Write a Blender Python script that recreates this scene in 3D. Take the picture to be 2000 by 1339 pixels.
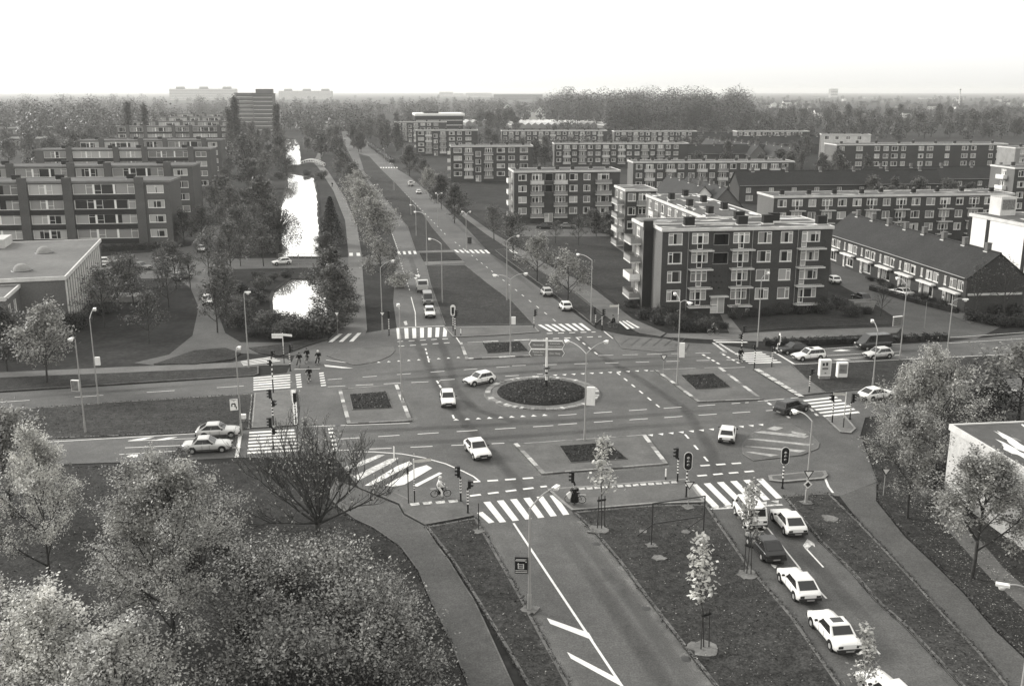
import bpy, bmesh, math, random
import numpy as np
from mathutils import Vector, Matrix

for o in list(bpy.data.objects):
    bpy.data.objects.remove(o)
SC = bpy.context.scene
COL = SC.collection
R = math.radians
rnd = random.Random(7)

# ------------------------------------------------------------------ camera, sky, sun, exposure
CAM_H = 33.0
FPX = 1944.0                      # focal length in pixels of the 2000 px wide photograph (a 35 mm lens)
PITCH = math.atan((669.5 - 177.0) / FPX)
cam_d = bpy.data.cameras.new('camera')
cam_d.sensor_width = 36.0
cam_d.lens = FPX / 2000.0 * 36.0
cam_d.clip_start = 0.5
cam_d.clip_end = 40000.0
cam = bpy.data.objects.new('camera', cam_d)
cam.location = (0, 0, CAM_H)
cam.rotation_euler = (math.pi / 2 - PITCH, 0, 0)
COL.objects.link(cam)
SC.camera = cam

SUN_EL, SUN_AZ = 24.0, -62.0      # azimuth from the view direction, negative to the left
world = bpy.data.worlds.new('World')
SC.world = world
world.use_nodes = True
wn = world.node_tree
wn.nodes.clear()
w_out = wn.nodes.new('ShaderNodeOutputWorld')
w_bg = wn.nodes.new('ShaderNodeBackground')
w_sky = wn.nodes.new('ShaderNodeTexSky')
w_sky.sky_type = 'NISHITA'
w_sky.sun_disc = False
w_sky.sun_elevation = R(SUN_EL)
w_sky.sun_rotation = R(SUN_AZ)
w_sky.air_density = 1.0
w_sky.dust_density = 4.0
w_bw = wn.nodes.new('ShaderNodeRGBToBW')          # black-and-white film
w_gam = wn.nodes.new('ShaderNodeMath'); w_gam.operation = 'POWER'; w_gam.inputs[1].default_value = 0.2   # an even, overcast veil
w_mul = wn.nodes.new('ShaderNodeMath'); w_mul.operation = 'MULTIPLY'; w_mul.inputs[1].default_value = 8.1
w_tint = wn.nodes.new('ShaderNodeMix'); w_tint.data_type = 'RGBA'; w_tint.blend_type = 'MULTIPLY'
w_tint.inputs[0].default_value = 1.0
w_tint.inputs[7].default_value = (1.0, 0.995, 0.965, 1)
wn.links.new(w_sky.outputs[0], w_bw.inputs[0])
wn.links.new(w_bw.outputs[0], w_gam.inputs[0])
wn.links.new(w_gam.outputs[0], w_mul.inputs[0])
wn.links.new(w_mul.outputs[0], w_tint.inputs[6])
wn.links.new(w_tint.outputs[2], w_bg.inputs[0])
wn.links.new(w_bg.outputs[0], w_out.inputs[0])
w_bg.inputs[1].default_value = 0.092

sun_d = bpy.data.lights.new('sun', 'SUN')
sun_d.energy = 2.6
sun_d.angle = R(18)
sun_d.color = (1.0, 0.985, 0.95)
sun = bpy.data.objects.new('sun', sun_d)
sun.location = (-60, 40, 80)
_sd = Vector((math.sin(R(SUN_AZ)) * math.cos(R(SUN_EL)), math.cos(R(SUN_AZ)) * math.cos(R(SUN_EL)), math.sin(R(SUN_EL))))
sun.rotation_euler = _sd.to_track_quat('Z', 'Y').to_euler()
COL.objects.link(sun)

SC.view_settings.view_transform = 'Standard'
SC.view_settings.look = 'None'
SC.view_settings.exposure = 0.52
SC.view_settings.gamma = 1.0
SC.view_settings.use_curve_mapping = False
SC.render.engine = 'CYCLES'
SC.cycles.max_bounces = 6
SC.cycles.volume_bounces = 2
SC.cycles.transparent_max_bounces = 8

# ------------------------------------------------------------------ helpers
def W(u, v, z=0.0):
    """A point of the photograph (2000 x 1339) met by the horizontal plane at height z."""
    x = (u - 1000.0) / FPX; y = -(v - 669.5) / FPX
    dy = math.cos(PITCH) + y * math.sin(PITCH)
    dz = -math.sin(PITCH) + y * math.cos(PITCH)
    t = (z - CAM_H) / dz
    return Vector((x * t, dy * t, z))

def height_at(u, v, v2):
    """Height of an upright whose foot shows at (u, v) and whose top shows in row v2."""
    p = W(u, v); lo, hi = 0.0, 90.0
    for _ in range(40):
        m = (lo + hi) / 2
        d = p.y * math.cos(PITCH) - (m - CAM_H) * math.sin(PITCH)
        up = p.y * math.sin(PITCH) + (m - CAM_H) * math.cos(PITCH)
        if 669.5 - FPX * up / d > v2: lo = m
        else: hi = m
    return lo

def mat(name, v, rough=0.8, spec=0.3, metal=0.0, noise=None, bump=None, tint=(1.0, 0.985, 0.95), obj_var=0.0, v2=None, coords='OBJ', trans=0.0):
    """Grey material. noise=[(scale, amount), ...] multiplies the tone; bump=(scale, distance)."""
    if v < .45: v *= .74
    m = bpy.data.materials.new(name); m.use_nodes = True
    nt = m.node_tree; b = nt.nodes['Principled BSDF']
    b.inputs['Roughness'].default_value = rough
    b.inputs['Metallic'].default_value = metal
    b.inputs['Specular IOR Level'].default_value = spec
    base = (v * tint[0], v * tint[1], v * tint[2], 1)
    b.inputs['Base Color'].default_value = base
    cur = None
    geo = None
    def pos():
        nonlocal geo
        if geo is None:
            if coords == 'WORLD':
                geo = nt.nodes.new('ShaderNodeNewGeometry').outputs['Position']
            else:
                geo = nt.nodes.new('ShaderNodeTexCoord').outputs['Object']
        return geo
    val = nt.nodes.new('ShaderNodeValue'); val.outputs[0].default_value = 1.0
    cur = val.outputs[0]
    for sc, am in (noise or []):
        n = nt.nodes.new('ShaderNodeTexNoise'); n.inputs['Scale'].default_value = sc; n.inputs['Detail'].default_value = 3.0
        nt.links.new(pos(), n.inputs['Vector'])
        mr = nt.nodes.new('ShaderNodeMapRange')
        mr.inputs[1].default_value = 0.3; mr.inputs[2].default_value = 0.7
        mr.inputs[3].default_value = 1 - am; mr.inputs[4].default_value = 1 + am
        nt.links.new(n.outputs[0], mr.inputs[0])
        mu = nt.nodes.new('ShaderNodeMath'); mu.operation = 'MULTIPLY'
        nt.links.new(cur, mu.inputs[0]); nt.links.new(mr.outputs[0], mu.inputs[1]); cur = mu.outputs[0]
    if obj_var:
        oi = nt.nodes.new('ShaderNodeObjectInfo')
        mr = nt.nodes.new('ShaderNodeMapRange'); mr.inputs[3].default_value = 1 - obj_var; mr.inputs[4].default_value = 1 + obj_var
        nt.links.new(oi.outputs['Random'], mr.inputs[0])
        mu = nt.nodes.new('ShaderNodeMath'); mu.operation = 'MULTIPLY'
        nt.links.new(cur, mu.inputs[0]); nt.links.new(mr.outputs[0], mu.inputs[1]); cur = mu.outputs[0]
    if noise or obj_var:
        vm = nt.nodes.new('ShaderNodeVectorMath'); vm.operation = 'SCALE'
        vm.inputs[0].default_value = base[:3]
        nt.links.new(cur, vm.inputs['Scale'])
        nt.links.new(vm.outputs[0], b.inputs['Base Color'])
    if bump:
        n = nt.nodes.new('ShaderNodeTexNoise'); n.inputs['Scale'].default_value = bump[0]; n.inputs['Detail'].default_value = 4
        nt.links.new(pos(), n.inputs['Vector'])
        bp = nt.nodes.new('ShaderNodeBump'); bp.inputs['Distance'].default_value = bump[1]; bp.inputs['Strength'].default_value = 0.6
        nt.links.new(n.outputs[0], bp.inputs['Height'])
        nt.links.new(bp.outputs[0], b.inputs['Normal'])
    return m

def leaf_mat(name, lo, hi, bias=0.5, translucent=0.35, nsc=.8, ncon=(.55, 1.45)):
    """Leaves: every leaf its own tone between lo and hi, some light let through."""
    m = bpy.data.materials.new(name); m.use_nodes = True
    nt = m.node_tree; b = nt.nodes['Principled BSDF']; out = nt.nodes['Material Output']
    g = nt.nodes.new('ShaderNodeNewGeometry')
    cr = nt.nodes.new('ShaderNodeValToRGB')
    cr.color_ramp.elements[0].position = 0.0; cr.color_ramp.elements[0].color = (lo, lo * .985, lo * .93, 1)
    cr.color_ramp.elements[1].position = 1.0; cr.color_ramp.elements[1].color = (hi, hi * .985, hi * .93, 1)
    md = cr.color_ramp.elements.new(bias); mv = lo + (hi - lo) * 0.35
    md.color = (mv, mv * .985, mv * .93, 1)
    nt.links.new(g.outputs['Random Per Island'], cr.inputs[0])
    tc = nt.nodes.new('ShaderNodeTexCoord')
    n = nt.nodes.new('ShaderNodeTexNoise'); n.inputs['Scale'].default_value = nsc; n.inputs['Detail'].default_value = 3
    nt.links.new(tc.outputs['Object'], n.inputs['Vector'])
    mr = nt.nodes.new('ShaderNodeMapRange'); mr.inputs[1].default_value = 0.35; mr.inputs[2].default_value = 0.65; mr.inputs[3].default_value = ncon[0]; mr.inputs[4].default_value = ncon[1]
    nt.links.new(n.outputs[0], mr.inputs[0])
    oi = nt.nodes.new('ShaderNodeObjectInfo')
    m2 = nt.nodes.new('ShaderNodeMapRange'); m2.inputs[3].default_value = 0.75; m2.inputs[4].default_value = 1.25
    nt.links.new(oi.outputs['Random'], m2.inputs[0])
    mu = nt.nodes.new('ShaderNodeMath'); mu.operation = 'MULTIPLY'
    nt.links.new(mr.outputs[0], mu.inputs[0]); nt.links.new(m2.outputs[0], mu.inputs[1])
    vm = nt.nodes.new('ShaderNodeVectorMath'); vm.operation = 'SCALE'
    nt.links.new(cr.outputs[0], vm.inputs[0]); nt.links.new(mu.outputs[0], vm.inputs['Scale'])
    nt.links.new(vm.outputs[0], b.inputs['Base Color'])
    b.inputs['Roughness'].default_value = 0.5
    b.inputs['Specular IOR Level'].default_value = 0.35
    if translucent:
        tr = nt.nodes.new('ShaderNodeBsdfTranslucent')
        nt.links.new(vm.outputs[0], tr.inputs[0])
        mx = nt.nodes.new('ShaderNodeMixShader'); mx.inputs[0].default_value = translucent
        nt.links.new(b.outputs[0], mx.inputs[1]); nt.links.new(tr.outputs[0], mx.inputs[2])
        nt.links.new(mx.outputs[0], out.inputs[0])
    return m

M = {}
M['asphalt'] = mat('asphalt', 0.118, 0.75, 0.35, noise=[(0.09, .2), (0.35, .12), (0.9, .12), (3.5, .14), (9.0, .32)], bump=(30, .01), coords='WORLD')
M['cycle'] = mat('cycle_asphalt', 0.115, 0.8, 0.3, noise=[(0.3, .16), (2.2, .14), (9.0, .3)], bump=(30, .01), coords='WORLD')
M['paving'] = mat('paving', 0.18, 0.85, 0.25, noise=[(0.35, .16), (3.0, .14), (8.0, .14)], coords='WORLD')
M['brickpave'] = mat('brick_paving', 0.15, 0.85, 0.25, noise=[(0.4, .18), (4.0, .14), (9.0, .14)], coords='WORLD')
M['grass'] = mat('grass', 0.06, 0.95, 0.1, noise=[(0.06, .2), (0.5, .2), (2.0, .25), (7.0, .5)], bump=(8, .08), coords='WORLD')
M['lawn'] = mat('lawn', 0.052, 0.95, 0.1, noise=[(0.1, .18), (0.8, .2), (2.2, .25), (7.0, .5)], bump=(8, .08), coords='WORLD')
M['land'] = mat('land', 0.038, 0.95, 0.1, noise=[(0.004, .3), (0.03, .35), (0.3, .3), (1.5, .3)], coords='WORLD')
M['soil'] = mat('bed_plants', 0.028, 0.95, 0.1, noise=[(2.0, .2), (9.0, .35)], bump=(9, .06), coords='WORLD')
M['kerb_white'] = mat('kerb_whitened', 0.46, 0.85, 0.25, noise=[(0.5, .2), (3.0, .3)], coords='WORLD')
M['kerb'] = mat('kerb_concrete', 0.3, 0.85, 0.25, noise=[(0.5, .2), (5.0, .18)], coords='WORLD')
M['kerb_dark'] = mat('kerb_worn', 0.17, 0.85, 0.25, noise=[(0.6, .35), (5.0, .2)], coords='WORLD')
M['sand'] = mat('sand', 0.22, 0.95, 0.1, noise=[(1.2, .25), (6.0, .2)], coords='WORLD')
M['white'] = mat('white_paint', 0.85, 0.45, 0.4, noise=[(3.0, .05)])
M['offwhite'] = mat('offwhite_concrete', 0.6, 0.8, 0.25, noise=[(0.6, .12), (5.0, .06)])
M['concrete'] = mat('concrete', 0.36, 0.85, 0.25, noise=[(0.5, .15), (5.0, .1)])
M['fascia'] = mat('fascia', 0.5, 0.8, 0.25, noise=[(0.4, .15), (4.0, .08)])
M['metal'] = mat('galvanised', 0.42, 0.5, 0.5, noise=[(3.0, .08)])
M['metal_dark'] = mat('dark_metal', 0.05, 0.5, 0.4)
M['black'] = mat('black', 0.015, 0.5, 0.3)
M['rubber'] = mat('rubber', 0.02, 0.8, 0.2)
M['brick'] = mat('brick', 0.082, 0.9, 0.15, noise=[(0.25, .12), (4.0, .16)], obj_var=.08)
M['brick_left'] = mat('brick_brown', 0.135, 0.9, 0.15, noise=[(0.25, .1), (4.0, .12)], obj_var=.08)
M['brick_pale_and_sunlit'] = mat('pale_and_sunlit_brick', 0.2, 0.9, 0.15, noise=[(0.25, .1), (4.0, .16)])  # pale brick; on the flats' left walls a sunlit copy of the front brick
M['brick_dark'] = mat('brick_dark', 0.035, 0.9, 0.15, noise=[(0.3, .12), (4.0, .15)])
M['tile'] = mat('roof_tile', 0.027, 0.75, 0.3, noise=[(0.2, .25), (1.0, .2), (4.0, .4)], bump=(3.2, .05))
M['rough_render'] = mat('rough_render', 0.52, 0.9, 0.15, noise=[(0.4, .08), (3.0, .12), (9.0, .12)])
M['fascia_dark'] = mat('fascia_dark', 0.24, 0.8, 0.25, noise=[(0.4, .15), (4.0, .08)])
M['plaster'] = mat('white_plaster', 0.82, 0.85, 0.2, noise=[(0.3, .04), (4.0, .03)])
M['bark'] = mat('bark', 0.075, 0.95, 0.1, noise=[(2.5, .3)], tint=(1, .98, .94))
M['bark_pale'] = mat('bark_pale', 0.1, 0.95, 0.1, noise=[(2.5, .3)])
M['skin'] = mat('skin', 0.42, 0.6, 0.3)
M['cloth_black'] = mat('cloth_black', 0.018, 0.95, 0.1)
M['cloth_grey'] = mat('cloth_grey', 0.09, 0.95, 0.1)
M['cloth_white'] = mat('cloth_white', 0.72, 0.9, 0.1)
M['cloth_denim'] = mat('cloth_denim', 0.13, 0.95, 0.1)
M['hair'] = mat('hair', 0.02, 0.8, 0.2)
M['chrome'] = mat('chrome', 0.55, 0.25, 0.5, metal=0.9)
M['car_white'] = mat('car_white', 0.8, 0.28, 0.5)
M['car_silver'] = mat('car_silver', 0.55, 0.25, 0.6, metal=0.25)
M['car_grey'] = mat('car_grey', 0.26, 0.3, 0.6)
M['car_dark'] = mat('car_dark', 0.03, 0.22, 0.6)
M['bumper'] = mat('bumper', 0.035, 0.6, 0.3)
M['carglass'] = mat('car_glass', 0.025, 0.08, 0.6)
M['lens'] = mat('lamp_lens', 0.55, 0.15, 0.6)
M['lens_red'] = mat('tail_lens', 0.06, 0.2, 0.6)
M['sign_blue'] = mat('sign_blue', 0.26, 0.4, 0.4)
M['text'] = mat('lettering', 0.75, 0.5, 0.3)
M['text_dark'] = mat('lettering_dark', 0.03, 0.5, 0.3)
M['poster_grey'] = mat('poster_print', 0.25, 0.6, 0.3, noise=[(3.0, .4)])
M['greenhouse'] = mat('greenhouse_glass', 0.3, 0.3, 0.6, noise=[(0.15, .2)])

def paint_mat():
    m = mat('road_paint', 0.72, 0.7, 0.3, noise=[(0.7, .08), (7.0, .06)], coords='WORLD')
    nt = m.node_tree; b = nt.nodes['Principled BSDF']
    src = b.inputs['Base Color'].links[0].from_socket
    geo = nt.nodes.new('ShaderNodeNewGeometry')
    n = nt.nodes.new('ShaderNodeTexNoise'); n.inputs['Scale'].default_value = 3.5; n.inputs['Detail'].default_value = 6; n.inputs['Roughness'].default_value = .7
    nt.links.new(geo.outputs['Position'], n.inputs['Vector'])
    mr = nt.nodes.new('ShaderNodeMapRange'); mr.inputs[1].default_value = 0.56; mr.inputs[2].default_value = 0.72; mr.inputs[3].default_value = 0; mr.inputs[4].default_value = .75
    nt.links.new(n.outputs[0], mr.inputs[0])
    mx = nt.nodes.new('ShaderNodeMix'); mx.data_type = 'RGBA'
    nt.links.new(mr.outputs[0], mx.inputs[0]); nt.links.new(src, mx.inputs[6]); mx.inputs[7].default_value = (.16, .157, .15, 1)
    nt.links.new(mx.outputs[2], b.inputs['Base Color'])
    return m
M['paint'] = paint_mat()

def worn_paint():
    m = paint_mat(); m.name = 'worn_paint'
    for n in m.node_tree.nodes:
        if n.type == 'MAP_RANGE' and abs(n.inputs[1].default_value - .56) < .01:
            n.inputs[1].default_value = .38; n.inputs[2].default_value = .66; n.inputs[4].default_value = .95
    return m
M['paint_worn'] = worn_paint()
M['paint_faded'] = mat('faded_paint', 0.44, .8, .25, noise=[(1.0, .25), (5.0, .2)], coords='WORLD')

def pane_mat():
    """Window glass over a dark room; most panes have curtains drawn across part of them."""
    m = mat('window_glass', 0.02, 0.12, 0.55)
    nt = m.node_tree; b = nt.nodes['Principled BSDF']
    tc = nt.nodes.new('ShaderNodeTexCoord'); oi = nt.nodes.new('ShaderNodeObjectInfo')
    sx = nt.nodes.new('ShaderNodeSeparateXYZ'); nt.links.new(tc.outputs['Generated'], sx.inputs[0])
    def mth(op, a, bb):
        n = nt.nodes.new('ShaderNodeMath'); n.operation = op
        for i, q in enumerate((a, bb)):
            if isinstance(q, (int, float)): n.inputs[i].default_value = q
            else: nt.links.new(q, n.inputs[i])
        return n.outputs[0]
    r = oi.outputs['Random']
    r2 = mth('FRACT', mth('MULTIPLY', r, 7.31), 0); r3 = mth('FRACT', mth('MULTIPLY', r, 23.7), 0); r4 = mth('FRACT', mth('MULTIPLY', r, 61.3), 0)
    left = mth('LESS_THAN', sx.outputs[0], mth('MULTIPLY', r2, .62))
    right = mth('GREATER_THAN', sx.outputs[0], mth('SUBTRACT', 1.0, mth('MULTIPLY', r3, .45)))
    top = mth('GREATER_THAN', sx.outputs[2], mth('SUBTRACT', 1.12, mth('MULTIPLY', r4, .4)))
    full = mth('LESS_THAN', r3, .16)
    mk = mth('MAXIMUM', mth('MAXIMUM', left, right), mth('MAXIMUM', top, full))
    wv = nt.nodes.new('ShaderNodeTexWave'); wv.inputs['Scale'].default_value = 4.0; wv.inputs['Distortion'].default_value = 2.0
    nt.links.new(tc.outputs['Object'], wv.inputs['Vector'])
    tone = mth('MULTIPLY', mth('ADD', mth('MULTIPLY', wv.outputs['Fac'], .35), .65), mth('ADD', .2, mth('MULTIPLY', r4, .4)))
    fac = mth('ADD', mth('MULTIPLY', mk, tone), .018)
    cb = nt.nodes.new('ShaderNodeCombineXYZ')
    for i, k in enumerate((1, .985, .95)): nt.links.new(mth('MULTIPLY', fac, k), cb.inputs[i])
    nt.links.new(cb.outputs[0], b.inputs['Base Color'])
    return m
M['pane'] = pane_mat()

def roof_mat():
    """Bitumen roof: grey gravel with chippings and puddles whose sky reflection is painted pale."""
    m = mat('flat_roof', 0.115, 0.85, 0.25, noise=[(0.12, .2), (1.2, .14), (7.0, .15)])
    nt = m.node_tree; b = nt.nodes['Principled BSDF']
    src = b.inputs['Base Color'].links[0].from_socket
    tc = nt.nodes.new('ShaderNodeTexCoord')
    mp = nt.nodes.new('ShaderNodeMapping'); mp.inputs['Scale'].default_value = (.16, .5, .3)
    nt.links.new(tc.outputs['Object'], mp.inputs[0])
    n = nt.nodes.new('ShaderNodeTexNoise'); n.inputs['Scale'].default_value = 1.2; n.inputs['Detail'].default_value = 6
    nt.links.new(mp.outputs[0], n.inputs['Vector'])
    mr = nt.nodes.new('ShaderNodeMapRange'); mr.inputs[1].default_value = 0.6; mr.inputs[2].default_value = 0.66
    nt.links.new(n.outputs[0], mr.inputs[0])
    mx = nt.nodes.new('ShaderNodeMix'); mx.data_type = 'RGBA'
    nt.links.new(mr.outputs[0], mx.inputs[0]); nt.links.new(src, mx.inputs[6]); mx.inputs[7].default_value = (.62, .61, .58, 1)  # puddle tone: reflected sky put into the base colour
    nt.links.new(mx.outputs[2], b.inputs['Base Color'])
    return m
M['roof'] = roof_mat()
M['roof_plain'] = mat('flat_roof_plain', 0.1, 0.85, 0.25, noise=[(0.12, .3), (1.2, .15), (7.0, .15)])

def water_mat():
    m = mat('water', 0.92, 0.01, 1.0, metal=.85)
    b = m.node_tree.nodes['Principled BSDF']
    b.inputs['IOR'].default_value = 1.6
    nt = m.node_tree
    geo = nt.nodes.new('ShaderNodeNewGeometry')
    n = nt.nodes.new('ShaderNodeTexNoise'); n.inputs['Scale'].default_value = .8; n.inputs['Detail'].default_value = 2
    nt.links.new(geo.outputs['Position'], n.inputs['Vector'])
    bp = nt.nodes.new('ShaderNodeBump'); bp.inputs['Distance'].default_value = .01; bp.inputs['Strength'].default_value = .03
    nt.links.new(n.outputs[0], bp.inputs['Height']); nt.links.new(bp.outputs[0], b.inputs['Normal'])
    return m
M['water'] = water_mat()
M['leaf_pale'] = leaf_mat('leaves_pale', .32, .66, .6, .22)
M['leaf_mid'] = leaf_mat('leaves_mid', .22, .5, .6, .25)
M['leaf_shrub'] = leaf_mat('leaves_shrub', .12, .36, .6, .2)
M['leaf_dark'] = leaf_mat('leaves_dark', .025, .11, .5)
M['leaf_tuft'] = leaf_mat('grass_blades', .02, .085, .5, 0.1)
M['leaf_far'] = leaf_mat('leaves_far', .06, .145, .5, 0.2)
M['leaf_wood'] = leaf_mat('leaves_wood', .04, .06, .5, 0.1, .05, (.7, 1.35))
M['leaf_belt'] = leaf_mat('leaves_belt', .065, .09, .5, 0.1, .05, (.7, 1.35))
M['leaf_ever'] = leaf_mat('leaves_evergreen', .012, .05, .5, 0.1)

# ------------------------------------------------------------------ mesh building
class MB:
    def __init__(s): s.v = []; s.f = []; s.smooth = []
    def add(s, vs, fs, smooth=False):
        b = len(s.v); s.v += [tuple(p) for p in vs]
        s.f += [tuple(i + b for i in f) for f in fs]; s.smooth += [smooth] * len(fs)
        return s
    def box(s, x0, x1, y0, y1, z0, z1):
        return s.add([(x0, y0, z0), (x1, y0, z0), (x1, y1, z0), (x0, y1, z0), (x0, y0, z1), (x1, y0, z1), (x1, y1, z1), (x0, y1, z1)],
                     [(0, 3, 2, 1), (4, 5, 6, 7), (0, 1, 5, 4), (1, 2, 6, 5), (2, 3, 7, 6), (3, 0, 4, 7)])
    def obox(s, c, dx, dy, dz):
        """box with half-axis vectors"""
        c = Vector(c); dx = Vector(dx); dy = Vector(dy); dz = Vector(dz)
        P = [c + a * dx + b * dy + e * dz for e in (-1, 1) for a, b in ((-1, -1), (1, -1), (1, 1), (-1, 1))]
        return s.add(P, [(0, 3, 2, 1), (4, 5, 6, 7), (0, 1, 5, 4), (1, 2, 6, 5), (2, 3, 7, 6), (3, 0, 4, 7)])
    def quad(s, a, b, c, d): return s.add([a, b, c, d], [(0, 1, 2, 3)])
    def prism(s, pts, z0, z1, bottom=False):
        n = len(pts)
        vs = [(p[0], p[1], z0) for p in pts] + [(p[0], p[1], z1) for p in pts]
        area = sum(pts[i][0] * pts[(i + 1) % n][1] - pts[(i + 1) % n][0] * pts[i][1] for i in range(n))
        fs = [tuple(range(n, 2 * n))] + [(i, (i + 1) % n, n + (i + 1) % n, n + i) for i in range(n)]
        if bottom: fs.append(tuple(reversed(range(n))))
        if area < 0: fs = [tuple(reversed(f)) for f in fs]
        return s.add(vs, fs)
    def sheet(s, pts, z):
        n = len(pts)
        area = sum(pts[i][0] * pts[(i + 1) % n][1] - pts[(i + 1) % n][0] * pts[i][1] for i in range(n))
        f = tuple(range(n))
        return s.add([(p[0], p[1], z) for p in pts], [f if area > 0 else tuple(reversed(f))])
    def tube(s, p0, p1, r0, r1=None, n=8, caps=True, smooth=True):
        p0 = Vector(p0); p1 = Vector(p1); r1 = r0 if r1 is None else r1
        d = (p1 - p0)
        if d.length < 1e-6: return s
        d.normalize()
        a = d.cross(Vector((0, 0, 1)) if abs(d.z) < .95 else Vector((1, 0, 0))).normalized(); b = d.cross(a)
        vs = []
        for p, r in ((p0, r0), (p1, r1)):
            for i in range(n):
                t = 2 * math.pi * i / n
                vs.append(p + (a * math.cos(t) + b * math.sin(t)) * r)
        s.add(vs, [((i + 1) % n, i, n + i, n + (i + 1) % n) for i in range(n)], smooth)
        if caps: s.add(vs, [tuple(range(n)), tuple(reversed(range(n, 2 * n)))])
        return s
    def path(s, pts, r, n=6):
        for a, b in zip(pts[:-1], pts[1:]): s.tube(a, b, r, r, n)
        return s
    def lathe(s, prof, c=(0, 0, 0), n=16, smooth=True):
        c = Vector(c); vs = []
        for r, z in prof:
            for i in range(n):
                t = 2 * math.pi * i / n; vs.append(c + Vector((r * math.cos(t), r * math.sin(t), z)))
        fs = []
        for k in range(len(prof) - 1):
            for i in range(n):
                j = (i + 1) % n; fs.append((k * n + i, k * n + j, (k + 1) * n + j, (k + 1) * n + i))
        return s.add(vs, fs, smooth)
    def ball(s, c, r, n=10, sc=(1, 1, 1)):
        c = Vector(c); prof = []
        vs = []; fs = []; m = n // 2
        for k in range(m + 1):
            ph = math.pi * k / m
            for i in range(n):
                t = 2 * math.pi * i / n
                vs.append(c + Vector((r * sc[0] * math.sin(ph) * math.cos(t), r * sc[1] * math.sin(ph) * math.sin(t), r * sc[2] * math.cos(ph))))
        for k in range(m):
            for i in range(n):
                j = (i + 1) % n; fs.append((k * n + i, (k + 1) * n + i, (k + 1) * n + j, k * n + j))
        return s.add(vs, fs, True)
    def mesh(s, name):
        me = bpy.data.meshes.new(name); me.from_pydata(s.v, [], s.f)
        if any(s.smooth): me.polygons.foreach_set('use_smooth', s.smooth)
        me.update()
        return me
    def build(s, name, material, parent=None, tri=False):
        me = s.mesh(name)
        if tri:
            bm = bmesh.new(); bm.from_mesh(me); bmesh.ops.triangulate(bm, faces=[f for f in bm.faces if len(f.verts) > 4]); bm.to_mesh(me); bm.free()
        return obj(name, me, material, parent)

def obj(name, me, material=None, parent=None, loc=None, rz=None):
    o = bpy.data.objects.new(name, me); COL.objects.link(o)
    if material is not None and not me.materials:
        me.materials.append(M[material] if isinstance(material, str) else material)
    if parent is not None: o.parent = parent
    if loc is not None: o.location = loc
    if rz is not None: o.rotation_euler = (0, 0, rz)
    return o

def empty(name, loc=(0, 0, 0), rz=0.0, label=None, cat=None, group=None):
    o = bpy.data.objects.new(name, None); COL.objects.link(o)
    o.empty_display_size = .5
    o.location = loc; o.rotation_euler = (0, 0, rz)
    return tag(o, label, cat, group)

def tag(o, label=None, cat=None, group=None, kind=None):
    if label: o['label'] = label
    if cat: o['category'] = cat
    if group: o['group'] = group
    if kind: o['kind'] = kind
    return o

def copy_tree(o, parent=None):
    c = o.copy(); COL.objects.link(c); c.parent = parent
    for ch in o.children: copy_tree(ch, c)
    return c

def P(*uv): return [W(u, v) for u, v in uv]
# ------------------------------------------------------------------ ground, roads, paths, water
def struct(o, label=None): return tag(o, label, None, None, 'structure')

def ground_sheet():
    S = 14000.0
    xs = [-S, -3000, -900, -300, 0, 300, 900, 3000, S]; ys = [-400, 0, 120, 300, 700, 1500, 4000, S]
    vs = [(x, y, -0.05) for y in ys for x in xs]; n = len(xs)
    fs = [(j * n + i, j * n + i + 1, (j + 1) * n + i + 1, (j + 1) * n + i) for j in range(len(ys) - 1) for i in range(n - 1)]
    me = bpy.data.meshes.new('ground'); me.from_pydata(vs, [], fs)
    return struct(obj('ground', me, 'land'), 'flat open ground of the town and the land beyond')
ground_sheet()

def kerb_ring(pts, width, z0, z1, name, material, parent, closed=True, inward=True):
    n = len(pts); m = MB()
    area = sum(pts[i][0] * pts[(i + 1) % n][1] - pts[(i + 1) % n][0] * pts[i][1] for i in range(n))
    sg = 1 if (area > 0) == inward else -1
    inn = []
    for i in range(n):
        a = Vector(pts[i - 1][:2]); b = Vector(pts[i][:2]); c = Vector(pts[(i + 1) % n][:2])
        d1 = (b - a).normalized(); d2 = (c - b).normalized()
        nn = (Vector((-d1.y, d1.x)) + Vector((-d2.y, d2.x)))
        if nn.length < 1e-4: nn = Vector((-d2.y, d2.x))
        nn.normalize()
        k = 1 / max(.45, nn.dot(Vector((-d2.y, d2.x))))
        inn.append(b + nn * width * sg * k)
    for i in range(n if closed else n - 1):
        j = (i + 1) % n
        A, B, C, D = pts[i], pts[j], inn[j], inn[i]
        m.add([(A[0], A[1], z0), (B[0], B[1], z0), (C[0], C[1], z0), (D[0], D[1], z0), (A[0], A[1], z1), (B[0], B[1], z1), (C[0], C[1], z1), (D[0], D[1], z1)],
              [(4, 5, 6, 7), (0, 1, 5, 4), (2, 3, 7, 6)])
    return m.build(name, material, parent)

def subdivide(pts, step=6.0, wob=0.0, seed=1):
    rr = random.Random(seed); out = []
    n = len(pts)
    for i in range(n):
        a, b = pts[i], pts[(i + 1) % n]
        k = max(1, int((b - a).length / step)); k = min(k, 40)
        nn = Vector((-(b - a).y, (b - a).x, 0)); nn = nn.normalized() if nn.length > 0 else nn
        for q in range(k):
            p = a.lerp(b, q / k)
            if q and wob: p = p + nn * rr.uniform(-wob, wob)
            out.append(p)
    return out

TUFTED = []
def slab(name, label, px, z1, material, kerb=None, kw=0.18, z0=-0.04, wob=0.0):
    pts = subdivide(P(*px), 4.0 if wob else 12.0, wob, len(px) * 13)
    o = MB().prism(pts, z0, z1).build(name, material, None, tri=True)
    struct(o, label)
    if kerb: kerb_ring(pts, kw, z0, z1 + .012, 'kerb', kerb, o)
    if wob: TUFTED.append((o, pts, z1))
    return o

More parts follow.
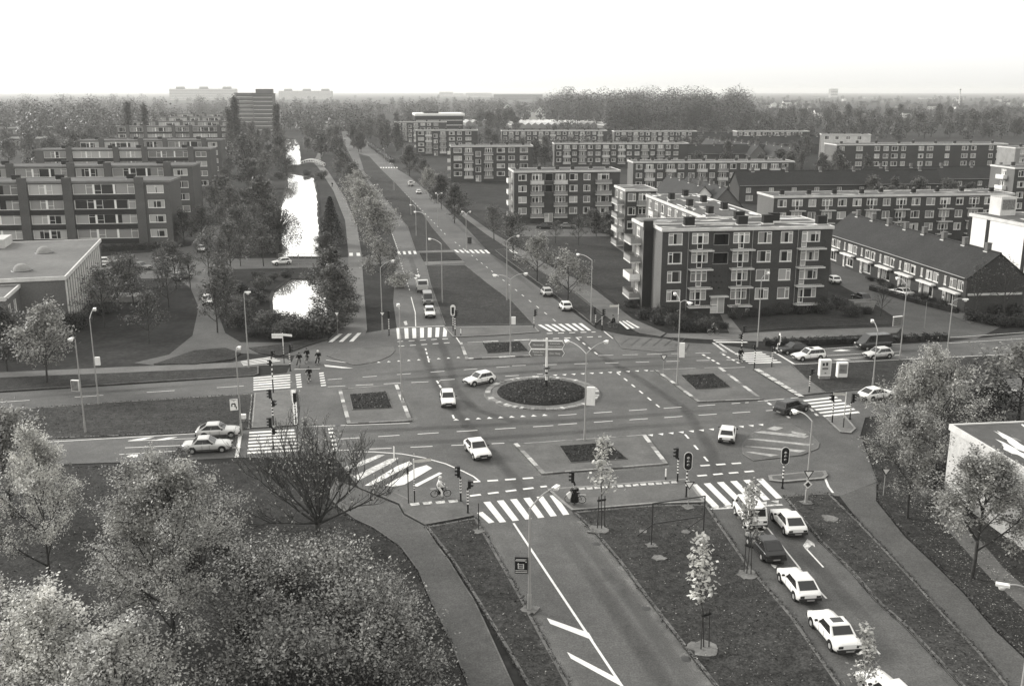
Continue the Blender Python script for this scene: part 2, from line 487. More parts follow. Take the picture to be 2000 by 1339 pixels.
# carriageways and the whole junction: one asphalt surface, islands and verges stand on it
ROAD_PX = [(1317, 1700), (1115, 1339), (948, 1040), (925, 1008), (800, 985), (700, 950), (655, 893), (462, 893), (295, 901), (203, 903), (-300, 923),
           (-300, 786), (0, 767), (300, 748), (495, 735), (480, 712), (440, 690), (400, 692), (360, 708), (300, 712), (260, 706), (330, 690), (375, 650), (385, 600), (370, 560), (345, 540), (200, 545), (200, 500), (300, 492),
           (370, 480), (400, 440), (432, 440), (418, 480), (420, 504), (640, 503), (774, 500), (777, 495), (760, 440), (738, 390), (712, 345), (690, 315), (672, 280), (664, 243),
           (702, 243), (706, 262), (740, 300), (775, 330), (800, 345), (830, 370), (865, 401), (902, 435), (957, 495), (998, 521), (1054, 562), (1138, 623), (1166, 643), (1225, 655), (1300, 667), (1400, 672), (1514, 688),
           (1760, 672), (1850, 667), (1905, 655), (1960, 628), (1800, 562), (1700, 520), (1640, 490), (1560, 470), (1560, 478), (1622, 500), (1625, 545), (1700, 585), (1765, 622), (1780, 640), (1860, 650), (1880, 660), (2000, 652), (2400, 626),
           (2400, 750), (1960, 786), (1800, 800), (1690, 815), (1680, 850), (1714, 940), (1640, 968), (1530, 970), (1598, 1056), (1662, 1119), (1710, 1175), (1773, 1231), (1874, 1339), (2212, 1700)]
# the side streets are separate sheets so that the main outline stays simple
MAIN = [q for q in ROAD_PX if q not in ((480, 712), (440, 690), (400, 692), (360, 708), (300, 712), (260, 706), (330, 690), (375, 650), (385, 600), (370, 560), (345, 540), (200, 545), (200, 500), (300, 492),
        (370, 480), (400, 440), (432, 440), (418, 480), (420, 504), (640, 503), (774, 500), (1905, 655), (1960, 628), (1800, 562), (1700, 520), (1640, 490), (1560, 470), (1560, 478), (1622, 500), (1625, 545), (1700, 585), (1765, 622), (1780, 640), (1860, 650), (1880, 660))]
i0 = MAIN.index((495, 735))
MAIN[i0 + 1:i0 + 1] = [(560, 728), (575, 695), (640, 668), (700, 652), (775, 640), (768, 590), (771, 540)]
road = MB().sheet(P(*MAIN), 0.0).build('road', 'asphalt', None, tri=True)
struct(road, 'asphalt junction of two dual carriageways')
st1 = MB().sheet(P((262, 708), (330, 692), (376, 655), (388, 600), (372, 562), (345, 543), (200, 545), (200, 500), (300, 492), (372, 480), (402, 440), (435, 440), (420, 480), (421, 505), (640, 503), (776, 500), (772, 514), (640, 522), (425, 526), (418, 560), (425, 610), (440, 650), (470, 668), (560, 668), (640, 655), (640, 668), (575, 694), (480, 690), (430, 690), (370, 708), (300, 713)), -0.008).build('street', 'cycle', None, tri=True)
struct(st1, 'grey parking street beside the flats and across the canal')
st2 = MB().sheet(P((1765, 652), (1905, 662), (1975, 628), (1800, 562), (1700, 520), (1640, 488), (1560, 470), (1560, 480), (1622, 502), (1625, 548), (1700, 588), (1752, 622)), -0.012).build('street', 'cycle', None, tri=True)
struct(st2, 'grey side street in front of the terraced houses')

# verges and medians
slab('verge', 'wide grass median with saplings between the nearest carriageways', [(1119, 1001), (1276, 988), (1380, 986), (1459, 1101), (1548, 1205), (1641, 1339), (1890, 1700), (1660, 1700), (1395, 1339), (1340, 1270), (1275, 1185), (1215, 1105), (1165, 1045), (1134, 1014)], .09, 'grass', 'kerb_dark', .22, wob=.05)
slab('verge', 'grass strip between the queueing cars and the cycle path', [(1531, 970), (1619, 964), (1680, 1023), (1736, 1082), (1788, 1138), (1848, 1205), (1922, 1283), (1963, 1332), (2250, 1700), (2215, 1700), (1877, 1339), (1776, 1231), (1713, 1175), (1665, 1119), (1601, 1056)], .09, 'grass', 'kerb_dark', .2, wob=.05)
slab('verge', 'grass strip with the poster lamp post', [(832, 1030), (930, 1012), (948, 1044), (1010, 1152), (1112, 1339), (1310, 1700), (1215, 1700), (1030, 1339), (950, 1204), (880, 1091)], .09, 'grass', 'kerb_dark', .2, wob=.05)
slab('verge', 'long grass median of the western dual carriageway', [(-300, 824), (0, 803), (244, 785), (493, 770), (488, 838), (353, 846), (0, 861), (-300, 877)], .09, 'grass', 'kerb', .14, wob=.05)
slab('verge', 'large grass median of the northern dual carriageway', [(869, 636), (1043, 634), (1002, 590), (951, 552), (909, 518), (832, 520), (840, 556)], .09, 'lawn', 'kerb_dark', .15)
slab('verge', 'grass median beyond the crossing paths', [(811, 490), (882, 488), (845, 445), (822, 411), (776, 361), (744, 330), (722, 306), (700, 300), (714, 346), (741, 376), (767, 408), (796, 444), (804, 470)], .09, 'lawn', 'kerb_dark', .15)
slab('verge', 'short strip of grass between two footpaths', [(820, 495), (887, 493), (902, 508), (828, 511)], .09, 'lawn')
slab('verge', 'dark grass of the eastern median around the poster boxes', [(1545, 713), (1750, 704), (2000, 692), (2400, 665), (2400, 705), (2000, 736), (1750, 755), (1655, 763), (1612, 768), (1575, 742)], .09, 'lawn', 'kerb_dark', .15)
slab('verge', 'grass between the northern carriageway and the tree-lined path', [(1160, 636), (1136, 616), (1056, 556), (1000, 515), (966, 489), (985, 486), (1040, 520), (1110, 562), (1180, 618)], .09, 'lawn', 'kerb_dark', .14)
slab('verge', 'long grass strip below the western cycle path', [(-300, 757), (0, 738), (250, 728), (470, 718), (505, 716), (505, 731), (495, 734), (300, 746), (0, 765), (-300, 784)], .1, 'lawn', 'kerb_dark', .14)
slab('verge', 'grass triangle inside the bend of the parking street', [(300, 712), (380, 685), (440, 680), (470, 690), (455, 702), (380, 712)], .1, 'lawn')
slab('verge', 'grass triangle below the dark canal bushes', [(486, 680), (560, 672), (640, 664), (600, 676), (568, 688), (545, 696), (505, 690)], .1, 'lawn')
slab('verge', 'leaf-strewn lawn under the plane trees beside the pale hall', [(1716, 945), (1716, 978), (1770, 1045), (1833, 1104), (1885, 1156), (1945, 1227), (1997, 1276), (2300, 1600), (2600, 1100), (2300, 900), (2000, 800), (1830, 815), (1700, 830), (1690, 860)], .06, 'lawn', wob=.08)
slab('verge', 'grass under the foreground trees', [(-400, 935), (203, 912), (450, 905), (545, 915), (610, 955), (655, 992), (690, 1018), (728, 1034), (780, 1070), (815, 1118), (840, 1179), (873, 1245), (912, 1339), (1060, 1700), (-900, 1700)], .06, 'lawn', wob=.08)
slab('lawn', 'lawn in front of the large brick flats', [(1238, 618), (1330, 645), (1450, 648), (1550, 640), (1760, 632), (1700, 597), (1600, 562), (1246, 557)], .02, 'lawn')
slab('lawn', 'lawn beside the tree-lined cycle path', [(1238, 614), (1159, 556), (1086, 519), (1028, 486), (973, 453), (928, 421), (900, 398), (945, 398), (1240, 466), (1243, 556)], .024, 'lawn')

# pavements, cycle paths
slab('pavement', 'pale paving at the end of the western median', [(497, 769), (569, 763), (580, 831), (491, 837)], .11, 'paving', 'kerb', .16)
slab('pavement', 'brick paving at the end of the northern median', [(868, 640), (1044, 638), (1054, 649), (975, 655), (885, 659)], .11, 'brickpave', 'kerb', .2)
slab('pavement', 'brick paving at the end of the grassy southern median', [(1068, 956), (1343, 936), (1378, 982), (1276, 985), (1117, 998), (1104, 988)], .11, 'brickpave', 'kerb', .25)
slab('pavement', 'brick refuge with the moped rider', [(700, 953), (780, 985), (790, 1004), (830, 1026), (926, 1008), (898, 977), (815, 983), (770, 962)], .1, 'brickpave', 'kerb_dark', .2)
slab('pavement', 'paving at the end of the eastern median', [(1470, 722), (1543, 714), (1610, 768), (1556, 774)], .11, 'paving', 'kerb_dark', .2)
slab('pavement', 'small refuge with signposts by the eastern zebra', [(1612, 818), (1650, 812), (1672, 838), (1662, 847), (1640, 845)], .12, 'paving', 'kerb', .2)
slab('pavement', 'narrow refuge behind the shield traffic light', [(1500, 930), (1580, 922), (1612, 921), (1617, 930), (1610, 936), (1530, 943), (1503, 940)], .12, 'brickpave', 'kerb', .3)
slab('cycle_path', 'cycle path curving past the foreground shrubs', [(640, 968), (662, 990), (694, 1014), (728, 1029), (782, 1067), (817, 1115), (842, 1176), (875, 1242), (914, 1339), (1062, 1700), (1190, 1700), (1004, 1339), (945, 1209), (926, 1170), (906, 1140), (878, 1094), (853, 1062), (832, 1029), (789, 1006), (778, 987), (699, 954), (655, 938)], .02, 'cycle', 'kerb_dark', .1)
slab('cycle_path', 'cycle path beside the plane trees', [(1640, 968), (1712, 942), (1711, 978), (1768, 1049), (1831, 1108), (1883, 1160), (1943, 1231), (1995, 1280), (2290, 1610), (2380, 1700), (2256, 1700), (1966, 1332), (1925, 1283), (1851, 1205), (1791, 1138), (1739, 1082), (1683, 1023)], .02, 'cycle')
slab('cycle_path', 'western cycle path between two grass strips', [(-300, 745), (0, 727), (250, 716), (450, 708), (505, 699), (560, 700), (575, 712), (505, 714), (450, 719), (250, 727), (0, 737), (-300, 755)], .02, 'paving')
slab('cycle_path', 'cycle path along the canal', [(641, 664), (679, 620), (680, 516), (680, 490), (674, 430), (651, 372), (622, 328), (612, 317), (628, 285), (638, 262), (644, 262), (636, 290), (624, 317), (640, 333), (672, 383), (697, 438), (706, 495), (712, 582), (717, 643), (712, 655)], .012, 'paving')
slab('cycle_path', 'tree-lined cycle path beside the northern carriageway', [(1250, 650), (1190, 622), (1118, 566), (1050, 524), (1000, 490), (950, 458), (905, 424), (880, 403), (890, 400), (920, 424), (965, 456), (1020, 488), (1078, 522), (1152, 558), (1235, 622), (1300, 650), (1290, 657)], .012, 'brickpave', 'kerb_dark', .15)
slab('cycle_path', 'cycle path running past the hedge and the flats', [(1295, 658), (1400, 664), (1500, 667), (1550, 662), (1752, 650), (1762, 638), (1550, 645), (1450, 651), (1335, 651), (1303, 651)], .016, 'paving', 'kerb_dark', .15)
slab('footpath', 'footpath across the northern median', [(818, 490.5), (884, 488.5), (888, 492.5), (820, 494.5)], .08, 'paving')
slab('footpath', 'second footpath across the northern median', [(828, 511.5), (903, 509), (909, 514), (831, 519)], .08, 'paving')
slab('footpath', 'footpath to the entrance of the large brick flats', [(1403, 606), (1414, 605), (1450, 650), (1425, 652)], .03, 'paving')
slab('street', 'parking lane in front of the flats with the clipped balconies', [(985, 448), (1010, 440), (1240, 448), (1240, 462), (1110, 462), (1020, 462)], .03, 'cycle')
slab('pavement', 'pale pavement corner beside the terraced houses', [(1850, 612), (1885, 606), (1930, 622), (1895, 632)], .04, 'paving')
slab('footpath', 'footpath beside the pale hall', [(1790, 955), (1835, 948), (1900, 1040), (1960, 1110), (2060, 1200), (2030, 1220), (1930, 1125), (1850, 1035)], .075, 'brickpave')

# traffic islands with planted beds
def island(label, outer, bed, bright):
    pts = P(*outer)
    o = MB().prism(pts, -.02, .11).build('traffic_island', 'brickpave', None, tri=True)
    struct(o, label)
    n = len(pts)
    # kerb built from single kerb blocks
    k = 0
    meshes = {}
    for i in range(n):
        a, b = pts[i], pts[(i + 1) % n]
        d = (b - a); L = d.length; d.normalize(); nn = Vector((-d.y, d.x, 0))
        c = (pts[0] + pts[2]) / 2
        if nn.dot(c - a) < 0: nn = -nn
        m = max(2, int(L / 1.0)); step = L / m
        wide = .4 if i in bright else .25
        for q in range(m):
            s = a + d * (q + .5) * step + nn * (wide / 2)
            key = (i, q % 20, round(step, 2))
            if key not in meshes:
                meshes[key] = MB().obox((0, 0, 0), d * (step / 2 - .015), nn * (wide / 2), Vector((0, 0, .07))).mesh('kerb_block')
            obj('kerb_block', meshes[key], ('kerb_white' if i in bright and (q * 3 + i) % 4 < 2 else 'kerb') if (q * 7 + i) % 5 else 'kerb_dark', o, s + Vector((0, 0, .06 + rnd.uniform(-.008, .008))))
    bp = P(*bed)
    c = sum(bp, Vector()) / 4
    b = MB().prism(bp, .09, .2); b.build('planted_bed', 'soil', o, tri=True)
    kerb_ring(bp, .1, .09, .17, 'bed_edging', 'kerb_dark', o, inward=False)
    tufts(o, bp, 260, .22); tufts(o, bp, 130, .26, .24, material='leaf_dark')
    return o

def tufts(parent, quadpts, n, z, size=.16, name='bedding_plants', material='leaf_ever', circle=None):
    rr = np.random.RandomState(n + int(abs(quadpts[0].x) * 10) if quadpts else n)
    pos = []
    if circle:
        c, r = circle
        a = rr.rand(n) * 2 * np.pi; q = np.sqrt(rr.rand(n)) * r
        pos = np.stack([c.x + np.cos(a) * q, c.y + np.sin(a) * q, np.full(n, z) + .35 * (1 - (q / r) ** 2)], 1)
    else:
        A, B, C, D = [np.array(p[:]) for p in quadpts]
        s = rr.rand(n, 1); t = rr.rand(n, 1)
        pos = (A * (1 - s) + B * s) * (1 - t) + (D * (1 - s) + C * s) * t
        pos[:, 2] = z
    me = leaf_mesh('bedding_plants', pos, size, rr, up=.5)
    o = obj(name, me, material, parent); o['kind'] = 'stuff'
    return o

def leaf_mesh(name, pos, size, rr, up=.35, aspect=.62, out=None):
    """Many small leaf quads at the given points."""
    n = len(pos)
    nrm = rr.normal(size=(n, 3)); nrm[:, 2] = np.abs(nrm[:, 2]) + up * 2
    if out is not None: nrm += out
    nrm /= np.linalg.norm(nrm, axis=1, keepdims=True) + 1e-9
    t = rr.normal(size=(n, 3)); t -= nrm * np.sum(t * nrm, 1, keepdims=True); t /= np.linalg.norm(t, axis=1, keepdims=True) + 1e-9
    b = np.cross(nrm, t)
    s = size * (0.6 + 0.8 * rr.rand(n, 1)); sa = s * aspect
    v = np.empty((n, 4, 3), np.float32)
    v[:, 0] = pos - t * s * .5; v[:, 1] = pos + b * sa * .5; v[:, 2] = pos + t * s * .5; v[:, 3] = pos - b * sa * .5
    me = bpy.data.meshes.new(name)
    me.vertices.add(n * 4); me.vertices.foreach_set('co', v.reshape(-1))
    me.loops.add(n * 4); me.loops.foreach_set('vertex_index', np.arange(n * 4, dtype=np.int32))
    me.polygons.add(n); me.polygons.foreach_set('loop_start', np.arange(0, n * 4, 4, dtype=np.int32))
    me.update(calc_edges=True)
    return me

def grass_tufts(o, pts, z1):
    rr = np.random.RandomState(int(abs(pts[0].x) * 7)); Q = []
    n = len(pts)
    for i in range(n):
        a, b = np.array(pts[i][:]), np.array(pts[(i + 1) % n][:])
        if max(a[1], b[1]) > 140 or min(a[1], b[1]) < 44: continue
        L = np.linalg.norm(b - a); k = int(L * 16); t = rr.rand(k, 1)
        q = a + (b - a) * t + rr.normal(size=(k, 3)) * np.array([.09, .09, 0]) + np.array([.05, .05, 0]) * np.sin(t * 9); q[:, 2] = z1 + .03; Q.append(q)
    xs = [p.x for p in pts]; ys = [p.y for p in pts]
    x0, x1, y0, y1 = max(min(xs), -60), min(max(xs), 50), max(min(ys), 44), min(max(ys), 130)
    k = int((x1 - x0) * (y1 - y0) * 3.2); k = min(k, 16000)
    c = np.stack([x0 + (x1 - x0) * rr.rand(k), y0 + (y1 - y0) * rr.rand(k), np.full(k, z1 + .02)], 1)
    ins = np.zeros(k, bool); px = np.array(xs); py = np.array(ys)
    for i in range(n):
        j = i - 1; cond = ((py[i] > c[:, 1]) != (py[j] > c[:, 1])) & (c[:, 0] < (px[j] - px[i]) * (c[:, 1] - py[i]) / (py[j] - py[i] + 1e-12) + px[i]); ins ^= cond
    Q.append(c[ins])
    q = np.concatenate(Q)
    g = obj('grass_tufts', leaf_mesh('grass_tufts', q, .17, rr, up=.3, aspect=.5), 'leaf_tuft', o); g['kind'] = 'stuff'
for a in TUFTED: grass_tufts(*a)
island('paved island with planted bed below the northern zebra', [(897, 670), (1063, 662.5), (1087, 693.5), (909, 702.5)], [(943, 673), (1015, 669), (1031, 687), (953, 691)], (0, 2, 3))
island('paved island with planted bed on the eastern side of the roundabout', [(1277, 723), (1407, 718), (1491, 781), (1362, 786)], [(1331, 735.5), (1393.5, 732), (1426, 758), (1359, 762)], (1, 3))
island('paved island with planted bed behind the sapling', [(1003, 868), (1261, 850), (1305, 907), (1058, 927)], [(1094, 874), (1188, 867), (1223, 898), (1115, 905)], (1, 3))
island('paved island with planted bed on the western side of the roundabout', [(660, 761), (777, 751.5), (805, 823), (678, 829)], [(683.6, 772.7), (753.5, 767.6), (765, 798), (690, 802)], (1, 3))

# the small roundabout
RC = W(1059, 768)
ra = MB().lathe([(6.6, -.02), (6.45, .1), (5.6, .16), (5.0, .2)], RC, 64)
ra_o = struct(ra.build('roundabout', 'kerb_dark'), 'round central island with dark planting and a sloping stone rim')
blks = [MB().obox((0, 0, 0), (.185, 0, 0), (0, .3, 0), (0, 0, .07)).mesh('rim_block') for _ in range(3)]
NB = 96
for i in range(NB):
    a = 2 * math.pi * i / NB
    kk = rnd.choice([0, 1, 1, 1, 2]); o = obj('rim_block', blks[kk], ('kerb_white', 'kerb', 'kerb_dark')[kk], ra_o, RC + Vector((6.12 * math.cos(a), 6.12 * math.sin(a), .13 + rnd.uniform(-.03, .02))))
    o.rotation_euler = (0, 0, a + math.pi / 2)
MB().lathe([(5.15, .1), (5.05, .24), (4.0, .4), (2.5, .52), (1.0, .58), (0.01, .6)], RC, 48).build('planted_mound', 'soil', ra_o)
tufts(ra_o, None, 2600, .22, .2, circle=(RC, 5.0)); tufts(ra_o, None, 900, .3, .26, material='leaf_dark', circle=(RC, 4.9))

# painted hatch island in the south-east, and brick drop island in the north-west
slab('traffic_island', 'flat drop-shaped island with worn white hatching', [(1448, 871), (1461, 851), (1491, 833), (1544, 826), (1580, 843), (1601, 866), (1598, 876), (1567, 889), (1471, 900), (1450, 887)], .05, 'brickpave', 'kerb_dark', .15)
slab('traffic_island', 'flat brick drop-shaped island beside the waiting cyclists', [(638, 695), (660, 685), (700, 680), (768, 677), (772, 685), (762, 695), (738, 706), (704, 712), (690, 713)], .05, 'brickpave', 'kerb_dark', .14)
slab('traffic_island', 'flat brick drop-shaped island at the foot of the large flats', [(1195, 655), (1240, 657), (1300, 662), (1345, 672), (1340, 683), (1290, 688), (1215, 681)], .05, 'brickpave', 'kerb_dark', .14)

# water
def water(label, px):
    pts = subdivide(P(*px), 5.0, .25, 5)
    o = struct(MB().sheet(pts, .0).build('water', 'water', None, tri=True), label)
    kerb_ring(pts, .5, -.04, .22, 'bank_edge', 'grass', o, inward=False)
    return o
water('bright canal between the willow and the far footbridge', [(562, 338), (612, 347), (619, 380), (622, 445), (624, 503), (546, 503), (543, 470), (546, 420), (558, 370)])
water('bright pond in front of the causeway', [(568, 546), (634, 546), (637, 632), (530, 632), (536, 570)])
water('far end of the canal beyond the footbridge', [(557, 271), (575, 271), (585, 281), (588, 322), (565, 324), (555, 300)])

# ------------------------------------------------------------------ painted markings (children of the road)
_mk = [0]
def paint(pts, name, material='paint', z=None, parent=None):
    _mk[0] += 1
    zz = (.006 + (_mk[0] % 13) * .0007) if z is None else z + (_mk[0] % 13) * .0007
    return MB().sheet(pts, zz).build(name, material, parent or road)

def zebra(A, B, C, D, n, duty=.5, name='zebra_stripe', **k):
    """n stripes spread from side A-D to side B-C, each running from A-B to D-C."""
    A, B, C, D = P(A, B, C, D)
    for i in range(n):
        s0 = i / (n - 1 + duty); s1 = s0 + duty / (n - 1 + duty)
        paint([A.lerp(B, s0), A.lerp(B, s1), D.lerp(C, s1), D.lerp(C, s0)], name, **k)

def dashes(p0, p1, ln=1.6, gap=1.6, w=.13, name='lane_dash', **k):
    a, b = P(p0, p1); d = b - a; L = d.length; d.normalize(); nn = Vector((-d.y, d.x, 0)) * (w / 2)
    s = 0
    while s < L - .2:
        e = min(s + ln, L)
        paint([a + d * s - nn, a + d * e - nn, a + d * e + nn, a + d * s + nn], name, **k); s += ln + gap

def line(pxs, w=.14, name='edge_line', **k):
    pts = P(*pxs)
    for a, b in zip(pts[:-1], pts[1:]):
        d = (b - a); 
        if d.length < .01: continue
        d.normalize(); nn = Vector((-d.y, d.x, 0)) * (w / 2)
        paint([a - nn, b + d * .02 - nn, b + d * .02 + nn, a + nn], name, **k)

def teeth(p0, p1, n, h=.6, w=.5, flip=1, name='give_way_tooth', **k):
    a, b = P(p0, p1); d = (b - a); step = d.length / n; d.normalize(); nn = Vector((-d.y, d.x, 0)) * flip
    for i in range(n):
        c = a + d * step * (i + .5)
        paint([c - d * w / 2, c + d * w / 2, c + nn * h], name, **k)

# zebras
zebra((944, 980), (1086, 966), (1112, 1004), (976, 1020), 6)
dashes((918, 968), (1068, 949), .95, .62, .32, 'cycle_crossing_block'); dashes((917, 941), (1050, 932), .95, .62, .32, 'cycle_crossing_block')
zebra((1348, 946), (1490, 934), (1528, 972), (1392, 990), 6)
dashes((1362, 929), (1478, 919), .9, .6, .3, 'cycle_crossing_block'); dashes((1368, 909), (1458, 903), .9, .6, .3, 'cycle_crossing_block')
zebra((774, 641), (874, 639), (872, 657), (776, 662), 7)
dashes((776, 667), (875, 661), .8, .75, .28, 'cycle_crossing_block'); dashes((778, 676), (878, 669), .8, .75, .28, 'cycle_crossing_block')
zebra((1050, 634), (1136, 631), (1155, 645), (1073, 647), 7)
dashes((1068, 651), (1163, 648), .85, .75, .3, 'cycle_crossing_block'); dashes((1080, 661), (1175, 657), .85, .75, .3, 'cycle_crossing_block')
zebra((495, 737), (495, 762), (567, 757), (567, 731), 6)
zebra((577, 731), (580, 757), (590, 756), (587, 730), 6); zebra((623, 728), (627, 754), (637, 753), (632, 727), 6)
zebra((487, 843), (483, 886), (585, 880), (575, 838), 7); zebra((640, 836), (650, 878), (660, 877), (651, 835), 6)
zebra((1388, 660), (1399, 669), (1461, 669), (1447, 660), 3)
zebra((1434, 690), (1463, 710), (1527, 708), (1487, 687), 6)
dashes((1372, 692), (1409, 713), .75, .6, .3, 'cycle_crossing_block'); dashes((1411, 691), (1443, 709), .75, .6, .3, 'cycle_crossing_block')
zebra((1568, 781), (1610, 814), (1680, 806), (1633, 774), 6)
dashes((1500, 786), (1545, 818), .8, .7, .3, 'cycle_crossing_block'); dashes((1575, 790), (1600, 815), .8, .7, .3, 'cycle_crossing_block')
zebra((662, 652), (706, 650), (690, 667), (641, 668), 3, .42, parent=st1, z=.02)
zebra((470, 706), (475, 714), (548, 705), (530, 697), 4, .45, parent=road, z=.035)
zebra((776, 491), (812, 490), (814, 496), (778, 497), 4); zebra((886, 488), (950, 488), (958, 495), (893, 493), 7)
zebra((743, 326.5), (776, 326.5), (777, 328.2), (742, 328.2), 7, .6)
zebra((682, 494), (703, 494), (704, 500), (682, 500), 2, .5, z=.03)
zebra((1208, 628), (1225, 626), (1250, 640), (1225, 643), 3, .5, z=.03)
zebra((994, 488), (1000, 488), (1012, 495), (1003, 495), 2, .5, z=.03)
# lane lines of the east-west road
dashes((505, 749), (570, 745)); dashes((640, 741), (1000, 715), 1.7, 2.4); dashes((1000, 714), (1500, 700), 1.7, 2.2)
dashes((0, 785), (495, 752), 3.0, 4.6, .12)
dashes((640, 755), (860, 744), 2.0, 1.2); dashes((860, 742), (1060, 730), 1.7, 2.2)
dashes((660, 857), (1090, 830), 2.1, 1.8); dashes((1090, 829), (1520, 800), 2.0, 1.8)
dashes((590, 833), (800, 826), 40, 1, .12, 'edge_line')
dashes((640, 880), (985, 865), 2.1, 1.8)
dashes((1090, 811), (1500, 783), 2.0, 1.9); dashes((1480, 783), (1560, 776), 40, 1, .12, 'edge_line')
dashes((1168, 694), (1420, 688), 2.0, 1.2, .11); dashes((1270, 724), (1500, 715), 12, 3, .1, 'edge_line')
teeth((880, 821), (1075, 811), 9, .55, .6, 1); teeth((1075, 732), (1270, 722), 11, .55, .6, -1)
teeth((690, 711), (905, 698), 11, .5, .5, 1); teeth((1260, 849), (1495, 827), 12, .55, .6, -1)
dashes((1205, 727), (1288, 795), 1.1, 1.5, .2); dashes((853, 743), (862, 758), 1.2, .6, .2); dashes((884, 810), (888, 820), 1.2, .6, .2)
dashes((1338, 848), (1384, 902), 1.2, 1.9, .2); dashes((831, 680), (838, 707), 1.1, .9, .18); dashes((1127, 660), (1168, 693), 1.2, 1.4, .2)
line([(690, 882), (730, 882), (785, 886), (830, 894), (870, 905), (905, 920), (925, 930), (937, 940)], .16)
line([(1180, 647), (1197, 661)], .16); line([(890, 657), (898, 669)], .16); line([(1512, 687), (1550, 710)], .3, 'stop_line'); line([(462, 893), (470, 843)], .35, 'stop_line')
line([(775, 640), (868, 636)], .2, 'stop_line'); line([(1383, 994), (1528, 985)], .3, 'stop_line', material='paint_worn')
teeth((1385, 990), (1525, 976), 6, .6, .7, -1, material='paint_worn')
# lane lines of the approaches
line([(812, 637), (811, 610), (803, 580)], .13); dashes((800, 567), (779, 500), 1.4, 1.6, .13); dashes((778, 490), (762, 445), 1.4, 1.6, .13)
dashes((1085, 627), (885, 470), 1.5, 3.2, .13); dashes((870, 458), (760, 345), 2.2, 4.5, .14)
dashes((815, 525), (819, 545), 1.2, 1.5, .12)
line([(1003, 1021), (1215, 1339), (1440, 1700)], .17)
zebra((1068, 1206), (1115, 1285), (1213, 1339), (1150, 1235), 2, .18, 'hatch_stripe'); 
zebra((1160, 1370), (1240, 1500), (1360, 1560), (1270, 1420), 2, .2, 'hatch_stripe')
line([(1494, 1024), (1563, 1110)], .13); line([(1572, 1068), (1608, 1107)], .13); dashes((1597, 1150), (1760, 1320), 1.3, 5.6, .13)
paint(P((1568, 1065), (1577, 1052), (1590, 1060), (1592, 1068), (1586, 1064), (1576, 1073)), 'turn_arrow', 'paint_worn')
paint(P((1505, 1100), (1518, 1104), (1514, 1110), (1507, 1104)), 'turn_arrow', 'paint_worn')
line([(250, 861), (470, 852)], .12); line([(244, 874), (360, 869)], .12); line([(233, 887), (470, 873)], .12); line([(0, 868), (385, 846)], .14); line([(0, 803), (490, 771)], .1)
for c in ((280, 858), (325, 858)):
    paint(P((c[0] - 30, c[1] + 2), (c[0] + 4, c[1] - 4), (c[0] + 22, c[1] - 5), (c[0] - 2, c[1] + 1)), 'lane_arrow')
paint(P((246, 891), (258, 887), (270, 887), (268, 893), (256, 893)), 'lane_arrow')
line([(1608, 681), (1760, 671)], .12); line([(1605, 695), (1760, 686)], .12); line([(1600, 703), (1760, 693)], .12); line([(1550, 711), (1750, 702.5), (2000, 690)], .12)
line([(1855, 659), (2000, 649)], .14); line([(1850, 670), (2000, 661)], .12)
for c in ((1640, 684), (1640, 702)):
    paint(P((c[0] - 14, c[1] + 1), (c[0] + 2, c[1] - 2), (c[0] + 22, c[1] + .3), (c[0] + 4, c[1] + 1.6)), 'lane_arrow')
paint(P((810, 536), (821, 537), (820, 540), (813, 540)), 'lane_arrow', 'paint_worn'); paint(P((808, 542), (816, 541), (812, 546)), 'lane_arrow', 'paint_worn')
paint(P((788, 628), (794, 626), (796, 634), (791, 635)), 'lane_arrow', 'paint_worn')
# hatched corner in the south-west and the worn drop island
for q in ([(672, 912), (712, 898), (738, 888), (752, 888), (722, 902), (680, 920)], [(690, 930), (760, 896), (781, 893), (772, 900), (700, 938)],
          [(712, 948), (775, 910), (800, 900), (806, 906), (745, 938), (724, 948)], [(752, 948), (812, 914), (833, 908), (844, 914), (790, 946), (768, 950)], [(806, 948), (858, 922), (864, 924), (815, 950)]):
    paint(P(*q), 'hatch_stripe', 'paint_worn' if q[0][0] < 700 else 'paint', z=.012)
for q in ([(1497, 838), (1512, 833), (1530, 836), (1515, 842)], [(1472, 845), (1490, 842), (1580, 852), (1572, 856)], [(1546, 842), (1575, 848), (1570, 852), (1546, 846)], [(1458, 858), (1475, 857), (1590, 868), (1580, 871)], [(1453, 872), (1470, 872), (1575, 880), (1562, 884)], [(1455, 883), (1470, 883), (1522, 889), (1505, 892)]):
    paint(P(*q), 'hatch_stripe', 'paint_faded', z=.056)
for k in range(6):
    paint(P((1208 + k * 22, 676), (1228 + k * 22, 661), (1230 + k * 22, 661), (1211 + k * 22, 676)), 'hatch_stripe', M['metal_dark'], z=.056)
line([(637, 703), (700, 711)], .16, z=.02); paint(P((633, 712), (690, 719), (668, 719), (635, 716)), 'hatch_stripe', z=.02); line([(575, 721), (625, 720)], .14)
line([(1610, 930), (1618, 950), (1627, 962)], .2, z=.02)
zebra((1390, 669), (1408, 671), (1438, 690), (1412, 686), 2, .45, 'worn_stripe', material='paint_worn', z=.03)
for k in range(7):
    paint(P((1472 + 13 * k, 722 + 8 * k), (1483 + 13 * k, 722 + 8 * k), (1493 + 13 * k, 728 + 8 * k), (1482 + 13 * k, 728 + 8 * k)), 'edge_block', 'paint_worn', z=.122)
for k in range(13):
    u = 1130 + 15 * k; v = 955 - 1.05 * k
    paint(P((u, v), (u + 11, v - .8), (u + 13, v + 3.4), (u + 2, v + 4)), 'edge_block', 'paint_worn', z=.13)
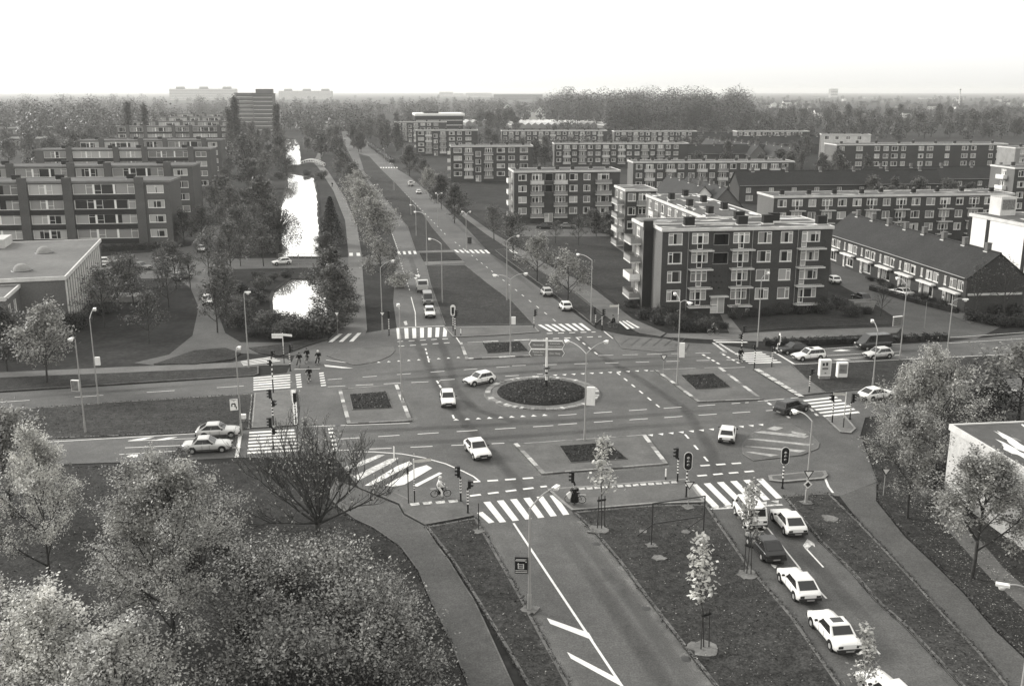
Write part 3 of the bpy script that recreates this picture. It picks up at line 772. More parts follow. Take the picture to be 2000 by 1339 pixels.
for k in range(4):
    paint(P((800 + 25 * k, 985 - 2 * k), (818 + 25 * k, 983 - 2 * k), (820 + 25 * k, 988 - 2 * k), (803 + 25 * k, 990 - 2 * k)), 'edge_block', 'paint_worn', z=.115)
paint(P((569, 763), (578, 762), (582, 830), (575, 831)), 'edge_block', 'paint_worn', z=.125)
line([(937, 1000), (960, 1020)], .5, 'edge_block')

# wear on the asphalt: pale dust along the kerbs, darker wheel tracks, patches and gully covers
def wear_mat(name, v, strength):
    m = mat(name, v, .85, .2, noise=[(6.0, .2)], coords='WORLD')
    nt = m.node_tree; b = nt.nodes['Principled BSDF']; out = nt.nodes['Material Output']
    at_ = nt.nodes.new('ShaderNodeAttribute'); at_.attribute_name = 'fade'
    geo = nt.nodes.new('ShaderNodeNewGeometry'); n = nt.nodes.new('ShaderNodeTexNoise'); n.inputs['Scale'].default_value = .9; n.inputs['Detail'].default_value = 5
    nt.links.new(geo.outputs['Position'], n.inputs['Vector'])
    mr = nt.nodes.new('ShaderNodeMapRange'); mr.inputs[1].default_value = .3; mr.inputs[2].default_value = .65; mr.inputs[3].default_value = .25 * strength; mr.inputs[4].default_value = strength
    nt.links.new(n.outputs[0], mr.inputs[0])
    mu = nt.nodes.new('ShaderNodeMath'); mu.operation = 'MULTIPLY'; nt.links.new(mr.outputs[0], mu.inputs[0]); nt.links.new(at_.outputs['Fac'], mu.inputs[1])
    tr = nt.nodes.new('ShaderNodeBsdfTransparent'); mx = nt.nodes.new('ShaderNodeMixShader')
    nt.links.new(mu.outputs[0], mx.inputs[0]); nt.links.new(tr.outputs[0], mx.inputs[1]); nt.links.new(b.outputs[0], mx.inputs[2]); nt.links.new(mx.outputs[0], out.inputs[0])
    return m
M['dust'] = wear_mat('kerb_dust', .3, .8); M['track'] = wear_mat('wheel_track', .08, .4)
_wz = [0]
def ribbon(name, pxs, w, material, prof):
    pts = P(*pxs); _wz[0] += 1; z = .0025 + (_wz[0] % 5) * .0006
    vs, fs, fd = [], [], []; k = len(prof)
    for i, p in enumerate(pts):
        d = (pts[min(i + 1, len(pts) - 1)] - pts[max(i - 1, 0)]).normalized(); nn = Vector((-d.y, d.x, 0))
        end = 0.0 if (i in (0, len(pts) - 1) and material == 'track') else 1.0
        for j in range(k):
            q = p + nn * w * (j / (k - 1) - (0 if material == 'dust' else .5)); vs.append((q.x, q.y, z)); fd.append(prof[j] * end)
    for i in range(len(pts) - 1):
        for j in range(k - 1): fs.append((i * k + j, i * k + j + 1, (i + 1) * k + j + 1, (i + 1) * k + j))
    me = bpy.data.meshes.new(name); me.from_pydata(vs, [], fs)
    a = me.attributes.new('fade', 'FLOAT', 'POINT'); a.data.foreach_set('value', fd)
    return obj(name, me, material, road)
D_ = (1, .55, .12, 0); T_ = (0, 1, 1, 0)
for pxs, w in (([(1134, 1016), (1165, 1047), (1215, 1107), (1275, 1187), (1340, 1272), (1395, 1341), (1660, 1700)], -1.9), ([(948, 1044), (1010, 1155), (1112, 1341), (1310, 1700)], 1.5 * -1), ([(1383, 990), (1459, 1103), (1548, 1207), (1641, 1341)], -.8),
               ([(1531, 972), (1601, 1058), (1665, 1121), (1713, 1177), (1776, 1233), (1877, 1341)], .9), ([(1003, 868), (1261, 850)], .8), ([(1058, 928), (1003, 868)], .8), ([(660, 761), (777, 751)], .7), ([(778, 752), (806, 824)], 1.2), ([(1307, 908), (1058, 929)], .7), ([(0, 803), (244, 785), (493, 770)], .7), ([(1277, 723), (1362, 786)], -.8)):
    if w < 0: ribbon('kerb_dust', pxs, -w, 'dust', D_) if pxs[0][0] in (948,) or False else ribbon('kerb_dust', list(reversed(pxs)), -w, 'dust', D_)
    else: ribbon('kerb_dust', pxs, w, 'dust', D_)
for pxs in ([(1085, 1020), (1180, 1160), (1300, 1339), (1500, 1650)], [(1120, 1020), (1225, 1160), (1345, 1339)], [(1440, 1010), (1540, 1130), (1690, 1300)], [(1505, 1015), (1600, 1110), (1760, 1290)], [(560, 845), (800, 838), (1100, 822), (1500, 795)], [(600, 872), (900, 860), (1150, 842), (1480, 818)], [(640, 738), (900, 718), (1200, 703), (1480, 692)], [(640, 750), (850, 737), (1100, 722), (1450, 708)],
            [(800, 640), (830, 700), (870, 780), (930, 850), (1000, 930), (1050, 1000)], [(850, 640), (870, 690), (890, 760), (930, 800), (1000, 822), (1100, 820)], [(1400, 950), (1390, 880), (1340, 800), (1250, 740), (1150, 680), (1090, 620)], [(1060, 580), (1000, 530), (930, 470), (860, 410)], [(835, 600), (815, 540), (795, 480)], [(0, 778), (250, 762), (490, 745)], [(250, 866), (480, 858)], [(1560, 700), (1700, 690), (1900, 678)]):
    ribbon('wheel_track', pxs, 1.5, 'track', T_)
for u, v, a_, b_ in ((1180, 1120, 2.2, 1.1), (905, 760, 3.0, 1.2), (1230, 830, 4.0, 1.0), (720, 862, 3.2, .9), (1600, 1160, 2.0, 1.0), (1320, 700, 4, .8), (950, 560, 2.5, 1.5)):
    c = W(u, v); th = R(7) if u < 1150 or v < 900 else R(100); d = Vector((math.cos(th), math.sin(th), 0)); nn = Vector((-d.y, d.x, 0))
    MB().sheet([c + d * a_ / 2 + nn * b_ / 2, c - d * a_ / 2 + nn * b_ / 2, c - d * a_ / 2 - nn * b_ / 2, c + d * a_ / 2 - nn * b_ / 2], .0018).build('asphalt_patch', 'metal_dark' if False else 'cycle', road)
for u, v in ((1165, 1062), (1262, 1188), (1340, 1286), (1000, 862), (660, 830), (820, 832), (1190, 690), (1450, 786), (1000, 640), (1120, 625), (985, 1120), (1060, 1262), (720, 720), (1330, 790)):
    c = W(u, v); MB().lathe([(.32, .004), (.3, .009), (.01, .0095)], (c.x, c.y, 0), 14).build('manhole_cover', 'metal_dark', road)
# sandy patches at the feet of saplings and posts
def patch(u, v, r, label):
    c = W(u, v); rr = random.Random(int(u)); n = 14
    pts = [c + Vector((math.cos(t) * r * rr.uniform(.65, 1.25), math.sin(t) * r * rr.uniform(.65, 1.25), 0)) for t in [2 * math.pi * i / n for i in range(n)]]
    struct(MB().prism(pts, .05, .135).build('sand_patch', 'sand', None, tri=True), label)
for i, (u, v, r) in enumerate([(1168, 1036, .85), (1372, 1268, .85), (1458, 1124, .75), (935, 1039, .45), (1036, 1192, .6), (1272, 1067, .45), (1374, 1050, .45), (1255, 1040, .35), (1288, 1092, .5), (1344, 992, .5), (1574, 983, .5), (1622, 1014, .7), (1340, 1040, .35)]):
    patch(u, v, r, 'pale sandy patch %s in the mown grass' % ['under the first sapling', 'under the sapling near the road edge', 'under the sapling by the dark car', 'under the thin post', 'under the poster lamp post', 'under one post of the steel frame', 'under the other post of the steel frame', 'under the frame brace', 'lying bare', 'under the give way sign', 'under the diamond sign', 'beside the cycle path', 'under the rear brace'][i])
# ------------------------------------------------------------------ buildings
M['roof_school'] = mat('school_roof', 0.17, 0.85, 0.25, noise=[(0.12, .2), (1.2, .15), (7.0, .15)])
TH = R(7)                                         # the estate stands on one grid, turned 7 degrees
_win_cache = {}

def window_meshes(kind, w, h):
    key = (kind, round(w, 2), round(h, 2))
    if key in _win_cache: return _win_cache[key]
    f = MB(); p = MB(); t = .1
    def bar(x0, x1, z0, z1, y0=-.015, y1=.07): f.box(x0, x1, y0, y1, z0, z1)
    def ring(x0, x1, z0, z1, tt=t):
        bar(x0, x1, z1 - tt, z1); bar(x0, x1, z0, z0 + tt); bar(x0, x0 + tt, z0 + tt, z1 - tt); bar(x1 - tt, x1, z0 + tt, z1 - tt)
    def glass(x0, x1, z0, z1): p.add([(x0, .05, z0), (x1, .05, z0), (x1, .05, z1), (x0, .05, z1)], [(0, 1, 2, 3)])
    if kind in ('A', 'B'):
        ring(0, w, 0, h)
        c = w * .34 if kind == 'A' else w * .66
        bar(c - t / 2, c + t / 2, t, h - t)
        x0, x1 = (t, c - t / 2) if kind == 'A' else (c + t / 2, w - t)
        bar(x0, x1, h * .76, h * .76 + t)
        bar(-.05, w + .05, -.07, -.002, -.09, .05)
        glass(t, w - t, t, h - t)
    elif kind == 'P':
        ring(0, w, 0, h); bar(w / 2 - t / 2, w / 2 + t / 2, t, h - t); bar(-.05, w + .05, -.07, -.002, -.09, .05); glass(t, w - t, t, h - t)
    elif kind == 'O':
        ring(0, w, 0, h); bar(-.05, w + .05, -.07, -.002, -.09, .05); glass(t, w - t, t, h - t)
    elif kind == 'D3':                             # balcony door between two side windows
        a, b = w * .33, w * .67; s = .78
        ring(0, a, s, h); ring(b, w, s, h); ring(a + .001, b - .001, 0, h, .1)
        for x0, x1 in ((t, a - t), (b + t, w - t), (a + .1, b - .1)): bar(x0, x1, h * .82, h * .82 + t)
        bar(a + .1, b - .1, .8, .9)
        glass(t, a - t, s + t, h - t); glass(b + t, w - t, s + t, h - t); glass(a + .1, b - .1, .1, h - t)
    elif kind == 'C':                              # balcony door left of a broad window
        a = w * .3; s = .78
        ring(0, a, 0, h, .09); ring(a + .001, w, s, h); c = w * .76
        bar(c - t / 2, c + t / 2, s + t, h - t); bar(c + t / 2, w - t, h * .82, h * .82 + t); bar(.09, a - .09, h * .82, h * .82 + t); bar(.09, a - .09, .8, .9)
        glass(.09, a - .09, .09, h - .09); glass(a + t, w - t, s + t, h - t)
    elif kind == 'S':                              # long strip window in groups with broad white mullions
        ring(0, w, 0, h, .08)
        n = max(1, round(w / 4.2)); st = w / n
        for i in range(1, n): bar(i * st - .22, i * st + .22, .08, h - .08, -.05, .07)
        for i in range(n):
            x0 = i * st + (.22 if i else .08); x1 = (i + 1) * st - (.22 if i < n - 1 else .08)
            k = x0 + (x1 - x0) * (.36 if i % 2 else .66)
            bar(k - .04, k + .04, .08, h - .08)
            if i % 2: bar(x0, k - .04, h * .35, h * .35 + .06)
            else: bar(k + .04, x1, h * .68, h * .68 + .06)
        glass(.08, w - .08, .08, h - .08)
    elif kind == 'DOOR':
        ring(0, w, 0, h, .09); bar(w * .48, w * .56, .09, h - .09); bar(.09, w * .48, h * .5, h * .56)
        for k in range(4): bar(.12, w * .46, .2 + k * .22, .34 + k * .22, .02, .06)
        glass(.09, w - .09, .09, h - .09)
    elif kind == 'V':                              # tall narrow bay of a curtain wall
        ring(0, w, 0, h, .06); bar(.06, w - .06, h * .3, h * .3 + .06); bar(.06, w - .06, h * .62, h * .62 + .05); glass(.06, w - .06, .06, h - .06)
    r = (f.mesh('window'), p.mesh('pane'))
    r[0].materials.append(M['white']); r[1].materials.append(M['pane'])
    _win_cache[key] = r
    return r

class Facade:
    """One outer wall with real openings. s runs along the wall seen from outside, left to right."""
    def __init__(s, parent, org, ang, width, height, material, name='wall'):
        s.p = parent; s.o = Vector(org); s.a = ang; s.w = width; s.h = height; s.op = []; s.m = material; s.name = name
        s.d = Vector((math.cos(ang), math.sin(ang), 0)); s.n = Vector((-s.d.y, s.d.x, 0))      # n points inwards
    def pt(s, x, z, dep=0.0): return s.o + s.d * x + s.n * dep + Vector((0, 0, z))
    def win(s, kind, x, z, w, h, name='window', far=False):
        if kind == 'D3':
            s.op += [(x, x + w, z + .78, z + h), (x + w * .33, x + w * .67, z, z + .78)]
        elif kind == 'C':
            s.op += [(x, x + w, z + .78, z + h), (x, x + w * .3, z, z + .78)]
        else: s.op.append((x, x + w, z, z + h))
        a, b = window_meshes(kind, w, h)
        o = obj('door' if kind == 'DOOR' else name, a, None, s.p, s.pt(x, z, .07), s.a)
        obj('pane', b, None, o)
        return o
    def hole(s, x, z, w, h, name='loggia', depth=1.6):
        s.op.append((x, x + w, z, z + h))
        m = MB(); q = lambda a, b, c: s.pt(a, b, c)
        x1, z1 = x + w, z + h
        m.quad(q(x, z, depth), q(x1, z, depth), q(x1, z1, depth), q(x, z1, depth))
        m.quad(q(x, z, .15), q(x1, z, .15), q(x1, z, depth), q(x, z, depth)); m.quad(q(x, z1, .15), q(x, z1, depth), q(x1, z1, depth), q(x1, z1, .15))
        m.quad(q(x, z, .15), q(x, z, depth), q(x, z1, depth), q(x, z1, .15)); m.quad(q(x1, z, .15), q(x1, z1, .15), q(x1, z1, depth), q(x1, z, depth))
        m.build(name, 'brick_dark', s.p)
        f = MB()
        for a, b, c, e in ((x - .08, x, z - .08, z1 + .08), (x1, x1 + .08, z - .08, z1 + .08), (x, x1, z - .08, z), (x, x1, z1, z1 + .08)):
            f.obox(s.pt((a + b) / 2, (c + e) / 2, 0), s.d * (b - a) / 2, s.n * .03, Vector((0, 0, (e - c) / 2)))
        f.build('surround', 'concrete', s.p)
    def balcony(s, x, z, w, dep=1.1, rail='bars', white=True):
        c = s.pt(x + w / 2, z - .1, -dep / 2)
        o = MB().obox(c, s.d * w / 2, s.n * (dep / 2 - .004), Vector((0, 0, .1))).build('balcony', 'offwhite' if white else 'concrete', s.p)
        r = MB(); zt = z + .95
        def pl(a, d): return s.pt(a, 0, d)
        segs = [((x + .03, -.02), (x + .03, -dep + .04)), ((x + .03, -dep + .04), (x + w - .03, -dep + .04)), ((x + w - .03, -dep + .04), (x + w - .03, -.02))]
        for (a, da), (b, db) in segs:
            A, B = pl(a, da), pl(b, db); L = (B - A).length
            for zz in (z + .06, zt): r.tube(A + Vector((0, 0, zz)), B + Vector((0, 0, zz)), .025, .025, 4, False)
            n = max(2, int(L / .3))
            for i in range(n + 1):
                q = A.lerp(B, i / n); r.tube(q + Vector((0, 0, z)), q + Vector((0, 0, zt)), .012, .012, 3, False)
        r.build('railing', 'metal_dark' if rail == 'bars' else 'metal', o)
        if rail == 'panel':
            pm = MB()
            for (a, da), (b, db) in segs:
                A, B = pl(a, da), pl(b, db); mid = (A + B) / 2 + Vector((0, 0, z + .45)); d = (B - A).normalized()
                pm.obox(mid, (B - A) / 2 * .96, Vector((-d.y, d.x, 0)) * .012, Vector((0, 0, .36)))
            pm.build('railing_panel', rnd.choice(['concrete', 'concrete', 'offwhite']), o)
        elif rail == 'solid':
            pm = MB()
            for (a, da), (b, db) in segs:
                A, B = pl(a, da), pl(b, db); mid = (A + B) / 2 + Vector((0, 0, z + .5)); d = (B - A).normalized()
                pm.obox(mid, (B - A) / 2 * .99, Vector((-d.y, d.x, 0)) * .03, Vector((0, 0, .45)))
            pm.build('railing_panel', 'white', o)
        return o
    def done(s):
        xs = sorted({0.0, s.w} | {round(q, 3) for o in s.op for q in o[:2]}); zs = sorted({0.0, s.h} | {round(q, 3) for o in s.op for q in o[2:]})
        m = MB()
        for j in range(len(zs) - 1):
            z0, z1 = zs[j], zs[j + 1]; zc = (z0 + z1) / 2; run = None
            for i in range(len(xs)):
                inside = True
                if i < len(xs) - 1:
                    xc = (xs[i] + xs[i + 1]) / 2
                    inside = any(o[0] < xc < o[1] and o[2] < zc < o[3] for o in s.op)
                if not inside and run is None: run = xs[i]
                if inside and run is not None:
                    m.quad(s.pt(run, z0), s.pt(xs[i], z0), s.pt(xs[i], z1), s.pt(run, z1)); run = None
        for x0, x1, z0, z1 in s.op:                # reveals
            for a, b in (((x0, z0), (x1, z0)), ((x1, z0), (x1, z1)), ((x1, z1), (x0, z1)), ((x0, z1), (x0, z0))):
                m.quad(s.pt(a[0], a[1]), s.pt(a[0], a[1], .15), s.pt(b[0], b[1], .15), s.pt(b[0], b[1]))
        return m.build(s.name, s.m, s.p)

def flat_roof(parent, x0, x1, y0, y1, z, fascia=.45, over=.18, mat_f='fascia', roof='roof', lip=.1):
    o = MB().box(x0 + .01, x1 - .01, y0 + .01, y1 - .01, z - .2, z + fascia - lip).build('roof', roof, parent)
    m = MB(); a0, a1, b0, b1 = x0 - over, x1 + over, y0 - over, y1 + over; zt = z + fascia
    m.box(a0, a1, b0, b0 + .22, z, zt); m.box(a0, a1, b1 - .22, b1, z, zt); m.box(a0, a0 + .22, b0 + .22, b1 - .22, z, zt); m.box(a1 - .22, a1, b0 + .22, b1 - .22, z, zt)
    m.build('fascia', mat_f, o)
    return o

def chimney(parent, x, y, z, w=.9, d=.6, h=1.0, pots=0, material='brick'):
    m = MB().box(x - w / 2, x + w / 2, y - d / 2, y + d / 2, z, z + h).box(x - w / 2 - .06, x + w / 2 + .06, y - d / 2 - .06, y + d / 2 + .06, z + h, z + h + .1)
    o = m.build('chimney', material, parent)
    c = MB()
    for i in range(pots): c.tube((x + (i - (pots - 1) / 2) * .3, y, z + h + .1), (x + (i - (pots - 1) / 2) * .3, y, z + h + .5), .1, .08, 6)
    if pots: c.build('chimney_pot', 'concrete', o)
    MB().box(x - w / 2 - .12, x + w / 2 + .12, y - d / 2 - .12, y + d / 2 + .12, z - .02, z + .12).build('flashing', 'offwhite', o)
    return o

def pt_on(org, rot, x, y): return Vector((org[0] + x * math.cos(rot) - y * math.sin(rot), org[1] + x * math.sin(rot) + y * math.cos(rot), 0))

BASE, ST = 1.35, 2.85
def estate_block(label, org, L, D, n=4, rot=TH, pattern=None, rail='panel', side='both', base=BASE, group='brick flats of the estate', chim=5, walls='brick', side_wall='brick_pale_and_sunlit', roof='roof_plain', mat_f='offwhite', step=None, front=True):
    """Four-storey brick flats with flat roof, windows and stacked balconies on the front."""
    b = empty('apartment_block', (org[0], org[1], 0), rot, label, 'building', group)
    H = base + n * ST
    f = Facade(b, (0, 0, 0), 0, L, H, walls)
    pattern = pattern or []
    for kind, xc, w in pattern:
        for k in range(n):
            z = base + k * ST
            if kind == 'A' or kind == 'B' or kind == 'P': f.win(kind, xc - w / 2, z + .85, w, 1.65)
            elif kind == 'D3': f.win('D3', xc - w / 2, z + .12, w, 2.4); f.balcony(xc - w / 2 - .45, z + .1, w + .9, 1.1, rail)
            elif kind == 'C': f.win('C', xc - w / 2, z + .12, w, 2.4); f.balcony(xc - w / 2 - .6, z + .1, w + 1.2, 1.1, rail)
            elif kind == 'T' and k > 0: f.win('P', xc - w / 2, z - .6, w, 1.9)
            elif kind == 'H' and k > 1: f.hole(xc - w / 2, z + .75, w, 1.75)
            elif kind == 'd' and k == 0: f.win('DOOR', xc - w / 2, .1, w, 2.3)
    f.done()
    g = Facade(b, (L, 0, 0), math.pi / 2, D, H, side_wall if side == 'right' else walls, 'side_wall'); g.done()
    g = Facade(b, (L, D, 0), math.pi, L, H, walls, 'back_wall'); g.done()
    g = Facade(b, (0, D, 0), -math.pi / 2, D, H, side_wall, 'side_wall')  # left wall paler than the front: sunlight put into the brick colour
    if side == 'balconies':
        for k in range(n):
            z = base + k * ST
            g.win('D3', D * .45, z + .12, 2.4, 2.4); g.balcony(D * .45 - .5, z + .1, 3.6, 1.2, 'solid' if k else 'panel')
    g.done()
    rf = flat_roof(b, 0, L, 0, D, H, mat_f=mat_f, roof=roof)
    for i in range(chim):
        x = L * (i + .5) / chim + rnd.uniform(-.6, .6)
        chimney(rf, x, D * rnd.choice([.35, .6]), H + .3, pots=rnd.choice([0, 1, 2]), material='brick_dark' if roof == 'roof' else 'brick')
    return b

# --- the large brick block beside the junction
org = W(1294.5, 446.5, BASE + 4 * ST + .45)
bm_ = empty('apartment_block', (org.x, org.y, 0), R(6.9), 'large four-storey brick flats beside the junction, stacked balconies, flat roof with pale puddles', 'building', 'brick flats of the estate')
Lm, Hm, Dm, D1 = 26.4, BASE + 4 * ST, 12.4, 5.2
f = Facade(bm_, (0, 0, 0), 0, Lm, Hm, 'brick')
for k in range(4):
    z = BASE + k * ST
    f.win('A', .95, z + .85, 2.15, 1.75)
    f.win('D3', 4.55, z + .12, 2.55, 2.45); f.balcony(4.15, z + .1, 3.55, 1.15, 'bars')
    f.win('D3', 10.9, z + .12, 2.55, 2.45); f.balcony(10.5, z + .1, 3.55, 1.15, 'bars')
    f.win('B', 14.75, z + .85, 2.15, 1.75); f.win('B', 18.3, z + .85, 1.9, 1.75)
    f.win('C', 21.6, z + .12, 2.9, 2.45); f.balcony(20.9, z + .1, 4.3, 1.15, 'bars')
f.hole(7.95, BASE + 2 * ST + .75, 2.2, 1.6); f.hole(7.95, BASE + 3 * ST + .75, 2.2, 1.6)
f.win('DOOR', 7.85, .15, 2.2, 2.5)
for x, z in ((2.6, .35), (11.2, .3), (13.4, .3), (21.2, .3), (23.2, .3)): f.win('O', x, z, .7, .5, 'cellar_window')
f.done()
ent = MB().box(7.6, 10.4, -.9, -.01, 2.75, 2.93).build('porch_roof', 'offwhite', bm_)
for i, (x, z) in enumerate([(8.2, 5.9), (9.0, 5.9), (7.8, 5.0), (8.6, 5.0), (9.4, 5.0), (8.2, 4.1), (9.0, 4.1)]):
    MB().tube((x, -.03, z), (x, .01, z), .16, .16, 8).build('vent', 'black', bm_)
Facade(bm_, (Lm, 0, 0), math.pi / 2, Dm, Hm, 'brick', 'side_wall').done()
Facade(bm_, (Lm, Dm, 0), math.pi, Lm + 1.5, Hm, 'brick', 'back_wall').done()
Facade(bm_, (0, D1, 0), -math.pi / 2, D1, Hm, 'brick_pale_and_sunlit', 'side_wall').done()  # same brick as the front, sunlight painted in as a paler tone
MB().box(-1.5, 0, D1, D1 + .03, 0, Hm).build('pier_wall', 'brick_dark', bm_)  # pier front in darker brick: its shade is put into the colour
g = Facade(bm_, (-1.5, Dm, 0), -math.pi / 2, Dm - D1, Hm, 'brick_pale_and_sunlit', 'side_wall')  # sunlit tone painted into the brick here too
for k in range(4):
    z = BASE + k * ST
    g.win('D3', 2.4, z + .12, 2.4, 2.4); g.balcony(1.2, z + .1, 4.6, 1.7, 'solid' if k == 1 else 'panel')
g.done()
rf = flat_roof(bm_, 0, Lm, 0, D1 + .4, Hm, mat_f='offwhite')
rf2 = flat_roof(bm_, -1.5, Lm - .01, D1 + .05, Dm, Hm + .03, mat_f='offwhite')
MB().box(-1.6, -.2, D1 - .5, D1 + .05, Hm - .5, Hm + 1.0).build('chimney', 'brick_dark', bm_)
for x, y in ((5.0, 3.4), (13.4, 3.6), (17.8, 4.6), (19.8, 7.0), (25.6, 2.6), (15.0, 9.5)): chimney(rf, x, y, Hm + .35, 1.5, 1.0, 1.25, 0, 'brick_dark')
def puddles(rf, x0, x1, y0, y1, z, n, seed):
    rr = random.Random(seed)
    for i in range(n):
        cx, cy = rr.uniform(x0, x1), rr.uniform(y0, y1); lx, ly = rr.uniform(.8, 2.6), rr.uniform(.18, .5)
        k = 14; pts = [(cx + math.cos(t) * lx * rr.uniform(.6, 1.2), cy + math.sin(t) * ly * rr.uniform(.5, 1.3)) for t in [2 * math.pi * j / k for j in range(k)]]
        MB().sheet(pts, z + .004 + .0006 * i).build('puddle', 'water', rf, tri=True)
puddles(rf, .8, Lm - 1, .35, .8, Hm + .35, 9, 3); puddles(rf2, 2, Lm - 1, 9.5, 11.8, Hm + .38, 9, 4); puddles(rf, 14, Lm - 1, 1.2, 4, Hm + .35, 4, 6)
# drain pipes
for x in (4.0, 13.9, 21.0): MB().tube((x, -.06, .2), (x, -.06, Hm), .05, .05, 5).build('drain_pipe', 'metal', bm_)

# --- its rear wing, seen above the roof
wo = W(1376, 422.8, Hm + .45)
Lw = 36.0
bw_ = empty('apartment_block', (wo.x - math.sin(R(7.5)) * Lw, wo.y + math.cos(R(7.5)) * Lw, 0), R(-82.5), 'long brick wing behind the large flats, side wall coloured as sunlit and puddled roof', 'building', 'brick flats of the estate')
f = Facade(bw_, (0, 0, 0), 0, Lw + 1.5, Hm, 'brick_pale_and_sunlit')  # wing wall brick lightened to paint the sun on it
for k in range(4):
    for i in range(8):
        x = 1.5 + i * 4.4
        if i % 2: f.win('D3', x, BASE + k * ST + .12, 2.5, 2.4); f.balcony(x - .5, BASE + k * ST + .1, 3.5, 1.1, 'panel')
        else: f.win('B', x, BASE + k * ST + .85, 2.1, 1.7)
f.done()
Facade(bw_, (Lw + 1.5, 0, 0), math.pi / 2, 10, Hm, 'brick', 'side_wall').done()
Facade(bw_, (Lw + 1.5, 10, 0), math.pi, Lw + 1.5, Hm, 'brick', 'back_wall').done()
Facade(bw_, (0, 10, 0), -math.pi / 2, 10, Hm, 'brick', 'side_wall').done()
rf = flat_roof(bw_, 0, Lw + 1.5, 0, 10, Hm, mat_f='offwhite')
for i in range(6): chimney(rf, 4 + i * 5.6, 2.2 if i % 2 else 6.6, Hm + .35, 1.3, .9, 1.2, 0, 'brick_dark')
puddles(rf, 2, Lw, .4, 1.3, Hm + .35, 12, 5); puddles(rf, 2, Lw, 8.4, 9.6, Hm + .35, 10, 8)
# stair tower block closing the far end of the wing
to = W(1230, 377, Hm)
bt_ = empty('apartment_block', (to.x - .5, to.y + 3, 0), R(7), 'brick flats seen edge-on at the far end of the wing, glazed balconies', 'building', 'brick flats of the estate')
f = Facade(bt_, (0, 0, 0), 0, 6.5, Hm, 'brick')
for k in range(4):
    f.win('B', .5, BASE + k * ST + .85, 1.7, 1.65); f.win('D3', 2.8, BASE + k * ST + .12, 2.5, 2.4); f.balcony(2.4, BASE + k * ST + .1, 3.4, 1.1, 'panel')
f.done()
Facade(bt_, (6.5, 0, 0), math.pi / 2, 10, Hm, 'brick', 'side_wall').done(); Facade(bt_, (6.5, 10, 0), math.pi, 6.5, Hm, 'brick', 'back_wall').done()
g = Facade(bt_, (0, 10, 0), -math.pi / 2, 10, Hm, 'brick_pale_and_sunlit', 'side_wall')  # sunlit side painted with the paler brick
for k in range(4): g.win('B', 1.0, BASE + k * ST + .85, 2.0, 1.65); g.win('D3', 4.6, BASE + k * ST + .12, 2.6, 2.4); g.balcony(3.6, BASE + k * ST + .1, 5.4, 1.5, 'panel')
g.done()
flat_roof(bt_, 0, 6.5, 0, 10, Hm, mat_f='offwhite')

# --- other estate blocks (front-left roof corner read from the photograph)
Z4 = BASE + 4 * ST + .45
def roofpt(u, v, z=Z4): p = W(u, v, z); return (p.x, p.y)
PB4 = [('A', 2.2, 2.1), ('D3', 5.9, 2.6), ('H', 9.0, 1.9), ('d', 9.0, 2.2), ('D3', 12.0, 2.6), ('B', 15.4, 2.1), ('B', 18.9, 1.8), ('C', 23.2, 3.0)]
estate_block('four-storey brick flats with white-edged balconies standing behind the lawn', roofpt(1004, 334), 27.5, 11, pattern=PB4, side='balconies', chim=6)
PB3 = [('B', 2.6, 3.0), ('D3', 6.6, 2.6), ('T', 10.2, 2.0), ('d', 10.2, 2.0), ('D3', 14.0, 2.6), ('B', 18.6, 3.0), ('P', 22.6, 2.4), ('P', 27.2, 3.0)]
estate_block('brick flats partly hidden by the round avenue trees', roofpt(880, 285), 30.5, 11, pattern=PB3, side='balconies', chim=5, rot=R(4))
estate_block('brick flats with pale balcony fronts, third back along the avenue', roofpt(812, 254), 32.0, 11, pattern=PB3, side='balconies', chim=5, rot=R(3))
estate_block('farthest brick flats along the avenue, below the white office roof', roofpt(770, 238), 34.0, 11, pattern=PB3, side='plain', chim=4, rot=R(3))
def rowpat(L, step=7.2):
    out = []; x = 2.0; i = 0
    while x < L - 2.5:
        out.append((('B', x, 2.1), ('D3', x, 2.5), ('P', x, 1.8), ('D3', x, 2.5), ('A', x, 2.1))[i % 5]); x += 3.5; i += 1
    return out
o3 = roofpt(1512, 383, BASE + 3 * ST + .45); 
estate_block('long three-storey brick flats behind the terraced houses, pale flat roof', o3, 57, 10, n=3, pattern=rowpat(57), chim=9, roof='roof', mat_f='offwhite', rail='bars')
estate_block('brick flats with washing on a balcony behind the gabled terrace', roofpt(1237, 316, BASE + 3 * ST + .45), 54, 10, n=3, pattern=rowpat(54), chim=10, rot=R(4))
estate_block('low brick flats beyond the chimney row, white roof edge', roofpt(1083, 280, BASE + 3 * ST + .45), 60, 10, n=3, pattern=rowpat(60), chim=8, rot=R(3), side='plain')
estate_block('distant brick flats in front of the glasshouses', roofpt(980, 255, BASE + 3 * ST + .45), 62, 10, n=3, pattern=rowpat(62), chim=7, rot=R(3), side='plain')
estate_block('distant brick flats below the wood, beside the glasshouses', roofpt(1200, 256, BASE + 3 * ST + .45), 48, 10, n=3, pattern=rowpat(48), chim=6, rot=R(2), side='plain')
estate_block('small distant brick flats in front of the shrubbery', roofpt(1440, 256, BASE + 3 * ST + .45), 42, 10, n=3, pattern=rowpat(42), chim=5, rot=R(2), side='plain')
estate_block('long four-storey brick flats at the eastern edge, white gable corner', roofpt(1635, 282), 68, 12, pattern=[(k, x, w) for k, x, w in rowpat(68) if k != 'D3'] + [('P', 9 + 14 * i, 2.6) for i in range(5)], chim=9, rot=R(5), side='plain', side_wall='brick_pale_and_sunlit')
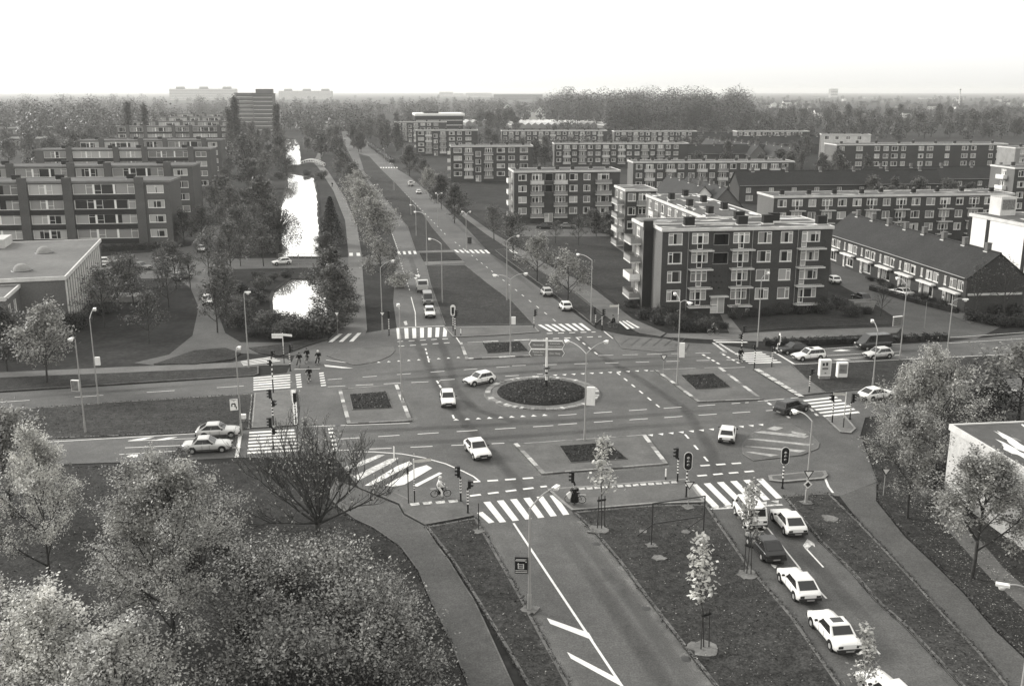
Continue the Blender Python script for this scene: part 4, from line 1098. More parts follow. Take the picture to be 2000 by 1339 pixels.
estate_block('short pale-topped flats behind the dark shrubs', roofpt(1605, 262), 22, 9, pattern=[('P', 2.5, 2.0), ('P', 7, 2.0), ('P', 12, 2.0), ('P', 17, 2.0)], chim=3, rot=R(-12), side='plain', walls='offwhite', mat_f='offwhite')
estate_block('brick flats cut by the edge of the view, white window on the gable', roofpt(1983, 327), 22, 11, pattern=[('A', 2.2, 2.1), ('D3', 6, 2.6)], chim=3, side='balconies')
estate_block('white flats at the very edge behind the brick gable', roofpt(1984, 288), 26, 11, pattern=[('P', 3, 2.0), ('P', 8, 2.0)], chim=3, side='plain', walls='concrete', side_wall='concrete')

# --- galleried flats on the western side
SL = 3.15
def west_block(label, corner, L, D=10.5, n=4, rot=R(6), strips=None, seed=1, detail=True):
    """corner: roof corner at the canal end. Strips of windows between projecting brick piers."""
    ox, oy = corner[0] - L * math.cos(rot), corner[1] - L * math.sin(rot)
    b = empty('apartment_block', (ox, oy, 0), rot, label, 'building', 'flats in rows beside the canal')
    base = 1.3; H = base + n * SL
    f = Facade(b, (0, 0, 0), 0, L, H, 'brick_left')
    x = L - 1.3; piers = []; i = 0
    f.win('P', x - 3.5, base + .9, 3.5, 1.7)
    for k in range(1, n): f.win('P', x - 3.5, base + k * SL + .9, 3.5, 1.7)
    x -= 4.0
    bands = MB()
    widths = [13.0, 7.2]; 
    while x > 3:
        piers.append((x - 1.9, x)); x -= 1.9
        w = min(widths[i % 2], x - .4); i += 1
        if w < 2.5: break
        for k in range(n):
            z = base + k * SL
            f.win('S', x - w + .15, z + .75, w - .3, 2.15)
            bands.obox((x - w / 2, -.05, z + .1), (w / 2 - .02, 0, 0), (0, .048, 0), (0, 0, .5))
        x -= w
    bands.build('spandrel', 'brick_dark', b)
    f.done()
    for a, c in piers: MB().box(a, c, -.55, -.002, 0, H + 1.2).build('pier', 'brick_left', b)
    gw = Facade(b, (L, 0, 0), math.pi / 2, D, H, 'brick_left', 'side_wall'); gw.done()
    Facade(b, (L, D, 0), math.pi, L, H, 'brick_left', 'back_wall').done(); Facade(b, (0, D, 0), -math.pi / 2, D, H, 'brick_left', 'side_wall').done()
    rf = flat_roof(b, 0, L, 0, D, H, .45, .15, mat_f='fascia_dark', roof='roof_plain')
    for a, c in piers[::1]: chimney(rf, (a + c) / 2 - 3, D * .5, H + .3, 1.6, 1.0, 1.0, 0, 'brick_dark')
    return b
ZL = 1.3 + 4 * SL + .45
west_block('nearest galleried flats behind the low school, brown brick piers', roofpt(330, 352, ZL), 62)
west_block('second row of galleried flats, open loggias on the top floor', roofpt(375, 322, ZL), 58)
west_block('third row of galleried flats with a bright top floor', roofpt(410, 290, ZL), 56)
west_block('fourth row of galleried flats, tall chimney piers', roofpt(430, 272.5, ZL), 54)
west_block('fifth row of galleried flats, pale grey in the haze', roofpt(450, 246, ZL), 60)
west_block('sixth row of galleried flats, only its roof edge visible', roofpt(450, 236.5, ZL), 62)
west_block('seventh row of galleried flats, dim behind the others', roofpt(450, 228, ZL), 64)
west_block('last row of galleried flats near the tower block', roofpt(452, 222, ZL), 66)

# --- the low school
so = roofpt(125, 541, 7.4)
sr = R(-77)
sfar = Vector((-73.1, 175.5, 0)); snear = Vector((so[0], so[1], 0))
sd = (sfar - snear).normalized(); Ls = (sfar - snear).length
rot_s = math.atan2(-sd.y, -sd.x)                   # facade facing the street on its right
sch = empty('school_building', (snear.x, snear.y, 0), math.atan2(sd.y, sd.x) - math.pi / 2, 'low flat-roofed school with tall window strips and white roof edge', 'building')
# local: x to the right of the far direction, y towards far
Hs = 7.0
f = Facade(sch, (0, 0, 0), math.pi / 2, Ls, Hs, 'brick_pale_and_sunlit')
nb = 17
for i in range(nb):
    x = .6 + i * (Ls - 1.2) / nb
    f.win('V', x, .6, (Ls - 1.2) / nb - .5, 2.5); f.win('V', x, 3.7, (Ls - 1.2) / nb - .5, 2.7)
    MB().obox(f.pt(x - .25, 3.5, -.1), f.d * .12, f.n * .095, Vector((0, 0, 3.4))).build('fin', 'white', sch)
f.done()
Facade(sch, (-30, 0, 0), 0, 30, Hs, 'brick_pale_and_sunlit', 'front_wall').done()
Facade(sch, (0, Ls, 0), math.pi, 30, Hs, 'brick_pale_and_sunlit', 'back_wall').done(); Facade(sch, (-30, Ls, 0), -math.pi / 2, Ls, Hs, 'brick_pale_and_sunlit', 'side_wall').done()
rf = flat_roof(sch, -30, 0, 0, Ls, Hs, .55, .25, mat_f='offwhite', roof='roof_school')
_si = Matrix.Translation(sch.location) @ Matrix.Rotation(sch.rotation_euler.z, 4, 'Z'); _si.invert()
for x, y in [tuple((_si @ W(u, v, 7.4))[:2]) for u, v in ((43, 529), (87, 494))]:
    MB().lathe([(1.3, Hs + .3), (1.15, Hs + .8), (.9, Hs + 1.2), (.5, Hs + 1.45), (.01, Hs + 1.5)], (x, y, 0), 12).build('roof_light', 'concrete', rf)
    MB().lathe([(1.5, Hs + .3), (1.5, Hs + .5), (1.3, Hs + .52)], (x, y, 0), 12).build('roof_light_kerb', 'metal_dark', rf)
for y in (1.5, 5, 8, 12, 17, 21, 24): MB().ball((-1.5 - (y % 3) * .2, y, Hs + .36), .7, 8, (1, .8, .12)).build('roof_puddle_painted_glare', 'white', rf)  # flattened blobs, sky reflection of the puddles painted white
MB().box(-24, -14, Ls - 7, Ls - .5, Hs + .2, Hs + 1.9).build('plant_room', 'fascia', rf)
sc2 = empty('school_building', sch.matrix_basis @ Vector((-12, -9.5, 0)), sch.rotation_euler.z, 'projecting classroom wing of the school with tall white-framed windows', 'building')
f = Facade(sc2, (-14, 0, 0), 0, 20.0, 6.2, 'brick_pale_and_sunlit')
for i in range(5): f.win('V', .6 + i * 3.2, .8, 2.6, 2.2); f.win('V', .6 + i * 3.2, 3.5, 2.6, 2.4)
f.done()
f = Facade(sc2, (6, 0, 0), math.pi / 2, 9.4, 6.2, 'brick_pale_and_sunlit', 'side_wall'); f.win('A', 2, 3.4, 1.6, 1.8); f.win('A', 5.4, 3.4, 1.6, 1.8); f.done()
Facade(sc2, (-14, 9.4, 0), -math.pi / 2, 9.4, 6.2, 'brick_pale_and_sunlit', 'side_wall').done(); Facade(sc2, (6, 9.4, 0), math.pi, 20, 6.2, 'brick_pale_and_sunlit', 'back_wall').done()
flat_roof(sc2, -14, 6, 0, 9.4, 6.2, .5, .25, mat_f='offwhite', roof='roof_school')
# entrance canopy and wall in front of the school
ec = W(205, 590)
en = empty('entrance_wall', (ec.x, ec.y, 0), TH, 'pale concrete entrance wall with a low ramp beside the school', 'wall')
MB().box(-2.2, .9, 0, .3, 0, 4.0).build('wall', 'concrete', en); MB().box(.9, 5, -.4, 3.0, 0, .9).build('ramp', 'concrete', en)

# --- terraced houses with a tiled roof
def terrace(label, org, rot, L, D, eave, ridge, bays, group, gable='gable', chim=6, front='full', wall='brick'):
    """front wall along local x at y=0."""
    b = empty('terraced_houses', (org[0], org[1], 0), rot, label, 'houses', group)
    f = Facade(b, (0, 0, 0), 0, L, eave, wall)
    st = L / bays
    for i in range(bays):
        x = i * st
        if front == 'full':
            f.win('P', x + .7, 3.3, .8, 1.45); f.win('A', x + 2.4, 3.2, 2.0, 1.55); f.win('B', x + 4.6, 3.2, 1.7, 1.55) if st > 6.6 else None
            f.win('P', x + 2.1, .55, 3.0, 1.9)
            f.win('DOOR', x + .6, .1, 1.1, 2.2)
            cy = MB().obox((x + 3.4, -.45, 2.72), (2.4, 0, 0), (0, .44, 0), (0, 0, .12)); cy.build('porch_roof', 'white', b)
        else:
            f.win('P', x + st * .3, 3.2, 1.5, 1.4); f.win('P', x + st * .3, .8, 2.2, 1.6)
    f.done()
    Facade(b, (L, 0, 0), math.pi / 2, D, eave, wall, 'side_wall').done(); Facade(b, (L, D, 0), math.pi, L, eave, wall, 'back_wall').done()
    Facade(b, (0, D, 0), -math.pi / 2, D, eave, wall, 'side_wall').done()
    o = .35; m = MB(); h2 = D / 2; sl = (ridge - eave) / h2
    e = eave - o * sl
    for s in (0, 1):
        y0 = -o if s == 0 else D + o
        m.add([(-o, y0, e), (L + o, y0, e), (L + o, h2, ridge), (-o, h2, ridge), (-o, y0, e - .14), (L + o, y0, e - .14), (L + o, h2, ridge - .14), (-o, h2, ridge - .14)],
              [(0, 1, 2, 3), (4, 7, 6, 5), (0, 4, 5, 1), (1, 5, 6, 2), (0, 3, 7, 4)] if s == 0 else [(1, 0, 3, 2), (7, 4, 5, 6), (4, 0, 1, 5), (5, 1, 2, 6), (3, 0, 4, 7)])
    rf = m.build('roof', 'tile', b)
    MB().tube((-o, h2, ridge), (L + o, h2, ridge), .14, .14, 6).build('ridge_tiles', 'tile', rf)
    for x in (.002, L - .002): MB().add([(x, 0, eave), (x, D, eave), (x, h2, ridge - .2)], [(0, 1, 2)]).build('gable', wall, b)
    for i in range(chim):
        x = L * (i + .5) / chim
        chimney(rf, x, h2, ridge - .35, .8, .7, 1.35, 0, 'brick_pale_and_sunlit')
    MB().tube((0, -.45, eave - .2), (L, -.45, eave - .2), .07, .07, 6).build('gutter', 'metal', b)
    return b
A_ = Vector((-math.sin(R(7)), math.cos(R(7)), 0))
near = W(1890, 541, 5.6); 
t_o = near + A_ * 50
terrace('long terrace of brick houses with dark tiled roof and chimneys, facing the side street', (t_o.x, t_o.y), R(-83), 50, 9.5, 5.6, 9.2, 7, 'terraced houses', chim=8)
_tb = COL.objects[-1]
MB().box(50.004, 50.06, .3, 9.2, 2.7, 3.05).build('string_course', 'offwhite', [o for o in COL.objects if o.get('label', '').startswith('long terrace of brick')][0])
p = W(1700, 350, 5.5)
terrace('terraced houses with one pale brick gable below the eastern flats', (p.x, p.y), R(6), 62, 9, 5.5, 9.0, 9, 'terraced houses', chim=6, front='plain')
p = W(1440, 365, 5.5)
terrace('dark roof with five chimneys behind the three-storey flats', (p.x + 2, p.y + 6), R(6), 64, 9, 5.5, 9.3, 9, 'terraced houses', chim=6, front='plain')
# gabled terraces running away from the camera
for i, (u, v, lab) in enumerate([(1345, 398, 'steep roof with a white pointed gable behind the wing'), (1388, 402, 'steep roof with a grey brick gable beside the bare tree')]):
    p = W(u, v, 5.0)
    terrace(lab, (p.x - math.sin(R(7)) * 34, p.y + math.cos(R(7)) * 34), R(-83), 34, 8, 5.0, 9.4, 5, 'gabled houses', chim=4, front='plain', wall='plaster' if i == 0 else 'brick_pale_and_sunlit')
for i, (u, v, lab) in enumerate([(1408, 296, 'small far gable left of the middle chimneys'), (1465, 303, 'small far pointed gable with a chimney'), (1533, 310, 'small far pointed gable nearest the dark trees')]):
    p = W(u, v, 5.0)
    terrace(lab, (p.x - math.sin(R(5)) * 40, p.y + math.cos(R(5)) * 40), R(-85), 40, 8, 5.0, 9.4, 5, 'gabled houses', chim=4, front='plain', wall='brick_pale_and_sunlit')
for i, (u, v, L) in enumerate([(1240, 300, 66), (1290, 272, 60), (1430, 280, 70)]):
    p = W(u, v, 5.5)
    terrace(['terrace roof with white chimney stubs below the glasshouses', 'low dark terrace roof under the wood', 'dark terrace roof dotted with chimneys beside the shrubbery'][i], (p.x, p.y), R(4), L, 9, 5.5, 9, 9, 'terraced houses', chim=8, front='plain')

# --- white school hall on the right, and the pale hall in the foreground
p = W(1896, 418, 10.0)
wb = empty('hall_building', (p.x, p.y + 0, 0), R(-80), 'tall white windowless hall behind the terraced houses, plant box on the roof', 'building')
# front wall along local x runs towards the camera
f = Facade(wb, (0, 0, 0), 0, 40, 9.6, 'plaster'); f.done()
for x in (-.2, 5.2, 16, 28): MB().box(x, x + .8, -.14, -.004, 0, 9.6).build('pilaster', 'brick_dark', wb)
Facade(wb, (40, 0, 0), math.pi / 2, 30, 9.6, 'plaster', 'side_wall').done(); Facade(wb, (0, 30, 0), -math.pi / 2, 30, 9.6, 'brick', 'side_wall').done(); Facade(wb, (40, 30, 0), math.pi, 40, 9.6, 'plaster', 'back_wall').done()
rf = flat_roof(wb, 0, 40, 0, 30, 9.6, .6, .2, mat_f='offwhite', roof='roof')
MB().box(.8, 4.2, 3.2, 6.4, 10.1, 13.4).build('plant_box', 'offwhite', rf)
MB().box(4.18, 4.26, 3.5, 6.1, 11.2, 13.1).build('louvre_panel', 'poster_grey', rf)
MB().box(1.1, 3.9, 3.5, 6.1, 9.9, 10.3).build('plant_box_plinth', 'metal_dark', rf)
for k in range(6): MB().box(.8 + k * .62, 1.0 + k * .62, 3.2, 6.4, 13.4, 13.62).build('cap_stone', 'offwhite', rf)

p = W(1858, 828, 6.1); q = W(2000, 912, 6.1)
dv = (q - p).normalized()
hb = empty('hall_building', (p.x, p.y, 0), math.atan2(dv.y, dv.x), 'pale rough-rendered flat-roofed hall at the right edge beside the plane trees', 'building')
f = Facade(hb, (0, 0, 0), 0, 26, 5.6, 'rough_render'); f.hole(15.3, 1.0, .9, 1.1, 'wall_niche', .4); f.done()
Facade(hb, (26, 0, 0), math.pi / 2, 24, 5.6, 'rough_render', 'side_wall').done(); Facade(hb, (0, 24, 0), -math.pi / 2, 24, 5.6, 'brick', 'side_wall').done(); Facade(hb, (26, 24, 0), math.pi, 26, 5.6, 'brick', 'back_wall').done()
rf = flat_roof(hb, 0, 26, 0, 24, 5.6, .5, .12, mat_f='offwhite', roof='roof')
puddles(rf, 1.5, 12, 1, 10, 6.0, 22, 9)

# --- tower block, white office, far slabs, glasshouses, town
def slab_block(name, label, org, rot, L, D, H, floors, wall, band, cat='building', group=None, cols=0, top=None):
    b = empty(name, (org[0], org[1], 0), rot, label, cat, group)
    MB().box(0, L, 0, D, 0, H).build('wall', wall, b)
    MB().box(-.2, L + .2, -.2, D + .2, H, H + .6).build('roof', 'roof_plain', b)
    fh = H / floors
    for k in range(floors):
        z = k * fh + fh * .35
        MB().box(.8, L - .8, -.25, -.01, z, z + fh * .42).build('window_band', band, b)
        MB().box(.5, L - .5, -.7, -.02, z - fh * .2, z - fh * .2 + .5).build('gallery_edge', 'offwhite', b)
    if cols:
        for i in range(cols + 1):
            x = .6 + (L - 1.2) * i / cols
            MB().box(x - .3, x + .3, -.75, -.005, 0, H).build('pier', wall, b)
    if top: MB().box(L * top[0], L * top[1], D * .2, D * .8, H + .6, H + .6 + top[2]).build('lift_house', wall, b)
    return b
tb = W(468, 250)
d_t = 640.0
def at(u, Y): x = (u - 1000) / FPX; return x * (Y * math.cos(PITCH) + CAM_H * math.sin(PITCH))
def hgt(v, Y):
    t = -(v - 669.5) / FPX
    # solve height for row v at distance Y
    return CAM_H + Y * (math.sin(-PITCH) + t * math.cos(PITCH)) / (math.cos(PITCH) + t * math.sin(PITCH))
Yt = 860.0
slab_block('tower_block', 'dark banded tower block beside the canal poplars', (at(464, Yt), Yt), R(4), at(500, Yt) - at(464, Yt), 12, hgt(183, Yt), 9, 'concrete', 'brick_left', top=None)
slab_block('tower_block', 'darker stair half of the tower block, taller with a roof box', (at(498, Yt), Yt - 2), R(4), at(537, Yt) - at(498, Yt), 14, hgt(184, Yt), 9, 'brick_pale_and_sunlit', 'brick_left', top=(.15, .95, 3.6))
Yo = 760.0
o = slab_block('office_building', 'white-roofed office standing behind the farthest avenue flats', (at(812, Yo), Yo), R(8), at(905, Yo) - at(812, Yo), 40, hgt(228, Yo), 4, 'brick_dark', 'brick_dark', top=(.2, .5, 3))
MB().box(-.5, 37, -.5, 40.5, hgt(228, Yo) + .62, hgt(222, Yo)).build('roof_parapet', 'plaster', o)
for i, (u0, u1, v0, Y, lab) in enumerate([(332, 460, 174, 1500, 'long pale gallery flats on the skyline behind the poplars'), (545, 648, 178, 1600, 'long pale gallery flats on the skyline right of the tower'), (965, 1060, 185, 1500, 'dark long roofed building on the skyline'),
                                        (858, 885, 180, 2300, 'pale hazy tower block on the horizon'), (887, 905, 183, 2400, 'second pale hazy tower block on the horizon'), (910, 960, 182, 2200, 'low pale hazy hall on the horizon'), (1622, 1636, 174, 2000, 'square grey tower on the eastern horizon'),
                                        (1868, 1884, 190, 1500, 'white block below the thin chimney on the horizon'), (1800, 1830, 191, 1700, 'low white roof on the eastern horizon'), (1690, 1712, 190, 1800, 'small white building on the eastern horizon'), (1590, 1622, 191, 1900, 'low white shed left of the grey tower')]):
    Y *= 2.4; h = hgt(v0, Y)
    o = slab_block('apartment_block', lab, (at(u0, Y), Y), R(3), at(u1, Y) - at(u0, Y), 30, h, 7 if i < 2 else 3, 'brick_left' if i in (2,) else 'concrete', 'brick_dark' if i == 2 else 'offwhite', 'building', 'buildings on the skyline', cols=int((at(u1, Y) - at(u0, Y)) / 40) if i < 2 else 0)
    if i < 2:
        for k in (.1, .45, .8): MB().box((at(u1, Y) - at(u0, Y)) * k, (at(u1, Y) - at(u0, Y)) * k + 30, 3, 11, h + .6, h + 8).build('lift_house', 'concrete', o)
for i, (u, v0, Y) in enumerate([(1872, 174, 1900)]):
    h = hgt(v0, Y)
    c = empty(['factory_chimney', 'crane_mast', 'radio_mast'][i], (at(u, Y), Y, 0), 0, ['thin white factory chimney on the eastern horizon', 'faint lattice crane mast on the eastern horizon', 'faint thin radio mast on the eastern horizon'][i], ['chimney', 'crane', 'mast'][i])
    MB().tube((0, 0, 0), (0, 0, h), 1.6 if i == 0 else .5, 1.0 if i == 0 else .3, 10).build('shaft', 'offwhite' if i == 0 else 'concrete', c)
    if i == 1: MB().obox((3, 0, h - 3), (8, 0, 2.5), (0, .3, 0), (0, 0, .3)).build('jib', 'concrete', c)
    if i == 0: MB().lathe([(1.3, h - 2), (1.5, h - 1), (1.3, h)], (0, 0, 0), 10).build('rim', 'metal_dark', c)
    if i == 2: MB().ball((0, 0, h), 1.0, 8).build('antenna', 'concrete', c)

def glasshouse(label, u, v, w, d, rot):
    p = W(u, v); b = empty('glasshouse', (p.x, p.y, 0), rot, label, 'glasshouse', 'glasshouses behind the flats')
    n = max(2, int(w / 6)); st = w / n
    m = MB(); fr = MB()
    for i in range(n):
        x = i * st
        m.add([(x, 0, 3), (x + st / 2, 0, 5), (x + st, 0, 3), (x, d, 3), (x + st / 2, d, 5), (x + st, d, 3)], [(0, 3, 4, 1), (1, 4, 5, 2), (0, 1, 2), (3, 5, 4)])
        fr.tube((x, 0, 3), (x, d, 3), .3, .3, 4); fr.tube((x + st / 2, 0, 5.05), (x + st / 2, d, 5.05), .2, .2, 4)
    m.build('glass_roof', 'greenhouse', b); fr.build('gutter', 'white', b)
    MB().box(0, w, 0, d, 0, 2.98).build('wall', 'greenhouse', b)
for a in (('ridged glasshouses in front of the pale twin-gabled house', 1000, 251, 60, 90, R(8)), ('bright ridged glasshouses below the edge of the wood', 1090, 250, 90, 80, R(8)), ('small pale glasshouses at the end of the row', 1180, 252, 50, 60, R(8)), ('white sheds behind the white-roofed office', 910, 246, 50, 40, R(8)), ('pale low sheds below the far wood edge', 1330, 243, 60, 40, R(3))):
    glasshouse(*a)

def small_house_mesh(w, d, e, r):
    wm = MB().box(0, w, 0, d, 0, e); wm.add([(0, 0, e), (0, d, e), (0, d / 2, r), (w, 0, e), (w, d, e), (w, d / 2, r)], [(0, 2, 1), (3, 4, 5)])
    rm = MB().add([(-.3, -.4, e - .1), (w + .3, -.4, e - .1), (w + .3, d / 2, r + .1), (-.3, d / 2, r + .1), (-.3, d + .4, e - .1), (w + .3, d + .4, e - .1)], [(0, 1, 2, 3), (3, 2, 5, 4)])
    cm = MB().box(w * .7, w * .7 + 1, d / 2 - .5, d / 2 + .5, r - 1, r + 1.4)
    out = []
    for mb, n, mt in ((wm, 'wall', 'brick_pale_and_sunlit'), (rm, 'roof', 'tile'), (cm, 'chimney', 'brick_pale_and_sunlit')):
        me = mb.mesh(n); me.materials.append(M[mt]); out.append((n, me))
    wh = [(n, me.copy()) if n == 'wall' else (n, me) for n, me in out]; wh[0][1].materials.clear(); wh[0][1].materials.append(M['offwhite'])
    return out, wh
HA, HW = small_house_mesh(16, 10, 6, 10)
rh = random.Random(21)
spots = []
for i in range(64):
    v = rh.choice([198, 202, 206, 210, 215, 220, 226, 232]) + rh.uniform(-2, 2); u = rh.uniform(1480, 2010)
    spots.append((u, v))
for i in range(22): spots.append((rh.uniform(0, 330), rh.uniform(226, 240)))
for i in range(12): spots.append((rh.uniform(700, 1060), rh.uniform(205, 216)))
for i, (u, v) in enumerate(spots):
    p = W(u, v); src = HW if rh.random() < .25 else HA
    side = 'east' if u > 1400 else ('west' if u < 400 else 'north')
    b = empty('house', (p.x, p.y, 0), rh.choice([R(5), R(95), R(-30), R(50)]), 'small %s pitched-roof house among trees on the %s outskirts' % ('white' if src is HW else 'brick', {'east': 'eastern', 'west': 'western', 'north': 'northern'}[side]), 'house', 'far houses on the %s outskirts' % side)
    for n, me in src: obj(n, me, None, b)
p = W(1022, 235)
b = empty('house', (p.x, p.y, 0), R(10), 'pale twin-gabled house above the glasshouses', 'house')
for k in (0, 1):
    MB().box(k * 13, k * 13 + 12.8, 0, 10, 0, 8).add([(k * 13, 0, 8), (k * 13 + 12.8, 0, 8), (k * 13 + 6.4, 0, 15)], [(0, 1, 2)]).build('wall', 'plaster', b)
    MB().add([(k * 13 - .3, -.3, 7.9), (k * 13 + 6.4, -.3, 15.2), (k * 13 + 6.4, 10, 15.2), (k * 13 - .3, 10, 7.9), (k * 13 + 13.1, -.3, 7.9), (k * 13 + 13.1, 10, 7.9)], [(0, 1, 2, 3), (1, 4, 5, 2)]).build('roof', 'tile', b)
    MB().box(k * 13 + 4, k * 13 + 8.8, -.12, -.01, 3, 6).build('window', 'pane', b)
# low buildings in the west
for i, (u, v, L, D, h, lab) in enumerate([(150, 268, 60, 20, 7, 'low school wing with white framed windows behind the rear flats'), (0, 268, 70, 18, 6, 'low flat-roofed brick building at the western edge'), (20, 292, 40, 14, 6, 'low white-edged brick building between the rows of flats'), (590, 254, 46, 16, 6, 'low pale building closing the end of the canal'), (570, 246, 50, 12, 8, 'second pale low building behind the end of the canal')]):
    p = W(u, v); b = empty('low_building', (p.x - (L * .6 if i < 3 else 0), p.y, 0), R(5), lab, 'building')
    f = Facade(b, (0, 0, 0), 0, L, h, 'brick_left' if i < 3 else 'concrete')
    for k in range(int(L / 6)): f.win('V', 2 + k * 6, h * .35, 2.6, h * .5)
    f.done(); Facade(b, (L, 0, 0), math.pi / 2, D, h, 'brick_left', 'side_wall').done(); Facade(b, (0, D, 0), -math.pi / 2, D, h, 'brick_left', 'side_wall').done()
    flat_roof(b, 0, L, 0, D, h, .5, .2, mat_f='offwhite', roof='roof_plain')
# ------------------------------------------------------------------ trees and shrubs
def branch_skeleton(rr, height, clear, spread, levels=3, nb=(7, 5, 4), up=.55, leader=True, trunk_r=.16, droop=0.0):
    """Segments (p0, p1, r0, r1, level) of a tree standing at the origin."""
    segs = []; tips = []
    def rv(): return Vector((rr.uniform(-1, 1), rr.uniform(-1, 1), rr.uniform(-1, 1)))
    def grow(p, d, ln, r, lev):
        k = 3 if lev else 5
        q = p; dd = d.normalized(); pts = [q]
        for i in range(k):
            dd = (dd + rv() * (.16 if lev else .05) + Vector((0, 0, .1 if lev < 2 else (-droop)))).normalized()
            n = q + dd * ln / k
            r0 = r * (1 - .75 * i / k); r1 = r * (1 - .75 * (i + 1) / k)
            segs.append((q, n, r0, r1, lev)); q = n; pts.append(q)
        if lev >= levels:
            tips.append(pts); return
        cnt = nb[min(lev, len(nb) - 1)]
        for c in range(cnt):
            t = (.25 + .75 * (c + rr.random()) / cnt) if lev else (clear / height + (1 - clear / height) * (c + rr.random() * .7) / cnt)
            i = min(k - 1, int(t * k)); base = pts[i].lerp(pts[i + 1], t * k - i)
            az = c * 2.4 + rr.uniform(-.6, .6)
            if lev == 0:
                out = Vector((math.cos(az), math.sin(az), 0))
                dd2 = (out * (1 - up * (.6 + .6 * t)) + Vector((0, 0, up * (.6 + .6 * t)))).normalized()
                l2 = spread * (1.05 - .55 * max(0, (t - .4)) / .6) * rr.uniform(.8, 1.1)
            else:
                dd2 = (d.normalized() + rv() * .85).normalized(); l2 = ln * rr.uniform(.42, .62)
            grow(base, dd2, l2, r * (.5 if lev == 0 else .5), lev + 1)
        tips.append(pts[-2:])
    grow(Vector((0, 0, 0)), Vector((0, 0, 1)), height * .93, trunk_r, 0)
    return segs, tips

def tree_meshes(seed, height, clear, spread, leaves, leaf, levels=3, nb=(8, 5, 4), up=.55, trunk_r=.16, scatter=.5, sides=5, minr=.012, droop=0.0):
    rr = random.Random(seed); nr = np.random.RandomState(seed)
    segs, tips = branch_skeleton(rr, height, clear, spread, levels, nb, up, True, trunk_r, droop)
    m = MB()
    for a, b, r0, r1, lev in segs: m.tube(a, b, max(minr, r0), max(minr * .8, r1), sides if lev == 0 else (4 if lev == 1 else 3), False)
    pts = []
    per = max(1, leaves // len(tips))
    tp = [np.array([p[:] for p in t]) for t in tips]
    idx = nr.randint(0, len(tp), leaves)
    for i in idx:
        t = tp[i]; k = nr.randint(0, len(t) - 1); w = nr.rand()
        pts.append(t[k] * (1 - w) + t[k + 1] * w)
    pts = np.array(pts) + nr.normal(size=(leaves, 3)) * scatter * np.array([1, 1, .8])
    pts[:, 2] = np.maximum(pts[:, 2], clear * .75)
    return m.mesh('trunk'), leaf_mesh('crown', pts, leaf, nr)

def cloud_meshes(seed, lobes, leaves, leaf, stems=None, shell=.35):
    """Dense foliage: leaf quads through a set of lobes (centre, radii)."""
    nr = np.random.RandomState(seed)
    vol = np.array([l[1][0] * l[1][1] * l[1][2] for l in lobes]) ** .67; vol /= vol.sum()
    which = nr.choice(len(lobes), leaves, p=vol)
    d = nr.normal(size=(leaves, 3)); d /= np.linalg.norm(d, axis=1, keepdims=True)
    q = nr.rand(leaves, 1) ** shell
    C = np.array([l[0] for l in lobes])[which]; Rr = np.array([l[1] for l in lobes])[which]
    pts = C + d * q * Rr + nr.normal(size=(leaves, 3)) * leaf * .6
    pts[:, 2] = np.maximum(pts[:, 2], .05)
    return leaf_mesh('crown', pts, leaf, nr, out=d * .8)

TREE_COUNT = [0]
def tree(name, label, foot, protos, scale=1.0, rot=None, group=None, cat='tree', sz=None):
    TREE_COUNT[0] += 1
    r = random.Random(TREE_COUNT[0] * 17)
    o = empty(name, foot, r.uniform(0, 6.28) if rot is None else rot, label, cat, group)
    s = scale; o.scale = (s, s, s if sz is None else sz)
    for n, me, mt in protos: obj(n, me, mt, o)
    return o

TRUE_H = {}; TRUE_R = {}
def proto(seed, mt, bark='bark', **k):
    a, b = tree_meshes(seed, **k)
    a.materials.append(M[bark]); b.materials.append(M[mt])
    co = np.empty(len(b.vertices) * 3, np.float32); b.vertices.foreach_get('co', co); TRUE_H[b.name] = float(np.percentile(co[2::3], 99.3)); TRUE_R[b.name] = float(np.percentile(np.hypot(co[0::3], co[1::3]), 94))
    return [('trunk', a, None), ('crown', b, None)]

